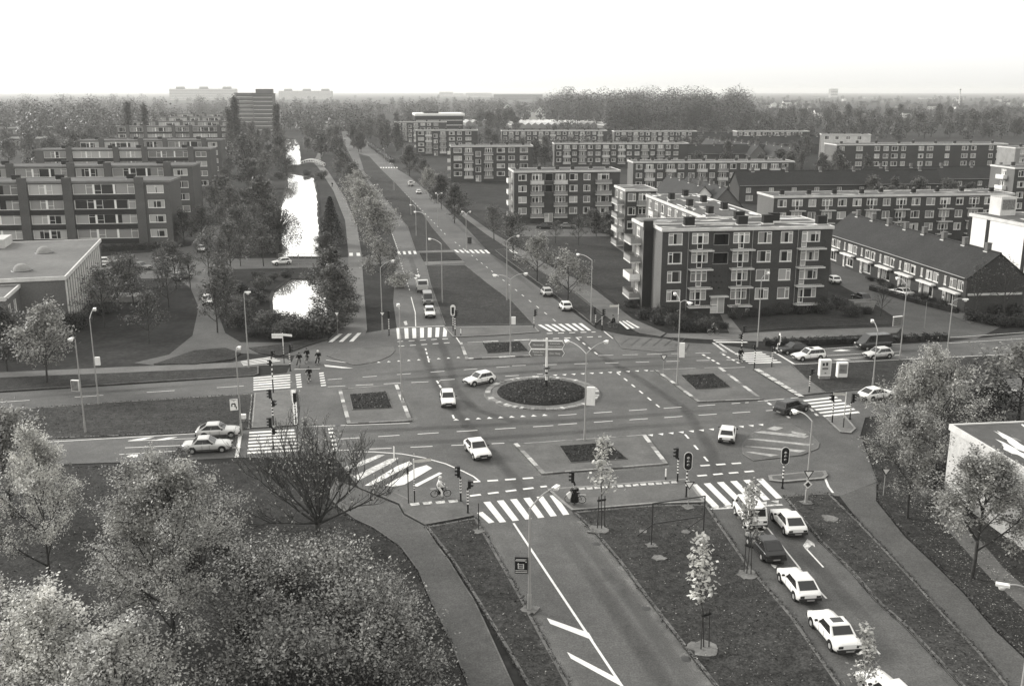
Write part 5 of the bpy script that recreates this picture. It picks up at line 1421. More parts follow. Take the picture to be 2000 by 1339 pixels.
# foreground broadleaves with pale autumn leaves
FG = [proto(11, 'leaf_pale', height=11.5, clear=2.6, spread=4.6, leaves=22000, leaf=.17, nb=(12, 7, 5), up=.62, scatter=.26),
      proto(12, 'leaf_pale', height=12.5, clear=2.4, spread=5.6, leaves=46000, leaf=.165, nb=(15, 8, 6), up=.6, trunk_r=.2, scatter=.27),
      proto(13, 'leaf_pale', height=9.0, clear=1.6, spread=4.2, leaves=17000, leaf=.16, nb=(12, 7, 5), up=.6, scatter=.26)]
def fan_tree(seed, H, Rw, limbs=15):
    rr = random.Random(seed); nr = np.random.RandomState(seed); m = MB(); pts = []
    m.tube((0, 0, 0), (0, 0, 1.1), .24, .2, 8)
    def grow(p, d, ln, r, lev):
        k = 4; q = p; dd = d.normalized(); out = [q]
        for i in range(k):
            dd = (dd + Vector((rr.uniform(-1, 1), rr.uniform(-1, 1), rr.uniform(-.7, 1))) * .22 + Vector((0, 0, .04))).normalized(); n = q + dd * ln / k
            m.tube(q, n, max(.01, r * (1 - .7 * i / k)), max(.008, r * (1 - .7 * (i + 1) / k)), 6 if lev == 0 else 3, False); q = n; out.append(q)
        if lev >= 2:
            for j in range(1 if rr.random() < .34 else 0): pts.append((out[-1].lerp(out[-2], rr.random()))[:])
        if lev == 3: return
        cnt = (9, 6, 4)[lev]
        for c in range(cnt):
            t = .22 + .76 * (c + rr.random()) / cnt; i = min(k - 1, int(t * k)); b = out[i].lerp(out[i + 1], t * k - i)
            side = Vector((rr.uniform(-1, 1), rr.uniform(-1, 1), rr.uniform(-.5, .9)))
            grow(b, dd * .9 + side * .8, ln * rr.uniform(.3, .5), r * .42, lev + 1)
    for i in range(limbs):
        az = i * 2.399 + rr.uniform(-.2, .2); el = math.radians(8 + 74 * ((i * 5) % limbs) / limbs)
        L = Rw * math.cos(el) ** .3 * rr.uniform(.85, 1.05); L = min(L, (H - 1.2) / max(.2, math.sin(el)))
        grow(Vector((0, 0, rr.uniform(.6, 1.3))), Vector((math.cos(az) * math.cos(el), math.sin(az) * math.cos(el), math.sin(el))), L * .92, .078, 0)
    p = np.array(pts) + nr.normal(size=(len(pts), 3)) * .12
    tm = m.mesh('trunk'); tm.materials.append(M['bark_pale']); cm = leaf_mesh('crown', p, .15, nr); cm.materials.append(M['leaf_mid'])
    return [('trunk', tm, None), ('crown', cm, None)]
FAN = fan_tree(19, 9.0, 6.6, 17)
PLANE = [proto(15, 'leaf_mid', height=9.8, clear=2.6, spread=3.9, leaves=17000, leaf=.2, nb=(13, 7, 5), up=.6, trunk_r=.17, scatter=.26),
         proto(16, 'leaf_mid', height=11.0, clear=2.6, spread=5.0, leaves=18000, leaf=.21, nb=(13, 7, 5), up=.58, trunk_r=.19, scatter=.34)]
SAP = [proto(s, 'leaf_pale', 'bark', height=5.4, clear=2.0, spread=1.0, leaves=420, leaf=.22, nb=(9, 3, 2), up=.75, trunk_r=.035, scatter=.2, levels=2) for s in (21, 22, 23)]
AVE = [proto(31, 'leaf_mid', height=9.5, clear=1.9, spread=4.4, leaves=7000, leaf=.36, nb=(12, 6, 4), up=.58, trunk_r=.17, scatter=.45),
       proto(32, 'leaf_mid', height=8.2, clear=2.0, spread=3.6, leaves=3400, leaf=.32, nb=(10, 6, 4), up=.55, trunk_r=.15, scatter=.4),
       proto(33, 'leaf_far', height=10.5, clear=1.6, spread=4.6, leaves=7000, leaf=.42, nb=(12, 6, 4), up=.6, trunk_r=.18, scatter=.55)]
THIN = [proto(41, 'leaf_far', height=8.5, clear=2.0, spread=3.6, leaves=1500, leaf=.32, nb=(11, 6, 4), up=.6, trunk_r=.15, scatter=.35),
        proto(42, 'leaf_far', height=10.0, clear=2.0, spread=4.2, leaves=2600, leaf=.36, nb=(12, 6, 4), up=.65, trunk_r=.17, scatter=.45)]
FAR = [proto(51, 'leaf_far', height=12, clear=1.0, spread=4.6, leaves=2800, leaf=.75, nb=(10, 5), up=.62, trunk_r=.22, scatter=.7, levels=2, minr=.05),
       proto(52, 'leaf_far', height=14, clear=1.2, spread=4.2, leaves=2800, leaf=.75, nb=(10, 5), up=.7, trunk_r=.24, scatter=.7, levels=2, minr=.05),
       proto(53, 'leaf_far', height=10, clear=1.5, spread=4.4, leaves=2400, leaf=.7, nb=(10, 5), up=.55, trunk_r=.2, scatter=.7, levels=2, minr=.05)]
NAKED = proto(43, 'leaf_far', height=8.5, clear=2.0, spread=3.6, leaves=160, leaf=.3, nb=(11, 6, 4), up=.65, trunk_r=.15, scatter=.35)
POPLAR = [proto(61, 'leaf_far', height=26, clear=2, spread=5.0, leaves=7000, leaf=.7, nb=(26, 4), up=.9, trunk_r=.4, scatter=.75, levels=2, minr=.05)]

def lobes_round(seed, n, R0, H, flat=.8):
    rr = random.Random(seed)
    return [((rr.uniform(-R0, R0) * .6, rr.uniform(-R0, R0) * .6, H * rr.uniform(.3, .75)), (R0 * rr.uniform(.35, .65), R0 * rr.uniform(.35, .65), H * rr.uniform(.25, .4))) for _ in range(n)]
def bush_proto(seed, mt, R0, H, leaves, leaf, n=9):
    me = cloud_meshes(seed, lobes_round(seed, n, R0, H), leaves, leaf); me.materials.append(M[mt])
    st = MB(); rr = random.Random(seed)
    for i in range(7):
        a = rr.uniform(0, 6.28); st.tube((0, 0, 0), (math.cos(a) * R0 * .5, math.sin(a) * R0 * .5, H * .7), .05, .02, 4, False)
    sm = st.mesh('stem'); sm.materials.append(M['bark'])
    return [('stem', sm, None), ('crown', me, None)]
BUSH_DARK = [bush_proto(71, 'leaf_ever', 2.2, 2.4, 2600, .26), bush_proto(72, 'leaf_dark', 2.6, 3.0, 2800, .28)]
BUSH_TALL = [bush_proto(73, 'leaf_ever', 2.6, 6.0, 5200, .32, 12), bush_proto(74, 'leaf_dark', 3.2, 6.5, 5200, .36, 13)]
BUSH_MID = [bush_proto(75, 'leaf_mid', 2.0, 2.2, 1800, .26), bush_proto(76, 'leaf_far', 3.0, 3.6, 2200, .4)]
# weeping willow
def willow(seed, H, Rw, n):
    nr = np.random.RandomState(seed); m = MB(); pts = []
    m.tube((0, 0, 0), (0, 0, H * .6), .4, .25, 7)
    for i in range(n):
        a = nr.rand() * 6.283; q = (nr.rand() ** .6) * Rw
        top = Vector((math.cos(a) * q, math.sin(a) * q, H * (.98 - .35 * (q / Rw) ** 2)))
        if i % 3 == 0: m.tube((0, 0, H * .5), top, .08, .03, 3, False)
        ln = top.z - nr.rand() * H * .25 - .4
        k = int(max(4, ln / .3))
        for j in range(k):
            pts.append((top.x + nr.normal() * .16 + math.cos(a) * .4 * j / k, top.y + nr.normal() * .16 + math.sin(a) * .4 * j / k, top.z - ln * j / k))
    tm = m.mesh('trunk'); tm.materials.append(M['bark'])
    cm = leaf_mesh('crown', np.array(pts), .34, nr, up=0, aspect=.35); cm.materials.append(M['leaf_ever'])
    return [('trunk', tm, None), ('crown', cm, None)]
WILLOW = willow(81, 8.5, 4.2, 260)
# conifer
def conifer(seed, H, Rw, n, mt='leaf_ever'):
    nr = np.random.RandomState(seed); h = nr.rand(n) ** .8; a = nr.rand(n) * 6.283
    q = Rw * (1 - h) * (.55 + .45 * nr.rand(n)) + .1
    pts = np.stack([np.cos(a) * q, np.sin(a) * q, .3 + h * (H - .3)], 1) + nr.normal(size=(n, 3)) * .12
    cm = leaf_mesh('crown', pts, .34, nr, up=.1, aspect=.45); cm.materials.append(M[mt])
    tm = MB().tube((0, 0, 0), (0, 0, H * .9), .18, .03, 6).mesh('trunk'); tm.materials.append(M['bark'])
    return [('trunk', tm, None), ('crown', cm, None)]
CONIFER = conifer(82, 9.0, 3.0, 6000)

def G(u, v, z=.05): p = W(u, v); p.z = z; return p
def fit(u, v, v2, pr): return height_at(u, v, v2) / (TRUE_H.get(pr[1][1].name) if isinstance(pr, list) and pr[1][1].name in TRUE_H else pr)

# --- foreground, left
for a in (('tall leafy tree in the left foreground, dark trunk showing below the pale leaves', 103, 1165, FG[0], (3.1 / TRUE_R[FG[0][1][1].name], fit(103, 1165, 832, FG[0]))),
          ('broad pale-leaved tree with forked dark trunk in the left foreground', 345, 1300, FG[1], (4.3 / TRUE_R[FG[1][1][1].name], fit(345, 1300, 898, FG[1]))),
          ('leafy tree at the bottom left corner', -20, 1360, FG[2], .72),
          ('low pale-leaved tree near the foot of the broad foreground tree', 260, 1620, FG[2], .95),
          ('slim tree with bare top beside the two waiting cars', 352, 985, THIN[0], .5),
          ('dark leafy tree at the left edge below the bin', 25, 1010, AVE[0], .8),
          ('leafy tree in the bottom corner in front of the broad tree', 130, 1520, FG[2], .95),
          ('pale leafy tree half cut by the left edge', -110, 1150, FG[0], .7)):
    s_ = a[4] if isinstance(a[4], tuple) else (a[4], a[4])
    tree('broadleaf_tree', a[0], G(a[1], a[2]), a[3], s_[0], sz=s_[1], group='autumn trees in the foreground')
tree('bare_tree', 'wide nearly bare tree with fanning branches in the foreground', G(622, 1056), FAN, 1.08, sz=1.36, group='autumn trees in the foreground')
# foreground shrubbery: whip-stemmed shrubs
def whip_shrub(seed, Rw, H, whips, leaves, leaf):
    nr = np.random.RandomState(seed); m = MB(); pts = []
    for i in range(whips):
        a = nr.rand() * 6.283; q = Rw * (.3 + .7 * nr.rand()); b = Vector((nr.normal() * .4, nr.normal() * .4, 0))
        mid = b + Vector((math.cos(a) * q * .4, math.sin(a) * q * .4, H * (.5 + .2 * nr.rand()))); end = b + Vector((math.cos(a) * q, math.sin(a) * q, H * (.75 + .35 * nr.rand())))
        m.tube(b, mid, .03, .02, 3, False); m.tube(mid, end, .02, .01, 3, False)
        for j in range(leaves // whips):
            t = nr.rand() ** .6; p = mid.lerp(end, t) if nr.rand() < .7 else b.lerp(mid, t)
            pts.append((p.x + nr.normal() * .3, p.y + nr.normal() * .3, max(.15, p.z + nr.normal() * .25)))
    sm = m.mesh('stem'); sm.materials.append(M['bark_pale'])
    cm = leaf_mesh('crown', np.array(pts), leaf, nr); cm.materials.append(M['leaf_shrub'])
    return [('stem', sm, None), ('crown', cm, None)]
WH = [whip_shrub(91, 2.4, 4.2, 90, 2700, .17), whip_shrub(92, 2.8, 4.8, 100, 3400, .18), whip_shrub(93, 2.0, 3.2, 80, 2000, .16)]
rw = random.Random(5)
k = 0
for (u, v, s) in [(550, 1140, .8), (640, 1150, .75), (480, 1160, 1.05), (560, 1200, 1.1), (660, 1200, 1.0), (735, 1195, .85), (770, 1250, .8), (700, 1280, 1.1), (590, 1300, 1.15), (480, 1290, 1.1), (770, 1325, .95), (815, 1345, .75), (680, 1380, 1.1), (560, 1400, 1.1), (450, 1400, 1.1), (800, 1400, 1.0), (430, 1080, .9), (840, 1410, .75), (380, 1120, .8)]:
    tree('shrub', 'tangled whip-stemmed shrub in the thicket beside the curving cycle path', G(u, v), WH[k % 3], s, group='thicket of shrubs beside the cycle path', cat='shrub'); k += 1

# --- right foreground planes
for lab, u, v, v2, pr, bh in (('round-crowned plane tree with straight trunk beside the pale hall', 1898, 1130, 885, PLANE[0], 6.4), ('plane tree in front of the corner of the pale hall', 1772, 1012, 800, PLANE[0], 5.6),
                              ('large plane tree whose crown hides the eastern carriageway', 1822, 905, 680, PLANE[1], 7.4), ('plane tree leaning over the eastern zebra crossing', 1765, 890, 722, PLANE[1], 6.4),
                              ('forked tree at the right edge behind the pale hall', 1988, 832, 655, AVE[1], 8.6)):
    tree('plane_tree', lab, G(u, v), pr, bh / 2 / TRUE_R[pr[1][1].name], sz=fit(u, v, v2, pr), group='plane trees near the pale hall')
tree('conifer', 'dark spreading evergreen behind the pale hall', G(1905, 828), bush_proto(77, 'leaf_ever', 3.4, 5.0, 5200, .26, 13), 1.1, cat='conifer')
tree('shrub', 'dark shrub at the corner of the pale hall', G(1836, 950), BUSH_DARK[0], .9, cat='shrub', group='dark shrubs')
tree('shrub', 'low dark shrub between two plane trunks', G(1840, 1000), BUSH_DARK[1], .6, cat='shrub', group='dark shrubs')
# --- saplings with stakes
def sapling(lab, u, v, pr, s):
    o = tree('sapling', lab, G(u, v, .1), pr, s, group='staked saplings', cat='sapling')
    st = MB()
    for d in (-.22, .22): st.tube((d, .1, 0), (d * .8, .05, 1.9), .03, .03, 5)
    st.build('stake', 'bark', o); MB().box(-.25, .25, .05, .12, 1.6, 1.7).build('tie', 'rubber', o)
sapling('staked sapling with thin pale leaves in front of the paved island', 1175, 1034, SAP[0], fit(1175, 1034, 850, SAP[0]))
sapling('staked sapling with two leafy tufts on the median near the roadside', 1374, 1266, SAP[1], fit(1374, 1266, 1045, SAP[1]))
sapling('staked sapling standing in front of the white van and dark car', 1458, 1122, SAP[2], fit(1458, 1122, 940, SAP[2]))
sapling('staked sapling over the boot of the white saloon at the bottom', 1680, 1405, SAP[0], 1.0)

# --- avenue and canal trees (north)
AVG = 'avenue trees north of the junction'
for lab, u, v, v2, pr, bh in (('half-bare avenue tree beside the lamp post and the left carriageway', 745, 562, 462, AVE[1], 8.2), ('round avenue tree, second on the canal side', 735, 492, 388, AVE[0], 9.5), ('round avenue tree, third on the canal side', 712, 440, 352, AVE[0], 9.5),
     ('round avenue tree, fourth on the canal side', 697, 412, 333, AVE[0], 9.5), ('dark low avenue tree, fifth on the canal side', 690, 385, 318, AVE[2], 10.5), ('avenue tree, sixth on the canal side', 672, 352, 295, AVE[2], 10.5), ('small thin tree beside the queue of northern cars', 782, 560, 528, BUSH_MID[0], 2.4),
     ('thin avenue tree nearest the northern zebra', 1109, 597, 486, AVE[1], 8.2), ('thin avenue tree second from the northern zebra', 1049, 550, 455, AVE[1], 8.2), ('thin avenue tree third from the northern zebra', 1003, 512, 415, THIN[1], 10), ('thin avenue tree fourth from the northern zebra', 965, 470, 400, THIN[1], 10),
     ('round avenue tree beside the parked far cars', 888, 436, 360, AVE[2], 10.5), ('dense round avenue tree in front of the hidden flats', 862, 408, 342, AVE[2], 10.5), ('dense avenue tree beside the far white car', 840, 385, 328, AVE[0], 9.5), ('dense avenue tree at the far zebra', 800, 345, 283, AVE[2], 10.5), ('dense avenue tree before the third flats', 828, 350, 310, AVE[2], 10.5),
     ('thin tree on the lawn left of the large flats', 1130, 480, 420, THIN[0], 8.5), ('thin tree before the flats with clipped balconies', 1085, 475, 430, THIN[0], 8.5)):
    tree('avenue_tree', lab, G(u, v), pr, fit(u, v, v2, pr if pr[1][1].name in TRUE_H else bh), group=AVG)
CG = 'trees along the canal'
tree('weeping_willow', 'weeping willow hanging over the bright canal', G(548, 492), WILLOW, fit(548, 492, 405, 8.5), group=CG)
tree('weeping_willow', 'small far willow leaning over the canal by the footbridge', G(560, 345), WILLOW, fit(560, 345, 300, 8.5), group=CG)
tree('conifer', 'dark pyramid-shaped evergreen on the canal bank', G(648, 478), CONIFER, fit(648, 478, 386, 9.0), group=CG, cat='conifer')
for i, (lab, u, v, v2, pr, bh) in enumerate((('bushy tree between the pond and the canal path', 650, 600, 485, AVE[2], 10.5), ('loose bush at the end of the causeway', 640, 512, 455, AVE[2], 10.5), ('leafy tree on the pond bank behind the hedge', 655, 645, 520, AVE[2], 10.5),
     ('thin tree leaning over the pond', 445, 640, 520, THIN[1], 10), ('thin tree left of the pond bushes', 425, 650, 540, THIN[0], 8.5), ('bare tree on the canal slope opposite the willow', 470, 500, 400, THIN[1], 10), ('bare tree on the upper canal slope', 455, 450, 360, THIN[1], 10),
     ('bare tree on the grassy slope near the causeway', 500, 470, 395, THIN[0], 8.5), ('thin tree between the parked cars', 372, 565, 495, THIN[0], 8.5), ('thin tree beside the parked silver saloon', 345, 565, 470, THIN[1], 10), ('young tree on the school lawn', 292, 672, 565, THIN[0], 8.5), ('thin tree in front of the school window strips', 205, 640, 520, THIN[1], 10),
     ('bushy tree close to the nearest galleried flats', 395, 480, 400, THIN[1], 10), ('dark tree against the gable of the nearest flats', 360, 478, 410, AVE[2], 10.5))):
    tree('canal_tree', lab, G(u, v), pr, fit(u, v, v2, pr), group=CG)
tree('broadleaf_tree', 'round leafy tree on the verge in front of the school', G(92, 748), AVE[0], fit(92, 748, 595, AVE[0]), group='trees around the school')
tree('broadleaf_tree', 'dark tree at the left edge in front of the school wing', G(15, 725), AVE[2], .62, group='trees around the school')
tree('shrub', 'dark round shrub beside the school entrance wall', G(197, 612), BUSH_DARK[0], .9, group='dark shrubs', cat='shrub')
tree('shrub', 'dark shrub on the school lawn behind the lamp post', G(150, 640), BUSH_DARK[1], .8, group='dark shrubs', cat='shrub')
# hedge-like mass of dark bushes round the pond
rp = random.Random(9)
for (u, v) in [(470, 640), (500, 655), (535, 660), (570, 662), (605, 662), (640, 655), (662, 640), (672, 622), (445, 625), (455, 600), (480, 610), (520, 640), (555, 645), (590, 650), (625, 645), (672, 600), (500, 590), (515, 565), (470, 570), (640, 560), (655, 545), (535, 548), (505, 545), (560, 541), (610, 541)]:
    pr = (BUSH_DARK + BUSH_DARK + BUSH_MID[1:])[rp.randrange(5)]
    tree('shrub', 'dark shrub in the belt around the bright pond', G(u, v), pr, rp.uniform(.65, 1.0) * (.6 if 541 <= v <= 548 else 1), group='dark shrubs around the pond', cat='shrub')
for (u, v) in [(540, 470), (525, 495), (515, 470), (600, 342), (560, 335), (545, 350), (535, 400), (520, 430), (632, 480), (645, 500), (628, 350)]:
    tree('shrub', 'bush on the canal bank between willow and footbridge', G(u, v), (BUSH_DARK + BUSH_MID)[rp.randrange(4)], rp.uniform(.7, 1.2), group='bushes on the canal bank', cat='shrub')
for (u, v) in [(430, 560), (452, 540), (470, 520), (440, 590), (408, 540), (490, 505), (515, 520), (480, 480), (455, 470), (430, 455), (505, 450), (470, 430), (440, 420), (490, 415), (230, 590), (262, 600), (330, 600), (318, 560), (245, 560), (232, 610)]:
    tree('canal_tree', 'half-bare thin tree around the parking street and the causeway', G(u, v), THIN[rp.randrange(2)], rp.uniform(.55, .9), group='thin trees around the parking street')
# slope of trees between flats and canal
for i in range(32):
    t = rp.random(); v = 300 + 150 * t ** 1.4; lo = 445 - 25 * t; hi = 545 - 10 * t
    tree('canal_tree', 'bushy half-bare tree on the slope between flats and canal', G(rp.uniform(lo, hi), v), (THIN + FAR[:1] + THIN + FAR[2:])[rp.randrange(6)], rp.uniform(.55, .9), group='trees on the canal slope')
for i in range(26):
    v = rp.uniform(268, 330)
    tree('canal_tree', 'far tree beside the end of the canal', G(rp.uniform(470, 555) if i % 2 else rp.uniform(600, 665), v), FAR[rp.randrange(3)], rp.uniform(.6, 1.0), group='far canal trees')
for u, v, v2, lab in ((462, 300, 190, 'tall slim poplar in front of the tower block'), (543, 300, 204, 'tall slim poplar right of the tower block'), (256, 292, 200, 'tall poplar rising behind the western roofs'), (287, 290, 204, 'shorter poplar beside the tall western poplar'), (452, 304, 212, 'slim poplar at the end of the rows of flats')):
    tree('poplar', lab, G(u, v), POPLAR[0], fit(u, v, v2, POPLAR[0]), group='poplars')

# --- bushes around the large flats
for (u, v, s, d) in [(1235, 600, .8, 0), (1262, 622, .9, 0), (1290, 632, .9, 0), (1320, 640, .95, 1), (1350, 645, .9, 0), (1380, 645, .8, 1), (1330, 622, .8, 0), (1372, 626, .8, 0), (1300, 616, .8, 1), (1410, 640, .6, 0), (1440, 622, .7, 1), (1470, 618, .7, 0), (1500, 616, .7, 0), (1530, 614, .7, 1), (1560, 612, .8, 0), (1590, 610, .8, 0), (1610, 612, .9, 1), (1640, 600, 1.0, 0), (1660, 618, .8, 1), (1690, 612, .7, 0), (1225, 470, 1.1, 0), (1200, 462, 1.1, 0), (1180, 455, .9, 1), (1250, 585, .8, 1)]:
    tree('shrub', 'dark evergreen shrub at the foot of the large brick flats', G(u, v, .0), BUSH_DARK[d], s * .8, group='dark shrubs at the large flats', cat='shrub')
tree('garden_tree', 'small bare garden tree beside the side street', G(1720, 618), NAKED, .5, group='garden trees')
tree('garden_tree', 'bare garden tree against the end wall of the terrace', G(1905, 625), NAKED, .85, group='garden trees')
tree('garden_tree', 'second bare garden tree against the end wall of the terrace', G(1960, 620), NAKED, .9, group='garden trees')
for (u, v) in [(1900, 625), (1930, 632), (1960, 636), (1990, 636), (2015, 630), (1945, 615), (1985, 615)]:
    tree('shrub', 'dark garden shrub at the corner of the terrace', G(u, v), BUSH_DARK[0], .75, group='garden shrubs at the terrace', cat='shrub')
for i in range(9):
    tree('shrub', 'low front-garden shrub along the terrace', G(1700 + i * 20, 548 + i * 7.2), BUSH_DARK[i % 2], .38, group='front garden shrubs', cat='shrub')
# clipped hedge beside the eastern carriageway
def hedge(label, pts, w, h, leaves, leaf=.2, mt='leaf_ever'):
    nr = np.random.RandomState(len(label)); pts = [np.array(p[:]) for p in pts]; P_ = []
    seg = [np.linalg.norm(b - a) for a, b in zip(pts[:-1], pts[1:])]; tot = sum(seg)
    for a, b, s in zip(pts[:-1], pts[1:], seg):
        n = int(leaves * s / tot); t = nr.rand(n, 1); d = (b - a) / s; nn = np.array([-d[1], d[0], 0])
        q = a + (b - a) * t + nn * (nr.rand(n, 1) - .5) * w
        hh = h * (.8 + .3 * np.sin(t * 40 + nr.rand() * 6) * nr.rand(n, 1)); q[:, 2:3] = hh * nr.rand(n, 1) ** .5
        P_.append(q)
    o = empty('hedge', (0, 0, 0), 0, label, 'hedge')
    obj('foliage', leaf_mesh('foliage', np.concatenate(P_), leaf, nr), mt, o)
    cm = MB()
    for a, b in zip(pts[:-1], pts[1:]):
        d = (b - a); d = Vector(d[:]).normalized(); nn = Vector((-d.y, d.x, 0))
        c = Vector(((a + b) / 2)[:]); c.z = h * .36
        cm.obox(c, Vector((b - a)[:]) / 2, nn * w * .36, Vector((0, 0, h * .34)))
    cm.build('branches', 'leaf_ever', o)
hedge('low dark hedge between cycle path and eastern carriageway', P((1492, 674), (1600, 671), (1700, 668), (1850, 662)), 1.3, 1.0, 9000)
hedge('low garden hedge in front of the terraced houses', P((1700, 566), (1790, 592), (1870, 612)), .9, 1.0, 3000)
hedge('second garden hedge in front of the terraced houses', P((1655, 520), (1690, 536), (1730, 550)), .9, 1.0, 1600)
hedge('hedge in the far northern median', P((722, 285), (745, 302), (765, 318)), 3.0, 2.2, 2600, .5)
hedge('dark hedge beneath the western flats', P((200, 490), (330, 484)), 2.0, 1.4, 2600, .3, 'leaf_dark')

# --- background trees one can tell apart
rb = random.Random(33)
def scatter(n, ulo, uhi, vlo, vhi, label, group, smin=.7, smax=1.1, protos=None):
    for i in range(n):
        v = rb.uniform(vlo, vhi); u = rb.uniform(ulo, uhi)
        tree('background_tree', label, G(u, v, 0), (protos or FAR)[rb.randrange(len(protos or FAR))], rb.uniform(smin, smax), group=group)
scatter(34, 905, 1235, 275, 330, 'bushy garden tree between the brick flats', 'garden trees between the flats', .5, .8)
scatter(30, 1330, 1640, 275, 345, 'garden tree beside the chimneyed roofs', 'garden trees beside the terraces', .5, .8)
scatter(16, 1560, 1700, 330, 380, 'dark tree in front of the eastern flats', 'trees before the eastern flats', .5, .85)
scatter(18, 1640, 1990, 385, 420, 'tree in the gap behind the terraced houses', 'trees behind the terrace', .45, .7)
scatter(14, 930, 1010, 240, 262, 'tree beside the glasshouses', 'trees beside the glasshouses', .9, 1.3)
scatter(24, 0, 260, 270, 330, 'tree between the western low buildings', 'trees among the western low buildings', .6, 1.0)
scatter(30, 690, 780, 255, 300, 'far avenue tree near the road bend', 'far avenue trees', .7, 1.1)
scatter(36, 1600, 2000, 235, 270, 'tree on the eastern outskirts beyond the flats', 'trees on the eastern outskirts', .9, 1.4)
scatter(16, 1440, 1600, 238, 262, 'rounded tree in the plantation below the wood', 'plantation below the wood', 1.0, 1.3)
scatter(10, 1150, 1220, 440, 470, 'bush beside the parking lane', 'bushes beside the parking lane', .3, .45)

# --- woods that read as one mass
def wood(name, label, regions, n, leaf, mt='leaf_far'):
    """regions: (u0, u1, Y0, Y1, height lo, height hi)"""
    nr = np.random.RandomState(len(label) + n); P_ = []; tr = MB(); O = []
    per = n // sum(r[6] for r in regions)
    for u0, u1, Y0, Y1, h0, h1, cnt in regions:
        for i in range(cnt):
            Y = Y0 + (Y1 - Y0) * nr.rand(); u = u0 + (u1 - u0) * nr.rand(); x = at(u, Y); h = h0 + (h1 - h0) * nr.rand(); r = h * (.26 + .12 * nr.rand())
            d = nr.normal(size=(per, 3)); d /= np.linalg.norm(d, axis=1, keepdims=True); q = nr.rand(per, 1) ** .4
            sub = nr.normal(size=(per, 3)) * .12
            c = np.array([x, Y, h * (.5 if i % 3 else .3)])
            P_.append(c + (d * q + sub * .2) * np.array([r, r, h * .46])); O.append(d)
            tr.tube((x, Y, 0), (x, Y, h * .6), .35, .2, 4, False)
    P_ = np.concatenate(P_); P_[:, 2] = np.maximum(P_[:, 2], .5)
    o = tag(obj(name, leaf_mesh(name, P_, leaf, nr, out=np.concatenate(O) * .7), mt), label, 'wood', None, 'stuff')
    t = tr.build('trunks', 'bark', o); t['kind'] = 'stuff'
    return o
wood('woodland', 'dark wood on the right of the skyline', [(1080, 1480, 900, 1300, 22, 42, 150), (1180, 1460, 820, 930, 18, 36, 60)], 150000, 1.5, 'leaf_wood')
wood('woodland', 'hazy belt of trees along the western skyline', [(-150, 330, 640, 1000, 14, 30, 160), (-300, 460, 1000, 1600, 16, 34, 120)], 130000, 1.4, 'leaf_belt')
wood('woodland', 'pale distant treeline across the middle of the skyline', [(540, 1100, 1000, 1900, 16, 24, 170), (550, 720, 780, 1000, 16, 24, 50)], 48000, 2.0, 'leaf_belt')
wood('woodland', 'low mass of trees over the eastern outskirts', [(1450, 2150, 700, 1300, 9, 17, 230), (1480, 2150, 1300, 2600, 10, 18, 150)], 76000, 1.7, 'leaf_wood')
wood('woodland', 'thin far treeline on the horizon', [(-400, 2400, 2600, 4200, 12, 20, 220)], 26000, 3.2, 'leaf_belt')
wood('shrubbery', 'mass of bushes behind the chimneyed terraces', [(900, 1650, 480, 800, 6, 12, 130)], 34000, 1.1, 'leaf_dark')
wood('shrubbery', 'bushes among the western gardens', [(-80, 470, 420, 640, 6, 12, 60)], 18000, 1.0)

# fallen leaves
def litter(label, polys, n):
    nr = np.random.RandomState(n); P_ = []
    for px, share in polys:
        A, B, C, D = [np.array(p[:]) for p in P(*px)]; k = int(n * share); s = nr.rand(k, 1); t = nr.rand(k, 1)
        q = (A * (1 - s) + B * s) * (1 - t) + (D * (1 - s) + C * s) * t; q[:, 2] = .135 + nr.rand(k) * .03; P_.append(q)
    tag(obj('fallen_leaves', leaf_mesh('fallen_leaves', np.concatenate(P_), .1, nr, up=3), 'leaf_mid'), label, 'leaves', None, 'stuff')
litter('fallen leaves scattered over the grass and path edges', [([(1140, 1015), (1380, 990), (1640, 1339), (1400, 1339)], .12), ([(1531, 972), (1625, 966), (1960, 1330), (1880, 1339)], .12), ([(1714, 950), (1790, 900), (2100, 1250), (1990, 1275)], .5), ([(1690, 830), (1720, 930), (1800, 950), (1800, 840)], .12), ([(840, 1032), (930, 1012), (1110, 1339), (1035, 1339)], .05), ([(880, 500), (1110, 620), (1190, 610), (1040, 500)], .09)], 2600)
# ------------------------------------------------------------------ vehicles
def lerp3(a, b, t): return tuple(a[i] + (b[i] - a[i]) * t for i in range(3))
def patch_on(q, u0, u1, v0, v1, off=.012):
    """Part of a quad (A, B, C, D) lifted off it."""
    A, B, C, D = [Vector(p) for p in q]
    n = (B - A).cross(D - A).normalized() * off
    f = lambda u, v: A.lerp(B, u).lerp(D.lerp(C, u), v) + n
    return [f(u0, v0), f(u1, v0), f(u1, v1), f(u0, v1)]

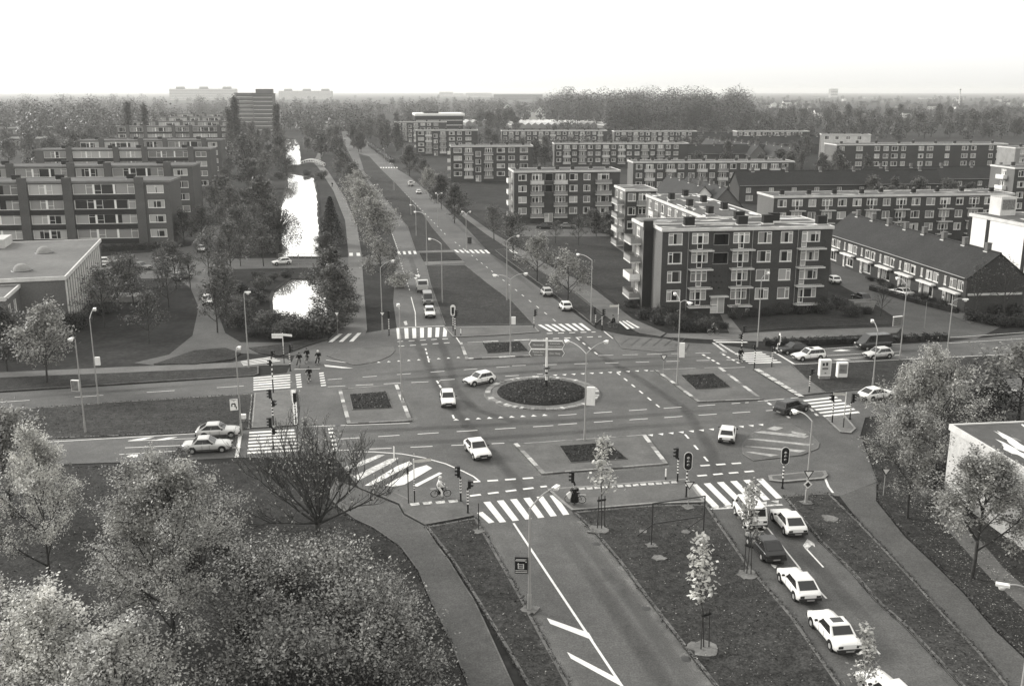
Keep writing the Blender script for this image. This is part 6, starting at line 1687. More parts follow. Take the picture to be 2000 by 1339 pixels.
CAR_SPEC = {  # length, width, height, belt, hood height, [cabin base rear, front], [cabin top rear, front], tail height
    'hatch': dict(L=3.75, W=1.58, H=1.38, belt=.88, hood=.76, b=(-1.72, .72), t=(-1.32, .12), tail=.86, wx=(-1.16, 1.2)),
    'hatch_big': dict(L=4.15, W=1.66, H=1.38, belt=.88, hood=.78, b=(-1.92, .75), t=(-1.02, .12), tail=.86, wx=(-1.26, 1.3)),
    'saloon': dict(L=4.45, W=1.70, H=1.40, belt=.9, hood=.8, b=(-1.42, .82), t=(-.82, .18), tail=.9, wx=(-1.32, 1.38)),
    'estate': dict(L=4.2, W=1.64, H=1.45, belt=.9, hood=.78, b=(-2.02, .72), t=(-1.78, .12), tail=.88, wx=(-1.25, 1.3)),
    'van': dict(L=4.1, W=1.66, H=1.86, belt=1.02, hood=1.0, b=(-1.98, 1.78), t=(-1.82, 1.02), tail=1.0, wx=(-1.15, 1.25)),
    'big_van': dict(L=4.6, W=1.78, H=2.0, belt=1.1, hood=.98, b=(-2.24, 1.7), t=(-2.16, .95), tail=1.08, wx=(-1.35, 1.4)),
}
_car_cache = {}
def car_parts(kind, panel=False, sunroof=False):
    key = (kind, panel, sunroof)
    if key in _car_cache: return _car_cache[key]
    s = CAR_SPEC[kind]; L, Wd, H = s['L'], s['W'] / 2, s['H']; parts = []
    xs = [(-L / 2, .42, s['tail'] - .12, .88), (-L / 2 + .1, .3, s['tail'] - .02, .95), (-L / 2 + .4, .22, s['tail'] + .02, 1.0), (s['b'][0] + .3, .2, s['belt'], 1.0), (0, .2, s['belt'], 1.0), (s['b'][1] - .05, .2, s['belt'] - .02, 1.0),
          (L / 2 - .5, .22, s['hood'] + .02, .98), (L / 2 - .14, .28, s['hood'] - .06, .94), (L / 2, .38, s['hood'] - .2, .86)]
    xs = sorted(xs); ring = []; m = MB()
    for x, zb, zt, wf in xs:
        w = Wd * wf
        half = [(w * .86, zb), (w * .985, zb + .1), (w, zb + (zt - zb) * .5), (w * .99, zt - .1), (w * .93, zt - .02), (w * .6, zt + .015)]
        ring.append([(x, -y, z) for y, z in half] + [(x, y, z) for y, z in reversed(half)])
    n = len(ring[0]); vs = [p for r in ring for p in r]; fs = []
    for k in range(len(ring) - 1):
        for i in range(n): fs.append((k * n + i, (k + 1) * n + i, (k + 1) * n + (i + 1) % n, k * n + (i + 1) % n))
    m.add(vs, fs, True); m.add(ring[0], [tuple(range(n))]); m.add(ring[-1], [tuple(reversed(range(n)))])
    # cabin
    zb, zt = s['belt'] - .03, H; (b0, b1), (t0, t1) = s['b'], s['t']; wb, wt = Wd * .93, Wd * (.76 if kind not in ('van', 'big_van') else .84)
    B = [(b0, -wb, zb), (b1, -wb * .96, zb), (b1, wb * .96, zb), (b0, wb, zb)]; T = [(t0, -wt, zt - .05), (t1, -wt, zt - .05), (t1, wt, zt - .05), (t0, wt, zt - .05)]
    T2 = [(t0 + .12, -wt * .8, zt), (t1 - .12, -wt * .8, zt), (t1 - .12, wt * .8, zt), (t0 + .12, wt * .8, zt)]
    m.add(B + T + T2, [(0, 1, 5, 4), (1, 2, 6, 5), (2, 3, 7, 6), (3, 0, 4, 7), (4, 5, 9, 8), (5, 6, 10, 9), (6, 7, 11, 10), (7, 4, 8, 11), (8, 9, 10, 11)])
    parts.append(('body', m.mesh('body'), 'PAINT'))
    R_ = (B[0], B[1], T[1], T[0]); F_ = (B[1], B[2], T[2], T[1]); L_ = (B[2], B[3], T[3], T[2]); K_ = (B[3], B[0], T[0], T[3])
    def gl(nm, q):
        parts.append((nm, MB().quad(*q).mesh(nm), 'carglass'))
        c_ = sum((Vector(p) for p in q), Vector()) / 4; n_ = (Vector(q[1]) - Vector(q[0])).cross(Vector(q[3]) - Vector(q[0])).normalized()
        parts.append(('window_seal', MB().quad(*[c_ + (Vector(p) - c_) * 1.0 + (Vector(p) - c_).normalized() * .035 - n_ * .006 for p in q]).mesh('window_seal'), 'black'))
    gl('windscreen', patch_on(F_, .07, .93, .1, .93)); gl('rear_window', patch_on(K_, .1, .9, .2 if kind != 'van' else .25, .9))
    for q in (R_, L_):
        fl = q is L_
        a, c = (.08, .92) if kind in ('van', 'big_van') else (.1, .88)
        mid = .5
        if panel: spans = [(.72, .93)]
        elif kind == 'van': spans = [(.06, .33), (.36, .64), (.67, .93)]
        elif kind == 'estate': spans = [(.06, .3), (.33, .58), (.61, .9)]
        else: spans = [(.12, .46), (.5, .88)]
        for u0, u1 in spans:
            if fl: u0, u1 = 1 - u1, 1 - u0
            gl('side_window', patch_on(q, u0, u1, .12, .86))
    for nm, x0, x1, mt in (('front_bumper', L / 2 - .1, L / 2 + .07, 'bumper'), ('rear_bumper', -L / 2 - .07, -L / 2 + .1, 'bumper')):
        parts.append((nm, MB().box(x0, x1, -Wd * .92, Wd * .92, .33, .52).mesh(nm), mt))
    zl = s['hood'] - .26
    for sg in (-1, 1):
        y0, y1 = sorted((sg * Wd * .5, sg * Wd * .85))
        parts.append(('headlight', MB().box(L / 2 - .06, L / 2 + .025, y0, y1, zl, zl + .15).mesh('headlight'), 'lens'))
        parts.append(('tail_light', MB().box(-L / 2 - .02, -L / 2 + .06, y0, y1, s['tail'] - .32, s['tail'] - .16).mesh('tail_light'), 'lens_red'))
        yy = sg * (Wd + .07)
        parts.append(('mirror', MB().box(b1 - .35, b1 - .22, yy - .09, yy + .09, s['belt'] + .02, s['belt'] + .14).mesh('mirror'), 'bumper'))
    for sg in (-1, 1):
        for x in ((b1 - .55, (b0 + b1) / 2 - .1) if kind != 'big_van' else (.3,)): parts.append(('door_seam', MB().box(x - .012, x + .012, sg * Wd - .01, sg * Wd + .004, .36, s['belt'] - .1).mesh('door_seam'), 'black'))
    parts.append(('grille', MB().box(L / 2 - .05, L / 2 + .012, -Wd * .46, Wd * .46, zl + .01, zl + .13).mesh('grille'), 'black'))
    for x, nm in ((L / 2 + .075, 'number_plate'), (-L / 2 - .075, 'number_plate')):
        parts.append((nm, MB().box(x - .008, x + .008, -.26, .26, .36, .47).mesh(nm), 'concrete'))
    parts.append(('sill_trim', MB().box(-L / 2 + .6, L / 2 - .6, -Wd * 1.008, Wd * 1.008, .3, .4).mesh('sill_trim'), 'bumper'))
    if sunroof: parts.append(('sunroof', MB().box(t1 - .75, t1 - .2, -wt * .55, wt * .55, zt - .01, zt + .015).mesh('sunroof'), 'carglass'))
    wheels = []
    for x in s['wx']:
        for sg in (-1, 1):
            y = sg * (Wd - .085)
            parts.append(('wheel_arch', MB().tube((x, sg * (Wd - .3), .33), (x, sg * (Wd + .004), .33), .37, .37, 14).mesh('wheel_arch'), 'black'))
            ty = MB().tube((x, y - .095, .29), (x, y + .1 * sg + .0, .29), .29, .29, 14).mesh('tyre')
            ty = MB().tube((x, sg * (Wd - .18), .29), (x, sg * (Wd + .012), .29), .29, .29, 14).mesh('tyre')
            rim = MB().tube((x, sg * (Wd + .012), .29), (x, sg * (Wd + .022), .29), .17, .14, 12).mesh('rim')
            wheels.append((ty, rim))
    _car_cache[key] = (parts, wheels)
    return _car_cache[key]

def set_mat(o, mt):
    if not o.data.materials: o.data.materials.append(M['white'])
    o.material_slots[0].link = 'OBJECT'; o.material_slots[0].material = M[mt]

def car(label, rear, front, kind, paint, group='cars on the junction', panel=False, sunroof=False, dark_roof=False, two_tone=None, z=.004):
    a, b = W(*rear), W(*front); c = (a + b) / 2; d = b - a
    o = empty({'van': 'van', 'big_van': 'van'}.get(kind, 'car'), (c.x, c.y, z), math.atan2(d.y, d.x), label, 'van' if 'van' in kind else 'car', group)
    parts, wheels = car_parts(kind, panel, sunroof)
    for n, me, mt in parts:
        p = obj(n, me, None, o); set_mat(p, paint if mt == 'PAINT' else mt)
    for ty, rim in wheels:
        t = obj('wheel', ty, None, o); set_mat(t, 'rubber'); r = obj('rim', rim, None, t); set_mat(r, 'metal')
    return o

def towards(u, v, du, dv): return (u - du / 2, v - dv / 2), (u + du / 2, v + dv / 2)
QG = 'cars queueing at the southern lights'
car('white hatchback turning left past the roundabout', (958, 744), (914, 753), 'hatch', 'car_white')
car('white hatchback seen from the front beside the roundabout', (873, 776), (877, 800), 'hatch', 'car_white')
car('white hatchback seen from the front below the roundabout', (920, 872), (946, 902), 'hatch_big', 'car_white')
car('white hatchback seen from behind near the give way teeth', (1418, 868), (1423, 845), 'hatch', 'car_white')
car('dark estate car crossing towards the eastern zebra', (1517, 812), (1575, 796), 'estate', 'car_dark')
car('white minibus first in the queue at the stop line', (1477, 1034), (1450, 998), 'van', 'car_white', QG)
car('white saloon waiting beside the minibus at the stop line', (1556, 1050), (1522, 1010), 'hatch_big', 'car_white', QG)
car('dark hatchback waiting behind the white minibus', (1510, 1096), (1478, 1060), 'hatch_big', 'car_dark', QG)
car('white hatchback third in the queue', (1577, 1176), (1540, 1130), 'hatch_big', 'car_white', QG)
car('white saloon with a sunroof, fourth in the queue', (1648, 1270), (1606, 1220), 'saloon', 'car_white', QG, sunroof=True)
car('white car at the bottom edge, last in the queue', (1765, 1400), (1708, 1345), 'saloon', 'car_white', QG)
WG = 'cars waiting on the western approach'
car('silver saloon waiting at the western stop line, nearest the trees', (362, 882), (450, 877), 'saloon', 'car_silver', WG)
car('pale hatchback waiting behind the silver saloon, beside the light box', (388, 853), (466, 849), 'hatch_big', 'car_silver', WG)
NG = 'cars on the northern approach'
car('white saloon first at the northern stop line', (837, 608), (842, 626), 'hatch', 'car_white', NG)
car('dark van with pale roof behind the first northern car', (833, 584), (838, 601), 'van', 'car_grey', NG)
car('white hatchback leaving north, nearest the zebra', (1110, 610), (1098, 598), 'hatch', 'car_white', NG)
car('silver hatchback leaving north ahead of the white one', (1073, 582), (1061, 570), 'hatch', 'car_silver', NG)
car('white hatchback far up the northern carriageway', (821, 381), (814, 375), 'hatch', 'car_white', NG)
car('light van far up the northern carriageway under the trees', (805, 366), (799, 360), 'van', 'car_silver', NG)
EG = 'cars on the eastern approach'
car('dark hatchback first at the eastern stop line', (1578, 686), (1518, 691), 'hatch_big', 'car_dark', EG)
car('white estate car at the eastern stop line with roof hatch', (1608, 699), (1548, 704), 'estate', 'car_white', EG, sunroof=True)
car('dark panel van in the eastern queue', (1740, 678), (1668, 683), 'big_van', 'car_dark', EG, panel=True)
car('silver hatchback in the eastern queue beside the van', (1742, 696), (1686, 701), 'hatch', 'car_silver', EG)
car('white car half hidden by the plane tree east of the zebra', (1682, 783), (1740, 774), 'hatch_big', 'car_white', EG)
car('pale car glimpsed through the eastern trees', (1858, 768), (1905, 762), 'hatch', 'car_white', EG)
car('second pale car glimpsed through the eastern trees', (1928, 776), (1975, 770), 'hatch', 'car_silver', EG)
PG = 'cars parked beside the flats'
car('silver saloon parked beside the nearest galleried flats', (348, 508), (302, 511), 'saloon', 'car_silver', PG, z=0)
car('grey hatchback parked in front of the silver saloon', (262, 524), (292, 527), 'hatch_big', 'car_grey', PG, z=0)
car('white car parked close to the end of the school', (198, 516), (220, 515), 'hatch', 'car_white', PG, z=0)
car('silver car parked nearer the corner of the school', (192, 530), (222, 529), 'hatch_big', 'car_silver', PG, z=0)
car('grey car parked under the thin tree', (342, 548), (370, 542), 'hatch', 'car_grey', PG, z=0)
car('light car parked far up beside the canal slope', (396, 488), (392, 494), 'hatch', 'car_silver', PG, z=0)
car('white hatchback parked on the pond side of the street', (404, 586), (406, 600), 'hatch', 'car_white', PG, z=0)
car('white hatchback crossing the canal causeway', (568, 515), (532, 518), 'hatch', 'car_white', 'cars in the side streets', z=-.006)
car('silver saloon parked in front of the terraced houses', (1780, 582), (1740, 572), 'saloon', 'car_silver', 'cars in the side streets', z=0)
car('white car half hidden behind the large flats', (1636, 556), (1618, 548), 'hatch', 'car_white', 'cars in the side streets', z=0)
car('dark car parked behind the pale skip', (1694, 592), (1668, 582), 'hatch', 'car_dark', 'cars in the side streets', z=0)
car('dark saloon parked below the clipped balconies', (1048, 447), (1082, 447), 'saloon', 'car_dark', 'cars in the side streets', z=.03)
car('grey saloon parked below the clipped balconies', (1090, 446), (1124, 446), 'saloon', 'car_grey', 'cars in the side streets', z=.03)
# pick-up lorry with a ladder rack
a, b = W(823, 556), W(827, 579); d = b - a; c = (a + b) / 2
tk = empty('lorry', (c.x, c.y, 0.004), math.atan2(d.y, d.x), 'light lorry with a slatted open bed behind the dark van', 'lorry', NG)
MB().box(1.0, 2.5, -.9, .9, .5, 1.35).add([(1.0, -.88, 1.35), (2.35, -.88, 1.35), (2.35, .88, 1.35), (1.0, .88, 1.35), (1.05, -.8, 2.1), (1.95, -.8, 2.1), (1.95, .8, 2.1), (1.05, .8, 2.1)], [(0, 1, 5, 4), (1, 2, 6, 5), (2, 3, 7, 6), (3, 0, 4, 7), (4, 5, 6, 7)]).build('cab', 'car_silver', tk)
MB().quad((2.34, -.78, 1.42), (2.34, .78, 1.42), (2.0, .72, 2.02), (2.0, -.72, 2.02)).build('windscreen', 'carglass', tk)
MB().box(-2.6, .95, -1.0, 1.0, .75, .9).build('bed', 'metal', tk)
for x0, x1, y0, y1 in ((-2.6, .95, -1.0, -.94), (-2.6, .95, .94, 1.0), (-2.6, -2.54, -.94, .94), (.89, .95, -.94, .94)): MB().box(x0, x1, y0, y1, .9, 1.45).build('bed_side', 'offwhite', tk)
for k in range(6): MB().box(-2.5 + k * .58, -2.2 + k * .58, -.9, .9, .905, .95).build('bed_slat', 'concrete', tk)
for x in (-1.7, 1.6):
    for sg in (-1, 1):
        w = MB().tube((x, sg * .72, .36), (x, sg * .94, .36), .36, .36, 12).build('wheel', 'rubber', tk); MB().tube((x, sg * .94, .36), (x, sg * .955, .36), .18, .16, 10).build('rim', 'metal', w)
for sg in (-1, 1): MB().box(2.49, 2.54, sg * .7 - .12, sg * .7 + .12, .75, .92).build('headlight', 'lens', tk)
MB().box(2.5, 2.58, -.92, .92, .42, .6).build('front_bumper', 'bumper', tk)
# ------------------------------------------------------------------ street furniture
def curve_pts(a, b, rise, n=7):
    a, b = Vector(a), Vector(b); out = []
    for i in range(n + 1):
        t = i / n; p = a.lerp(b, t); p.z = a.z + (b.z - a.z) * (1 - (1 - t) ** 2) + rise * math.sin(math.pi * t) * .5; out.append(p)
    return out

def lamp(label, u, v, vtop, heads, box=None, r=.085, group='street lamps', clampl=4.2, drop=0.0, head_dz=.25):
    b = W(u, v); h = height_at(u, v, vtop)
    o = empty('street_lamp', (b.x, b.y, 0), 0, label, 'street lamp', group)
    MB().tube((0, 0, 0), (0, 0, 1.2), r * 1.35, r * 1.3, 8).build('pole_base', 'metal', o)
    MB().tube((0, 0, 1.2), (0, 0, h), r, r * .62, 8).build('pole', 'metal', o)
    for hu, hv in heads:
        p = W(hu, hv, h + head_dz) - b; p.z = 0
        if p.length > clampl: p = p * (clampl / p.length)
        if p.length < .25: p = Vector((.3, 0, 0))
        e = Vector((p.x, p.y, h + head_dz)); d = p.normalized()
        MB().path(curve_pts((0, 0, h - .03), e, .3), r * .5, 6).build('arm', 'metal', o)
        hd = MB().obox(e + d * .18 + Vector((0, 0, -.02)), d * .34, Vector((-d.y, d.x, 0)) * .15, Vector((0, 0, .07)))
        hd.ball(e + d * .2 + Vector((0, 0, -.14)), .19, 8, (1.2, 1, .8))
        q = hd.build('lamp_head', 'white', o)
        MB().ball(e + d * .2 + Vector((0, 0, -.24)), .15, 8, (1.2, 1, .7)).build('diffuser', 'lens', q)
    return o, h

def on_pole_box(label, u, v, zc, w, h, d, ang, face='white', side='right', glyph=None, edge='white', gap=.06, cat='sign'):
    """Light box or poster hung on a lamp post; ang = direction the box sticks out."""
    b = W(u, v); dv = Vector((math.cos(ang), math.sin(ang), 0)); nn = Vector((dv.y, -dv.x, 0))
    if nn.y > 0: nn = -nn
    o = empty('advertising_box', (b.x, b.y, zc - h / 2), 0, label, cat, 'boxes hung on lamp posts')
    c = dv * (gap + w / 2 + .05)
    MB().obox(c + Vector((0, 0, h / 2)), dv * w / 2, nn * d / 2, Vector((0, 0, h / 2))).build('case', edge, o)
    MB().obox(c + nn * (d / 2 + .012) + Vector((0, 0, h / 2)), dv * (w / 2 - .04), nn * .01, Vector((0, 0, h / 2 - .04))).build('panel', face, o)
    for z in (.15, h - .15): MB().obox(dv * (gap / 2 + .04) + Vector((0, 0, z)), dv * (gap / 2 + .06), nn * .03, Vector((0, 0, .03))).build('bracket', 'metal', o)
    if glyph:
        col, rects = glyph
        for x0, x1, z0, z1 in rects:
            MB().obox(c + nn * (d / 2 + .026) + dv * ((x0 + x1) / 2 - .5) * w + Vector((0, 0, (z0 + z1) / 2 * h)), dv * (x1 - x0) / 2 * w, nn * .004, Vector((0, 0, (z1 - z0) / 2 * h))).build('print', col, o)
    return o

lamp('lamp post carrying a light box beside the western carriageway', 167, 845, 662, [(140, 660)])
on_pole_box('white light box on the lamp post nearest the left edge', 167, 845, 4.9, .8, 1.1, .25, R(172), 'poster_grey')
lamp('lamp post standing on the verge in front of the school', 193, 790, 622, [(184, 603)])
on_pole_box('small white box on the lamp post in front of the school', 193, 790, 4.9, .5, .9, .25, R(0), 'white')
lamp('slim lamp post at the edge of the dark pond bushes', 486, 719, 574, [(478, 570)])
lamp('lamp post with light box beside the western stop line', 472, 850, 688, [(465, 679)])
on_pole_box('white light box with a dark hooked figure beside the stop line', 472, 850, 3.3, .85, 1.25, .28, R(200), 'white', edge='bumper', glyph=('text_dark', [(.35, .75, .52, .62), (.3, .45, .3, .55), (.68, .8, .35, .55), (.2, .32, .12, .34), (.2, .85, .86, .89), (.4, .6, .78, .81)]))
lamp('lamp post with one long arm over the left northern carriageway', 747, 647, 522, [(776, 505)])
lamp('lamp post with a dark band between the western island and the roundabout', 785, 783, 604, [(778, 595)])
lamp('lamp post in the large northern median near the lorry', 864, 592, 476, [(836, 465)])
lamp('lamp post beside the footpaths of the northern median', 834, 516, 420, [(810, 413)])
lamp('slim lamp post farther up the northern median', 813, 461, 404, [(803, 400)])
lamp('twin-armed lamp post on the northern paved island', 997, 694, 545, [(969, 537), (1025, 534)])
on_pole_box('small white box on the twin-armed lamp of the northern island', 997, 694, 4.6, .55, 1.0, .2, R(0), 'white')
lamp('lamp post on the verge edge beside the northern carriageway', 990, 587, 470, [(1015, 459)])
lamp('twin-armed lamp post with light box in front of the roundabout', 1142, 861, 690, [(1108, 665), (1194, 661)])
on_pole_box('large white light box overlapping the roundabout planting', 1142, 861, 4.6, .8, 1.8, .28, R(-12), 'white')
lamp('lamp post beside the northern departure lane', 1154, 629, 508, [(1129, 496)])
lamp('twin-armed lamp post with light box on the eastern island', 1322, 752, 590, [(1319, 573), (1345, 590)])
on_pole_box('white light box on the lamp of the eastern island', 1322, 752, 4.2, .6, 1.7, .25, R(0), 'white')
lamp('lamp post in front of the windows of the large flats', 1479, 677, 545, [(1500, 533)])
lamp('lamp post with bent arm beside the poster boxes', 1704, 757, 646, [(1702, 622)])
lamp('tall lamp post with direction board beside the terrace street', 1757, 703, 556, [(1754, 543)])
lamp('tall lamp post with short arm near the hedge end', 1847, 712, 588, [(1883, 584)])
lamp('white lamp post with gooseneck and give way sign by the southern zebra', 1574, 983, 822, [(1556, 803)], r=.1)
lamp('white gooseneck lamp post with a dark poster on the grass strip', 1034, 1192, 992, [(1083, 952)], r=.1)
on_pole_box('dark poster with white line drawing on the near lamp post', 1034, 1192, 3.25, .85, 1.15, .09, R(176), 'black', edge='metal_dark', glyph=('text', [(.1, .9, .86, .89), (.2, .95, .78, .82), (.1, .18, .7, .76), (.35, .8, .55, .58), (.35, .75, .42, .45), (.3, .36, .3, .6), (.7, .76, .3, .66), (.35, .75, .3, .33), (.05, .95, .18, .21), (.05, .95, .08, .11)]))
lamp('lamp post cut by the right edge with its head in view', 1990, 1390, 1160, [(1966, 1142)], r=.1)
lamp('far twin-headed lamp post beside the avenue trees', 856, 443, 382, [(850, 375), (866, 375)])
lamp('far twin-headed lamp post beside the far zebra path', 911, 490, 420, [(921, 411), (900, 411)])
lamp('far lamp post on the northern avenue', 770, 372, 322, [(760, 318)])
lamp('farther lamp post on the northern avenue', 752, 335, 292, [(745, 288)])
lamp('lamp post between the northern cars and the round trees', 803, 420, 360, [(796, 354), (812, 354)])

# traffic signals
def signal(label, u, v, vtop, ang, heads=3, shield=False, group='traffic lights', second=None, hmin=None, small=False, bands=5):
    b = W(u, v); h = height_at(u, v, vtop)
    h = max(h, hmin or 2.4)
    o = empty('traffic_light', (b.x, b.y, 0.0), 0, label, 'traffic light', group)
    hh = .95 if heads == 3 else .65
    ph = h - hh
    MB().tube((0, 0, 0), (0, 0, ph + .05), .07, .07, 8).build('pole', 'black', o)
    MB().tube((0, 0, 0), (0, 0, .12), .14, .12, 8).build('pole_foot', 'black', o)
    for i in range(bands):
        z = ph * .38 + i * (ph * .6) / bands
        MB().tube((0, 0, z), (0, 0, z + ph * .3 / bands), .076, .076, 8).build('band', 'white', o)
    def head(a, zc, n, sh):
        d = Vector((math.cos(a), math.sin(a), 0)); s = Vector((-d.y, d.x, 0)); H = .31 * n
        hd = MB().obox(d * .14 + Vector((0, 0, zc)), d * .12, s * .16, Vector((0, 0, H / 2))).build('signal_head', 'black', o)
        if sh:
            m = MB(); pts = []
            for k in range(20):
                t = 2 * math.pi * k / 20; pts.append((math.cos(t) * .36, math.sin(t) * .36 + (H / 2 - .02 if math.sin(t) >= 0 else -(H / 2 - .02))))
            def plate(f, dd, nm, mt):
                q = MB(); vs = [d * dd + s * (x * f) + Vector((0, 0, zc + z * (1 if f == 1 else .94))) for x, z in pts]; vs2 = [p - d * .02 for p in vs]; n_ = len(vs)
                q.add(vs + vs2, [tuple(range(n_)), tuple(reversed(range(n_, 2 * n_)))] + [(i, n_ + i, n_ + (i + 1) % n_, (i + 1) % n_) for i in range(n_)]); return q.build(nm, mt, o)
            plate(1, .2, 'shield_rim', 'white'); plate(.86, .225, 'shield', 'black')
        for i in range(n):
            z = zc + H / 2 - .155 - i * .31
            fwd = .262
            MB().tube(d * fwd + Vector((0, 0, z)), d * (fwd + .02) + Vector((0, 0, z)), .1, .1, 10).build('lens', 'lens' if i == 0 else 'poster_grey', hd)
            vz = MB(); base = d * fwd
            for k in range(7):
                t0, t1 = math.pi * (k / 7 * 1.0), math.pi * ((k + 1) / 7 * 1.0)
                p0 = s * math.cos(t0) * .12 + Vector((0, 0, math.sin(t0) * .12 + z)); p1 = s * math.cos(t1) * .12 + Vector((0, 0, math.sin(t1) * .12 + z))
                vz.quad(base + p0, base + p1, base + p1 + d * .2, base + p0 + d * .2)
            vz.build('visor', 'black' if not sh else 'metal', hd)
    head(ang, ph + hh / 2, heads, shield)
    if second is not None: head(second, ph * .82, 2, False)
    return o
S_, W_, E_, N_ = R(-90), R(180), R(0), R(90)
signal('traffic light with tall striped pole beside the upper western zebra', 534, 768, 684, E_, 2, second=W_)
signal('traffic light facing left on the pale paving, upper of two', 534, 831, 760, W_, 3, second=E_)
signal('traffic light facing left below the pale paving, lower of two', 534, 876, 815, W_, 3, second=E_)
signal('traffic light with dark head on the white paving strip', 578, 829, 768, N_, 3)
signal('traffic light beside the waiting cyclists', 567, 724, 672, E_, 3)
signal('traffic light at the left end of the northern zebra', 760, 655, 607, N_, 3)
signal('traffic light on the northern median, behind its pair', 885, 648, 600, N_, 3, shield=True)
signal('traffic light on the northern median, in front of its pair', 889, 656, 605, E_, 3)
signal('traffic light at the left end of the departure zebra', 1043, 641, 604, E_, 3)
signal('traffic light at the right end of the departure zebra', 1163, 638, 600, W_, 3)
signal('traffic light next to the dark cyclist by the departure zebra', 1175.6, 645, 603, E_, 3)
signal('traffic light at the far corner below the large flats', 1448, 690, 636, E_, 3, second=W_)
signal('low traffic light on the eastern refuge beside the zebra', 1473, 722, 672, W_, 2)
signal('slim traffic light between the eastern zebra and the stop line', 1507, 718, 675, S_, 2)
signal('traffic light with curved shield at the eastern stop line', 1518, 690, 660, E_, 3, shield=True)
signal('striped signal post on the eastern median grass edge', 1580, 767, 720, E_, 2)
signal('traffic light on the refuge left of the signpost', 1625, 827, 765, W_, 3)
signal('traffic light on the refuge right of the signpost', 1660, 818, 768, E_, 3)
signal('traffic light at the corner of the paved southern island', 1323, 941, 874, W_, 3)
signal('shield traffic light facing the queue on the southern median', 1340, 972, 888, S_, 3, shield=True, hmin=3.4)
signal('shield traffic light facing the queue on the narrow refuge', 1528, 953, 878, S_, 3, shield=True, hmin=3.2)
signal('traffic light beside the moped rider', 900, 980, 910, W_, 3)
signal('shorter traffic light beside the nearest zebra', 914, 1003, 938, E_, 2)
signal('traffic light behind the cyclist in black', 1121, 985, 920, W_, 3)

def bollard(label, u, v, h=.95, c=('white', 'black')):
    b = W(u, v); o = empty('bollard', (b.x, b.y, 0), 0, label, 'bollard', 'bollards')
    MB().tube((0, 0, 0), (0, 0, h), .06, .06, 8).build('post', c[1], o)
    MB().tube((0, 0, h * .38), (0, 0, h), .066, .066, 8).build('band', c[0], o)
    MB().ball((0, 0, h), .066, 8).build('cap', c[0], o)
bollard('striped bollard on the northern median paving', 900, 656); bollard('white bollard at the corner of the southern refuge', 1300, 939, 1.1); bollard('low white marker behind the hatched corner', 770, 898, 1.3, ('white', 'white'))

# signposts
def signpost(label, u, v, vtop, dirs, striped=True, w=1.2, board='white', h=None):
    b = W(u, v); h = h or height_at(u, v, vtop)
    o = empty('signpost', (b.x, b.y, 0), 0, label, 'signpost', 'white cycle signposts')
    MB().tube((0, 0, 0), (0, 0, h * .3), .05, .05, 8).build('pole_foot', 'black', o); MB().tube((0, 0, h * .3), (0, 0, h), .05, .05, 8).build('pole', 'white', o)
    if striped:
        for i in range(5): MB().tube((0, 0, h * (.32 + i * .055)), (0, 0, h * (.345 + i * .055)), .054, .054, 8).build('band', 'black', o)
    for i, a in enumerate(dirs):
        d = Vector((math.cos(a), math.sin(a), 0)); s = Vector((-d.y, d.x, 0)); z = h - .22 - (i // 2) * .32
        MB().obox(d * (w / 2 + .05) + Vector((0, 0, z)), d * w / 2, s * .03, Vector((0, 0, .14))).build('direction_arm', board, o)
signpost('white cycle signpost with arms pointing left above the waiting cyclists', 555, 709, 650, [W_, R(-20), W_], w=1.3)
signpost('white cycle signpost beside the departure zebra', 1207, 640, 594, [R(185), R(185)])
signpost('white cycle signpost on the small eastern refuge', 1647, 836, 766, [R(165), R(165)])
signpost('white cycle signpost behind the moped rider', 810, 983, 896, [R(20), R(20)], w=1.4)
b = W(798, 984); o = empty('post', (b.x, b.y, 0), 0, 'thin grey post beside the cycle signpost', 'post'); MB().tube((0, 0, 0), (0, 0, 3.2), .05, .04, 6).build('pole', 'metal_dark', o); MB().obox((0, -.04, 2.9), (.08, 0, 0), (0, .02, 0), (0, 0, .25)).build('plate', 'metal_dark', o)
b = W(935, 1036); o = empty('post', (b.x, b.y, 0), 0, 'thin dark post standing in the grass by the nearest zebra', 'post'); MB().tube((0, 0, 0), (0, 0, 2.3), .045, .04, 6).build('pole', 'metal_dark', o); MB().tube((0, 0, 0), (0, 0, .1), .1, .08, 6).build('foot', 'metal_dark', o)

# the tall white direction sign on the roundabout
b = W(1067, 763); h = height_at(1067, 763, 660) ; bz = .5
ds = empty('direction_sign', (b.x, b.y, 0), R(-2), 'tall white direction sign with four dark boards on the roundabout', 'sign')
MB().tube((0, 0, .3), (0, 0, h), .14, .13, 10).build('pole', 'white', ds)
MB().lathe([(.15, h * .42), (.42, h * .43), (.42, h * .45), (.15, h * .46)], (0, 0, 0), 10).build('collar', 'metal_dark', ds)
MB().tube((0, 0, .3), (0, 0, 1.3), .145, .145, 10).build('pole_foot', 'black', ds)
MB().tube((0, 0, 2.0), (0, 0, 2.25), .146, .146, 10).build('pole_band', 'black', ds)
MB().lathe([(.01, 0), (.3, 0), (.3, .06), (.01, .06)], (0, 0, 0), 14).build('keep_right_sign', 'sign_blue', ds).location = (0.05, -.2, 1.9)
px_m = 117.0 / FPX
Wb = 33 * px_m
rows = [(h - 1.15, [('Merenwijk',), ('Centrum', 'Voorschoten')]), (h - 2.1 - .02, [('Rotterdam', 'Utrecht'), ('Den Haag',)])]
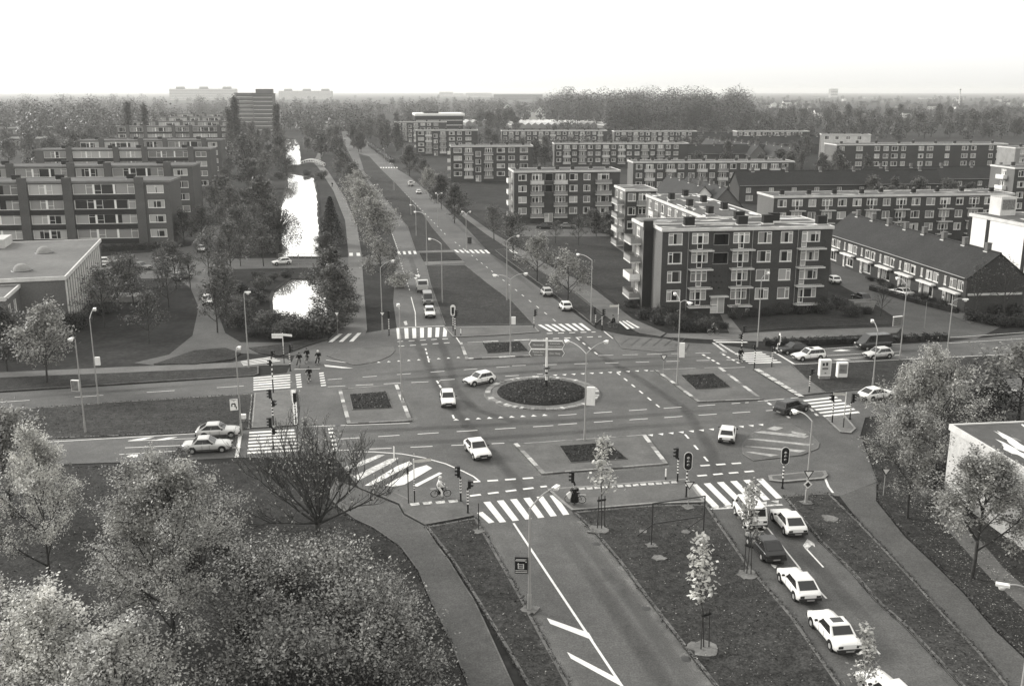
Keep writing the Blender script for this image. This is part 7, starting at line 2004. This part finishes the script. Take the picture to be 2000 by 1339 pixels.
for z, (lt, rt) in rows:
    for sg, lines in ((-1, lt), (1, rt)):
        x0, x1 = (.16, Wb); hgt_b = .8
        pts = [(x0, 0), (x1 - .25, 0), (x1, hgt_b / 2), (x1 - .25, hgt_b), (x0, hgt_b)]
        vs = [(sg * x, -.06, z + q) for x, q in pts] + [(sg * x, .02, z + q) for x, q in pts]; n = 5
        fr = [tuple(range(5)), tuple(reversed(range(5, 10)))] + [(i, n + i, n + (i + 1) % n, (i + 1) % n) for i in range(5)]
        bd = MB().add(vs, fr if sg > 0 else [tuple(reversed(f)) for f in fr]).build('direction_board', 'sign_blue', ds)
        edge = MB(); 
        for (xa, za), (xb, zb) in zip(pts[1:4], pts[2:5]): edge.tube((sg * xa, -.07, z + za), (sg * xb, -.07, z + zb), .03, .03, 4)
        edge.build('board_edge', 'white', bd)
        MB().box(min(sg * .14, sg * (x1 - .2)), max(sg * .14, sg * (x1 - .2)), -.08, .04, z + hgt_b, z + hgt_b + .09).build('board_rail', 'white', bd)
        for i, t in enumerate(lines):
            cu = bpy.data.curves.new('lettering', 'FONT'); cu.body = t; cu.size = .3; cu.align_x = 'CENTER'; cu.extrude = .004; cu.materials.append(M['text'])
            to_ = bpy.data.objects.new('lettering', cu); COL.objects.link(to_); to_.parent = bd
            zz = z + (.28 if len(lines) == 1 else (.46 - .36 * i))
            to_.rotation_euler = (0, 0, 0); me_ = bpy.data.meshes.new_from_object(to_); bpy.data.objects.remove(to_); to_ = obj('lettering', me_, 'text', bd)
            to_.location = (sg * (x0 + x1 - .3) / 2 + (0), -.075, zz); to_.rotation_euler = (math.pi / 2, 0, 0)

# give way and priority signs
def tri_sign(label, u, v, vtop, ang=S_, post=True, size=.42, name='give_way_sign'):
    b = W(u, v); h = height_at(u, v, vtop)
    o = empty(name, (b.x, b.y, 0), 0, label, 'sign', 'give way signs')
    if post: MB().tube((0, 0, 0), (0, 0, h), .035, .035, 6).build('pole', 'metal', o)
    d = Vector((math.cos(ang), math.sin(ang), 0)); s = Vector((-d.y, d.x, 0))
    for sc_, off, mt, nm in ((1, .13, 'text_dark', 'sign_plate'), (.68, .15, 'white', 'sign_face')):
        P3 = [s * (-size * sc_), s * (size * sc_), Vector((0, 0, -1.62 * size * sc_))]
        cz = h - .05 - (1 - sc_) * .22
        f = [d * off + p + Vector((0, 0, cz)) for p in P3]; g = [p - d * .02 for p in f]
        MB().add(f + g, [(0, 1, 2), (5, 4, 3), (0, 3, 4, 1), (1, 4, 5, 2), (2, 5, 3, 0)]).build(nm, mt, o)
tri_sign('give way sign hanging below the shield light on the median', 1344, 991, 938)
tri_sign('give way sign fixed to the white gooseneck lamp post', 1574, 984, 917, post=False)
tri_sign('small give way sign among the plane trees', 1725, 968, 912)
tri_sign('small give way sign beside the eastern island', 1295, 730, 692)
tri_sign('give way sign in front of the dark pond bushes', 660, 655, 608)
tri_sign('give way sign behind the northern signal', 748, 648, 608, post=False)
tri_sign('give way sign seen from behind in the terrace street', 1805, 640, 590, ang=N_)
b = W(1574, 984.5); o = empty('priority_sign', (b.x, b.y, 0), 0, 'white diamond sign with dark centre on the gooseneck lamp post', 'sign'); hz_ = height_at(1574, 983, 943)
for k, off, mt in ((.36, .14, 'white'), (.22, .16, 'metal_dark')):
    f = [Vector((0, -off, hz_ + k)), Vector((-k, -off, hz_)), Vector((0, -off, hz_ - k)), Vector((k, -off, hz_))]; g = [p + Vector((0, .015, 0)) for p in f]
    MB().add(f + g, [(0, 1, 2, 3), (7, 6, 5, 4), (0, 4, 5, 1), (1, 5, 6, 2), (2, 6, 7, 3), (3, 7, 4, 0)]).build('sign_plate' if k > .3 else 'sign_face', mt, o)
# direction board on the tall lamp by the terrace
b = W(1757, 703); o = empty('street_name_board', (b.x, b.y, 0), 0, 'grey board with dark lines on the lamp beside the terrace street', 'sign')
c = Vector((-.75, 0, 5.0)); MB().obox(c, (.65, .25, 0), (.02, -.06, 0), (0, 0, .6)).build('board', 'concrete', o); MB().obox(c + Vector((0, 0, .64)), (.66, .25, 0), (.03, -.08, 0), (0, 0, .05)).build('board_cap', 'white', o)
for k in range(4): MB().obox(c + Vector((-.04 if False else 0, -.075, .38 - k * .25)), (.5, .19, 0), (.003, -.008, 0), (0, 0, .05)).build('print', 'text_dark', o)

# poster boxes on the eastern median
for i, (u, v, w, hh, lab) in enumerate([(1609, 740, 1.35, 2.3, 'tall white poster box with pictures on the eastern median'), (1643, 738, 1.2, 1.85, 'lower white poster box on the eastern median')]):
    b = W(u, v); o = empty('poster_box', (b.x, b.y, .1), R(4), lab, 'poster box', 'poster boxes on the eastern median')
    MB().box(-w / 2, w / 2, -.3, .3, .35 if i == 0 else .1, hh).build('case', 'white', o)
    MB().box(-w / 2 + .05, w / 2 - .05, -.26, .26, 0, .34 if i == 0 else .1).build('plinth', 'concrete', o)
    MB().box(-w / 2 + .14, w / 2 - .1, -.32, -.302, .55, hh - .18).build('poster', 'offwhite' if i == 0 else 'concrete', o)
    for x0, x1, z0, z1 in ([(-.4, -.15, 1.6, 1.95), (0, .25, 1.6, 2.0), (-.4, .3, 1.15, 1.4), (-.1, .1, .65, .8)] if i == 0 else [(-.4, .4, 1.35, 1.5), (-.35, .3, .8, 1.15)]):
        MB().box(x0, x1, -.332, -.322, z0, z1).build('print', 'poster_grey' if z0 < 1.5 else 'text_dark', o)
# bin, cabinet, skip, white box
b = W(21, 862); o = empty('litter_bin', (b.x, b.y, .1), 0, 'white litter bin on a post at the edge of the western median', 'bin')
MB().tube((0, 0, 0), (0, 0, .9), .04, .04, 6).build('post', 'metal', o); MB().lathe([(.2, .55), (.27, 1.15), (.01, 1.15)], (0, 0, 0), 10).build('basket', 'concrete', o); MB().box(-.32, .4, -.3, .3, 1.18, 1.26).build('lid', 'white', o)
b = W(476, 824); o = empty('marker_box', (b.x, b.y, .1), 0, 'small white box on the western median beside the grey car', 'box'); MB().box(-.25, .25, -.2, .2, .3, .75).build('case', 'white', o); MB().box(-.1, .1, -.1, .1, 0, .3).build('foot', 'metal', o)
b = W(917, 476); o = empty('switch_cabinet', (b.x, b.y, 0), TH, 'small dark cabinet beside the far zebra', 'cabinet'); MB().box(-.45, .45, -.25, .25, .1, 1.4).build('case', 'metal_dark', o); MB().box(-.5, .5, -.3, .3, 1.4, 1.47).build('lid', 'metal_dark', o); MB().box(-.42, .42, -.22, .22, 0, .1).build('plinth', 'concrete', o)
b = W(1683, 606); o = empty('waste_skip', (b.x, b.y, 0), R(8), 'pale metal skip in front of the dark parked car', 'skip')
MB().add([(-1.4, -.8, 0), (1.4, -.8, 0), (1.4, .8, 0), (-1.4, .8, 0), (-1.8, -.9, 1.5), (1.8, -.9, 1.5), (1.8, .9, 1.5), (-1.8, .9, 1.5)], [(0, 1, 5, 4), (1, 2, 6, 5), (2, 3, 7, 6), (3, 0, 4, 7), (0, 3, 2, 1)]).build('tub', 'concrete', o)
for y in (-.9, .9): MB().box(-1.85, 1.85, y - .05, y + .05, 1.5, 1.58).build('rim', 'metal', o)
# steel frame on the median
fr = empty('steel_frame', (0, 0, 0), 0, 'empty dark steel billboard frame standing on the grass median', 'frame')
p0, p1 = W(1272, 1066), W(1373, 1050); hf = height_at(1272, 1066, 982)
for p in (p0, p1):
    MB().tube((p.x, p.y, 0), (p.x, p.y, hf), .055, .055, 6).build('post', 'metal_dark', fr)
    MB().tube((p.x, p.y, hf * .5), (p.x - .9, p.y + 1.7, 0), .04, .04, 6).build('brace', 'metal_dark', fr)
for z in (hf - .03, hf * .52): MB().tube((p0.x, p0.y, z), (p1.x, p1.y, z), .05, .05, 6).build('rail', 'metal_dark', fr)
# footbridge
a, b_ = W(584, 323), W(632, 326); o = empty('footbridge', (0, 0, 0), 0, 'white arched footbridge crossing the far canal', 'bridge')
n = 10
for off in (0, 4.0):
    pts = [a.lerp(b_, i / n) + Vector((0, off, .3 + 1.6 * math.sin(math.pi * i / n))) for i in range(n + 1)]
    MB().path([p + Vector((0, 0, 1.0)) for p in pts], .12, 5).build('handrail', 'white', o)
    for p in pts: MB().tube(p, p + Vector((0, 0, 1.0)), .06, .06, 4).build('baluster', 'white', o)
dk = MB()
for i in range(n):
    p, q = [a.lerp(b_, k / n) + Vector((0, 0, .3 + 1.6 * math.sin(math.pi * k / n))) for k in (i, i + 1)]
    w4 = Vector((0, 4, 0)); d_ = Vector((0, 0, -.3)); dk.add([p, q, q + w4, p + w4, p + d_, q + d_, q + w4 + d_, p + w4 + d_], [(0, 1, 2, 3), (4, 7, 6, 5), (0, 4, 5, 1), (2, 6, 7, 3)])
dk.build('deck', 'concrete', o)
# causeway parapet over the canal
for v, lab in ((505, 'low pale railing on the canal side of the causeway'), (523, 'low pale railing on the pond side of the causeway')):
    a, b_ = W(545, v), W(634, v); o = empty('railing', (0, 0, 0), 0, lab, 'railing')
    for z in (.5, .95): MB().tube(a + Vector((0, 0, z)), b_ + Vector((0, 0, z)), .035, .035, 5).build('rail', 'metal', o)
    for i in range(8): p = a.lerp(b_, i / 7); MB().tube(p, p + Vector((0, 0, 1.0)), .04, .04, 5).build('post', 'metal', o)
# ------------------------------------------------------------------ bicycles and people
def torus(m, c, r, t, n=22, k=5):
    c = Vector(c); vs = []; fs = []
    for i in range(n):
        a = 2 * math.pi * i / n; d = Vector((math.cos(a), 0, math.sin(a)))
        for j in range(k):
            b = 2 * math.pi * j / k; vs.append(c + d * (r + t * math.cos(b)) + Vector((0, t * math.sin(b), 0)))
    for i in range(n):
        for j in range(k): fs.append((i * k + j, ((i + 1) % n) * k + j, ((i + 1) % n) * k + (j + 1) % k, i * k + (j + 1) % k))
    m.add(vs, fs, True); return m
_bike = {}
def bike_parts(moped=False):
    if moped in _bike: return _bike[moped]
    out = []; r = .33 if not moped else .3; xr, xf = -.53, .55; z = r + .02
    wh = []
    for x in (xr, xf):
        sp = MB()
        for i in range(10): a = math.pi * 2 * i / 10; sp.tube((x, 0, z), (x + math.cos(a) * r, 0, z + math.sin(a) * r), .005, .005, 3, False)
        sp.tube((x, -.05, z), (x, .05, z), .03, .03, 6); torus(sp, (x, 0, z), r - .03, .012)
        wh.append((torus(MB(), (x, 0, z), r, .022 if not moped else .035).mesh('tyre'), sp.mesh('spokes')))
    B = (-.08, 0, .3); S = (-.22, 0, .82); Hd = (.38, 0, .86); Hb = (.42, 0, .72)
    f = MB()
    for a, b, t in ((B, S, .02), (S, (.38, 0, .8), .02), (B, Hb, .022), ((xr, .05, z), S, .012), ((xr, -.05, z), S, .012), ((xr, .05, z), B, .013), ((xr, -.05, z), B, .013), (Hd, (xf, .05, z), .016), (Hd, (xf, -.05, z), .016)): f.tube(a, b, t, t, 6)
    if moped: f.obox((-.02, 0, .42), (.2, 0, 0), (0, .09, 0), (0, 0, .16)); f.obox((.0, 0, .68), (.24, 0, .03), (0, .09, 0), (0, 0, .08)); f.obox((.34, 0, .5), (.12, 0, .14), (0, .06, 0), (0, 0, .04))
    out.append(('frame', f.mesh('frame'), 'black'))
    hb = MB().tube(Hd, (.36, 0, 1.02), .015, .015, 6); hb.path([(.22, -.3, 1.04), (.36, -.2, 1.08), (.4, 0, 1.04), (.36, .2, 1.08), (.22, .3, 1.04)], .014, 5)
    out.append(('handlebar', hb.mesh('handlebar'), 'chrome'))
    out.append(('saddle', MB().ball((-.24, 0, .9), .14, 8, (1.1, .7, .35)).mesh('saddle'), 'black'))
    md = MB()
    for x in (xr, xf):
        for i in range(7):
            a0, a1 = math.pi * (.1 + .8 * i / 7), math.pi * (.1 + .8 * (i + 1) / 7)
            md.add([(x + math.cos(a0) * (r + .05), -.035, z + math.sin(a0) * (r + .05)), (x + math.cos(a0) * (r + .05), .035, z + math.sin(a0) * (r + .05)), (x + math.cos(a1) * (r + .05), .035, z + math.sin(a1) * (r + .05)), (x + math.cos(a1) * (r + .05), -.035, z + math.sin(a1) * (r + .05))], [(0, 1, 2, 3)])
    out.append(('mudguard', md.mesh('mudguard'), 'metal'))
    pd = MB().tube((-.08, -.13, .14), (-.08, -.06, .3), .012, .012, 5).tube((-.08, .13, .46), (-.08, .06, .3), .012, .012, 5).box(-.13, -.03, -.2, -.1, .12, .15).box(-.13, -.03, .1, .2, .45, .48)
    out.append(('pedals', pd.mesh('pedals'), 'metal'))
    out.append(('carrier', MB().box(-.85, -.38, -.08, .08, .76, .78).mesh('carrier'), 'metal'))
    out.append(('front_lamp', MB().tube((.48, 0, .84), (.56, 0, .84), .05, .06, 8).mesh('front_lamp'), 'lens'))
    _bike[moped] = (out, wh)
    return _bike[moped]
def bicycle(label, pos, ang, moped=False):
    o = empty('moped' if moped else 'bicycle', pos, ang, label, 'moped' if moped else 'bicycle', None if moped else 'bicycles')
    parts, wh = bike_parts(moped)
    for n, me, mt in parts: q = obj(n, me, None, o); set_mat(q, mt)
    for ty, sp in wh:
        w = obj('wheel', ty, None, o); set_mat(w, 'rubber'); s = obj('spokes', sp, None, w); set_mat(s, 'chrome')
    return o

def skin_object(name, chains, material, parent, sub=1):
    """chains: list of [(point, radius), ...]; a chain may start at the last-but-named vertex by giving ('@', index)."""
    vs = []; es = []; rs = []; names = {}
    for ch in chains:
        prev = None
        for it in ch:
            if isinstance(it, str): prev = names[it]; continue
            p, r = it[0], it[1]
            vs.append(tuple(p)); rs.append(r); i = len(vs) - 1
            if len(it) > 2: names[it[2]] = i
            if prev is not None: es.append((prev, i))
            prev = i
    me = bpy.data.meshes.new(name); me.from_pydata(vs, es, [])
    o = obj(name, me, material, parent)
    sk = o.modifiers.new('Skin', 'SKIN'); sk.use_smooth_shade = True; sk.branch_smoothing = .3
    d = me.skin_vertices[0].data
    for i, r in enumerate(rs): d[i].radius = (r, r)
    d[0].use_root = True
    if sub: s = o.modifiers.new('Subdivision', 'SUBSURF'); s.levels = sub; s.render_levels = sub
    return o

def person(label, pos, ang, pose='ride', top='cloth_black', legs='cloth_black', head='hair', hat=None, group='cyclists'):
    """x forward. Rider's hips over the saddle, or a standing figure."""
    o = empty('person', pos, ang, label, 'person', group); o.scale = (1.05, 1.12, 1.05)
    V = Vector
    if pose == 'ride': hip = V((-.24, 0, .98)); lean = .2
    elif pose == 'foot': hip = V((-.2, 0, .93)); lean = .12
    else: hip = V((0, 0, .95)); lean = .03
    chest = hip + V((lean * .8, 0, .34)); neck = hip + V((lean * 1.15, 0, .52)); hd = neck + V((.05, 0, .17))
    feet = {-1: V((-.02, -.13, .2)), 1: V((-.02, .13, .5))} if pose == 'ride' else ({-1: V((.05, -.32, .07)), 1: V((-.02, .13, .5))} if pose == 'foot' else {-1: V((.05, -.1, .07)), 1: V((-.05, .1, .07))})
    hands = {s: (V((.24, s * .27, 1.06)) if pose != 'stand' else V((.34, s * .25, 1.02))) for s in (-1, 1)}
    body = [[(hip, .13, 'hip'), ((hip + chest) / 2, .125), (chest, .14, 'chest'), (neck, .055, 'neck'), (hd - V((0, 0, .02)), .085, 'head'), (hd + V((.0, 0, .09)), .07)], ['head', (hd + V((.1, 0, -.01)), .022)]]
    jk = [[(hip + V((0, 0, -.02)), .185, 'hip'), ((hip + chest) / 2, .185), (chest, .2, 'chest'), (neck - V((0, 0, .03)), .085)]]
    tr = [[(hip, .145, 'hip'), (hip + V((0, 0, .1)), .14)]]
    for s in (-1, 1):
        sh = chest + V((.0, s * .17, .1)); el = sh.lerp(hands[s], .5) + V((-.02, s * .08, -.1)); wr = hands[s]
        body.append(['chest', (sh, .055), (el, .045), (wr - (wr - el).normalized() * .04, .032), (wr, .036, 'hand%d' % s)])
        dirn = (wr - el).normalized()
        for k, (dy, ln) in enumerate(((-.03, .06), (-.01, .075), (.012, .08), (.032, .07))):
            p1 = wr + dirn * .03 + V((0, dy, 0)); body.append(['hand%d' % s, (p1, .011), (p1 + V((ln * .5, 0, -.03)), .01), (p1 + V((ln * .35, 0, -.065)), .009)])
        body.append(['hand%d' % s, (wr + V((.0, -s * .045, .0)), .012), (wr + V((.04, -s * .05, -.03)), .011)])
        jk.append(['chest', (sh, .1), (el, .082), (wr - dirn * .06, .06)])
        hp = hip + V((.02, s * .09, -.05)); ft = feet[s]; d = ft - hp; mid = hp.lerp(ft, .5); bend = max(.02, math.sqrt(max(0, .46 ** 2 - (d.length / 2) ** 2)))
        kn = mid + V((1, 0, .35)).normalized() * bend
        body.append(['hip', (hp, .085), (kn, .06), (ft + V((0, 0, .05)), .042), (ft + V((.13, 0, -.02)), .035)])
        tr.append(['hip', (hp, .12), (kn, .095), (ft + V((0, 0, .1)), .078)])
        MB().ball(ft + V((.07, 0, -.0)), .05, 8, (2.3, 1, .9)).build('shoe', 'black', o)
    skin_object('body', body, 'skin', o, 1); skin_object('jacket', jk, top, o, 1); skin_object('trousers', tr, legs, o, 1)
    if hat: MB().ball(hd + V((-.005, 0, .035)), .135, 12, (1.08, .95, 1.0)).build('helmet', hat, o); MB().obox(hd + V((.1, 0, .03)), (.02, 0, 0), (0, .08, 0), (0, 0, .03)).build('visor', 'carglass', o)
    else: MB().ball(hd + V((-.02, 0, .045)), .105, 10, (1.0, .88, .95)).build('hair', head, o)
    for s in (-1, 1):
        MB().ball(hd + V((.082, s * .033, .015)), .012, 6).build('eye', 'black', o)
        MB().ball(hd + V((.0, s * .088, .0)), .022, 6, (1, .5, 1.4)).build('ear', 'skin', o)
    MB().obox(hd + V((.085, 0, -.05)), (.008, 0, 0), (0, .025, 0), (0, 0, .005)).build('mouth', 'lens_red', o)
    return o

def rider(plab, blab, u, v, ang, pose='ride', moped=False, z=.004, **k):
    p = W(u, v); pos = (p.x, p.y, z)
    bicycle(blab, pos, ang, moped)
    return person(plab, pos, ang, pose, **k)
rider('person in black cycling across the upper western zebra towards the camera', 'bicycle ridden across the upper western zebra', 604, 746, R(-92))
rider('person in dark jacket with pale collar waiting astride a bicycle, nearest the signal pole', 'bicycle under the waiting person nearest the signal pole', 585, 716, R(-80), 'foot', legs='cloth_denim')
rider('person in black waiting on a bicycle in the middle of the group', 'bicycle under the person in the middle of the waiting group', 600, 708, R(-95))
rider('person in dark clothes with a white helmet waiting beside the drop-shaped island', 'moped bike of the person with the white helmet', 622, 712, R(-88), 'foot', hat='cloth_white')
rider('person in a pale jacket cycling along the canal path', 'bicycle on the canal path', 691, 608, R(-90), top='cloth_white', legs='cloth_denim', z=.03)
rider('person in white jacket and white helmet sitting on a moped by the hatched corner', 'dark moped with pale mudguards by the hatched corner', 861, 972, R(8), 'foot', moped=True, z=.1, top='cloth_white', legs='cloth_white', hat='cloth_white')
rider('dark-clothed person cycling beside the departure zebra', 'bicycle with loaded carrier beside the departure zebra', 1197, 640, R(170), z=.02)
rider('dark-clothed person cycling below the bushes of the large flats', 'bicycle below the bushes of the large flats', 1393, 654, R(10), z=.03, top='cloth_grey')
rider('dark-clothed person cycling over the eastern zebra towards the camera', 'bicycle on the eastern zebra', 1446, 707, R(-80), z=.01)
p = W(1122, 988); bicycle('pale bicycle held by the person in the long black coat', (p.x + .1, p.y + .4, .11), R(172))
pp = person('person in a long black coat standing beside a bicycle at the nearest zebra', (p.x, p.y, .11), R(100), 'stand', top='cloth_black', legs='cloth_black', group='cyclists')
MB().lathe([(.2, 1.0), (.26, .75), (.33, .3), (.3, .28)], (0, 0, 0), 12).build('coat_skirt', 'cloth_black', pp)
bg = empty('bag', (p.x - .42, p.y - .05, .75), R(20), 'flat white bag hanging from the arm of the person in black', 'bag'); MB().obox((0, 0, .25), (.17, 0, .1), (0, .04, 0), (-.12, 0, .22)).build('pouch', 'white', bg); MB().tube((-.05, 0, .45), (.12, 0, .62), .01, .01, 4).build('strap', 'white', bg)
rider('small figure cycling far along the canal path', 'bicycle far along the canal path', 649, 366, R(-95), z=.02)
# ------------------------------------------------------------------ haze
def haze():
    S = 14500.0
    m = bpy.data.materials.new('haze'); m.use_nodes = True
    nt = m.node_tree; nt.nodes.clear()
    o = nt.nodes.new('ShaderNodeOutputMaterial'); v = nt.nodes.new('ShaderNodeVolumePrincipled')
    v.inputs['Density'].default_value = HAZE
    v.inputs['Color'].default_value = (.995, .99, .965, 1)
    v.inputs['Anisotropy'].default_value = .3
    nt.links.new(v.outputs[0], o.inputs['Volume'])
    b = MB().box(-S, S, -900, S, -1.05, 58).build('haze', m)
    tag(b, 'thin pale haze over the whole town', 'haze', None, 'stuff')
HAZE = 0.00013
haze()

# ------------------------------------------------------------------ labels of look-alikes: count them off from the left
def ordinal(n):
    small = ['', 'first', 'second', 'third', 'fourth', 'fifth', 'sixth', 'seventh', 'eighth', 'ninth', 'tenth', 'eleventh', 'twelfth', 'thirteenth', 'fourteenth', 'fifteenth', 'sixteenth', 'seventeenth', 'eighteenth', 'nineteenth']
    if n < 20: return small[n]
    tens = ['', '', 'twent', 'thirt', 'fort', 'fift', 'sixt'][n // 10]
    return tens + 'ieth' if n % 10 == 0 else tens + 'y-' + small[n % 10]
def count_off():
    by = {}
    for o in COL.objects:
        if o.parent is None and 'label' in o and 'category' in o: by.setdefault(o['label'], []).append(o)
    for lab, os_ in by.items():
        if len(os_) < 2: continue
        os_.sort(key=lambda o: o.location.x / max(1.0, o.location.y))
        for i, o in enumerate(os_):
            o['label'] = '%s, %s from the left' % (lab, ordinal(i + 1))
count_off()
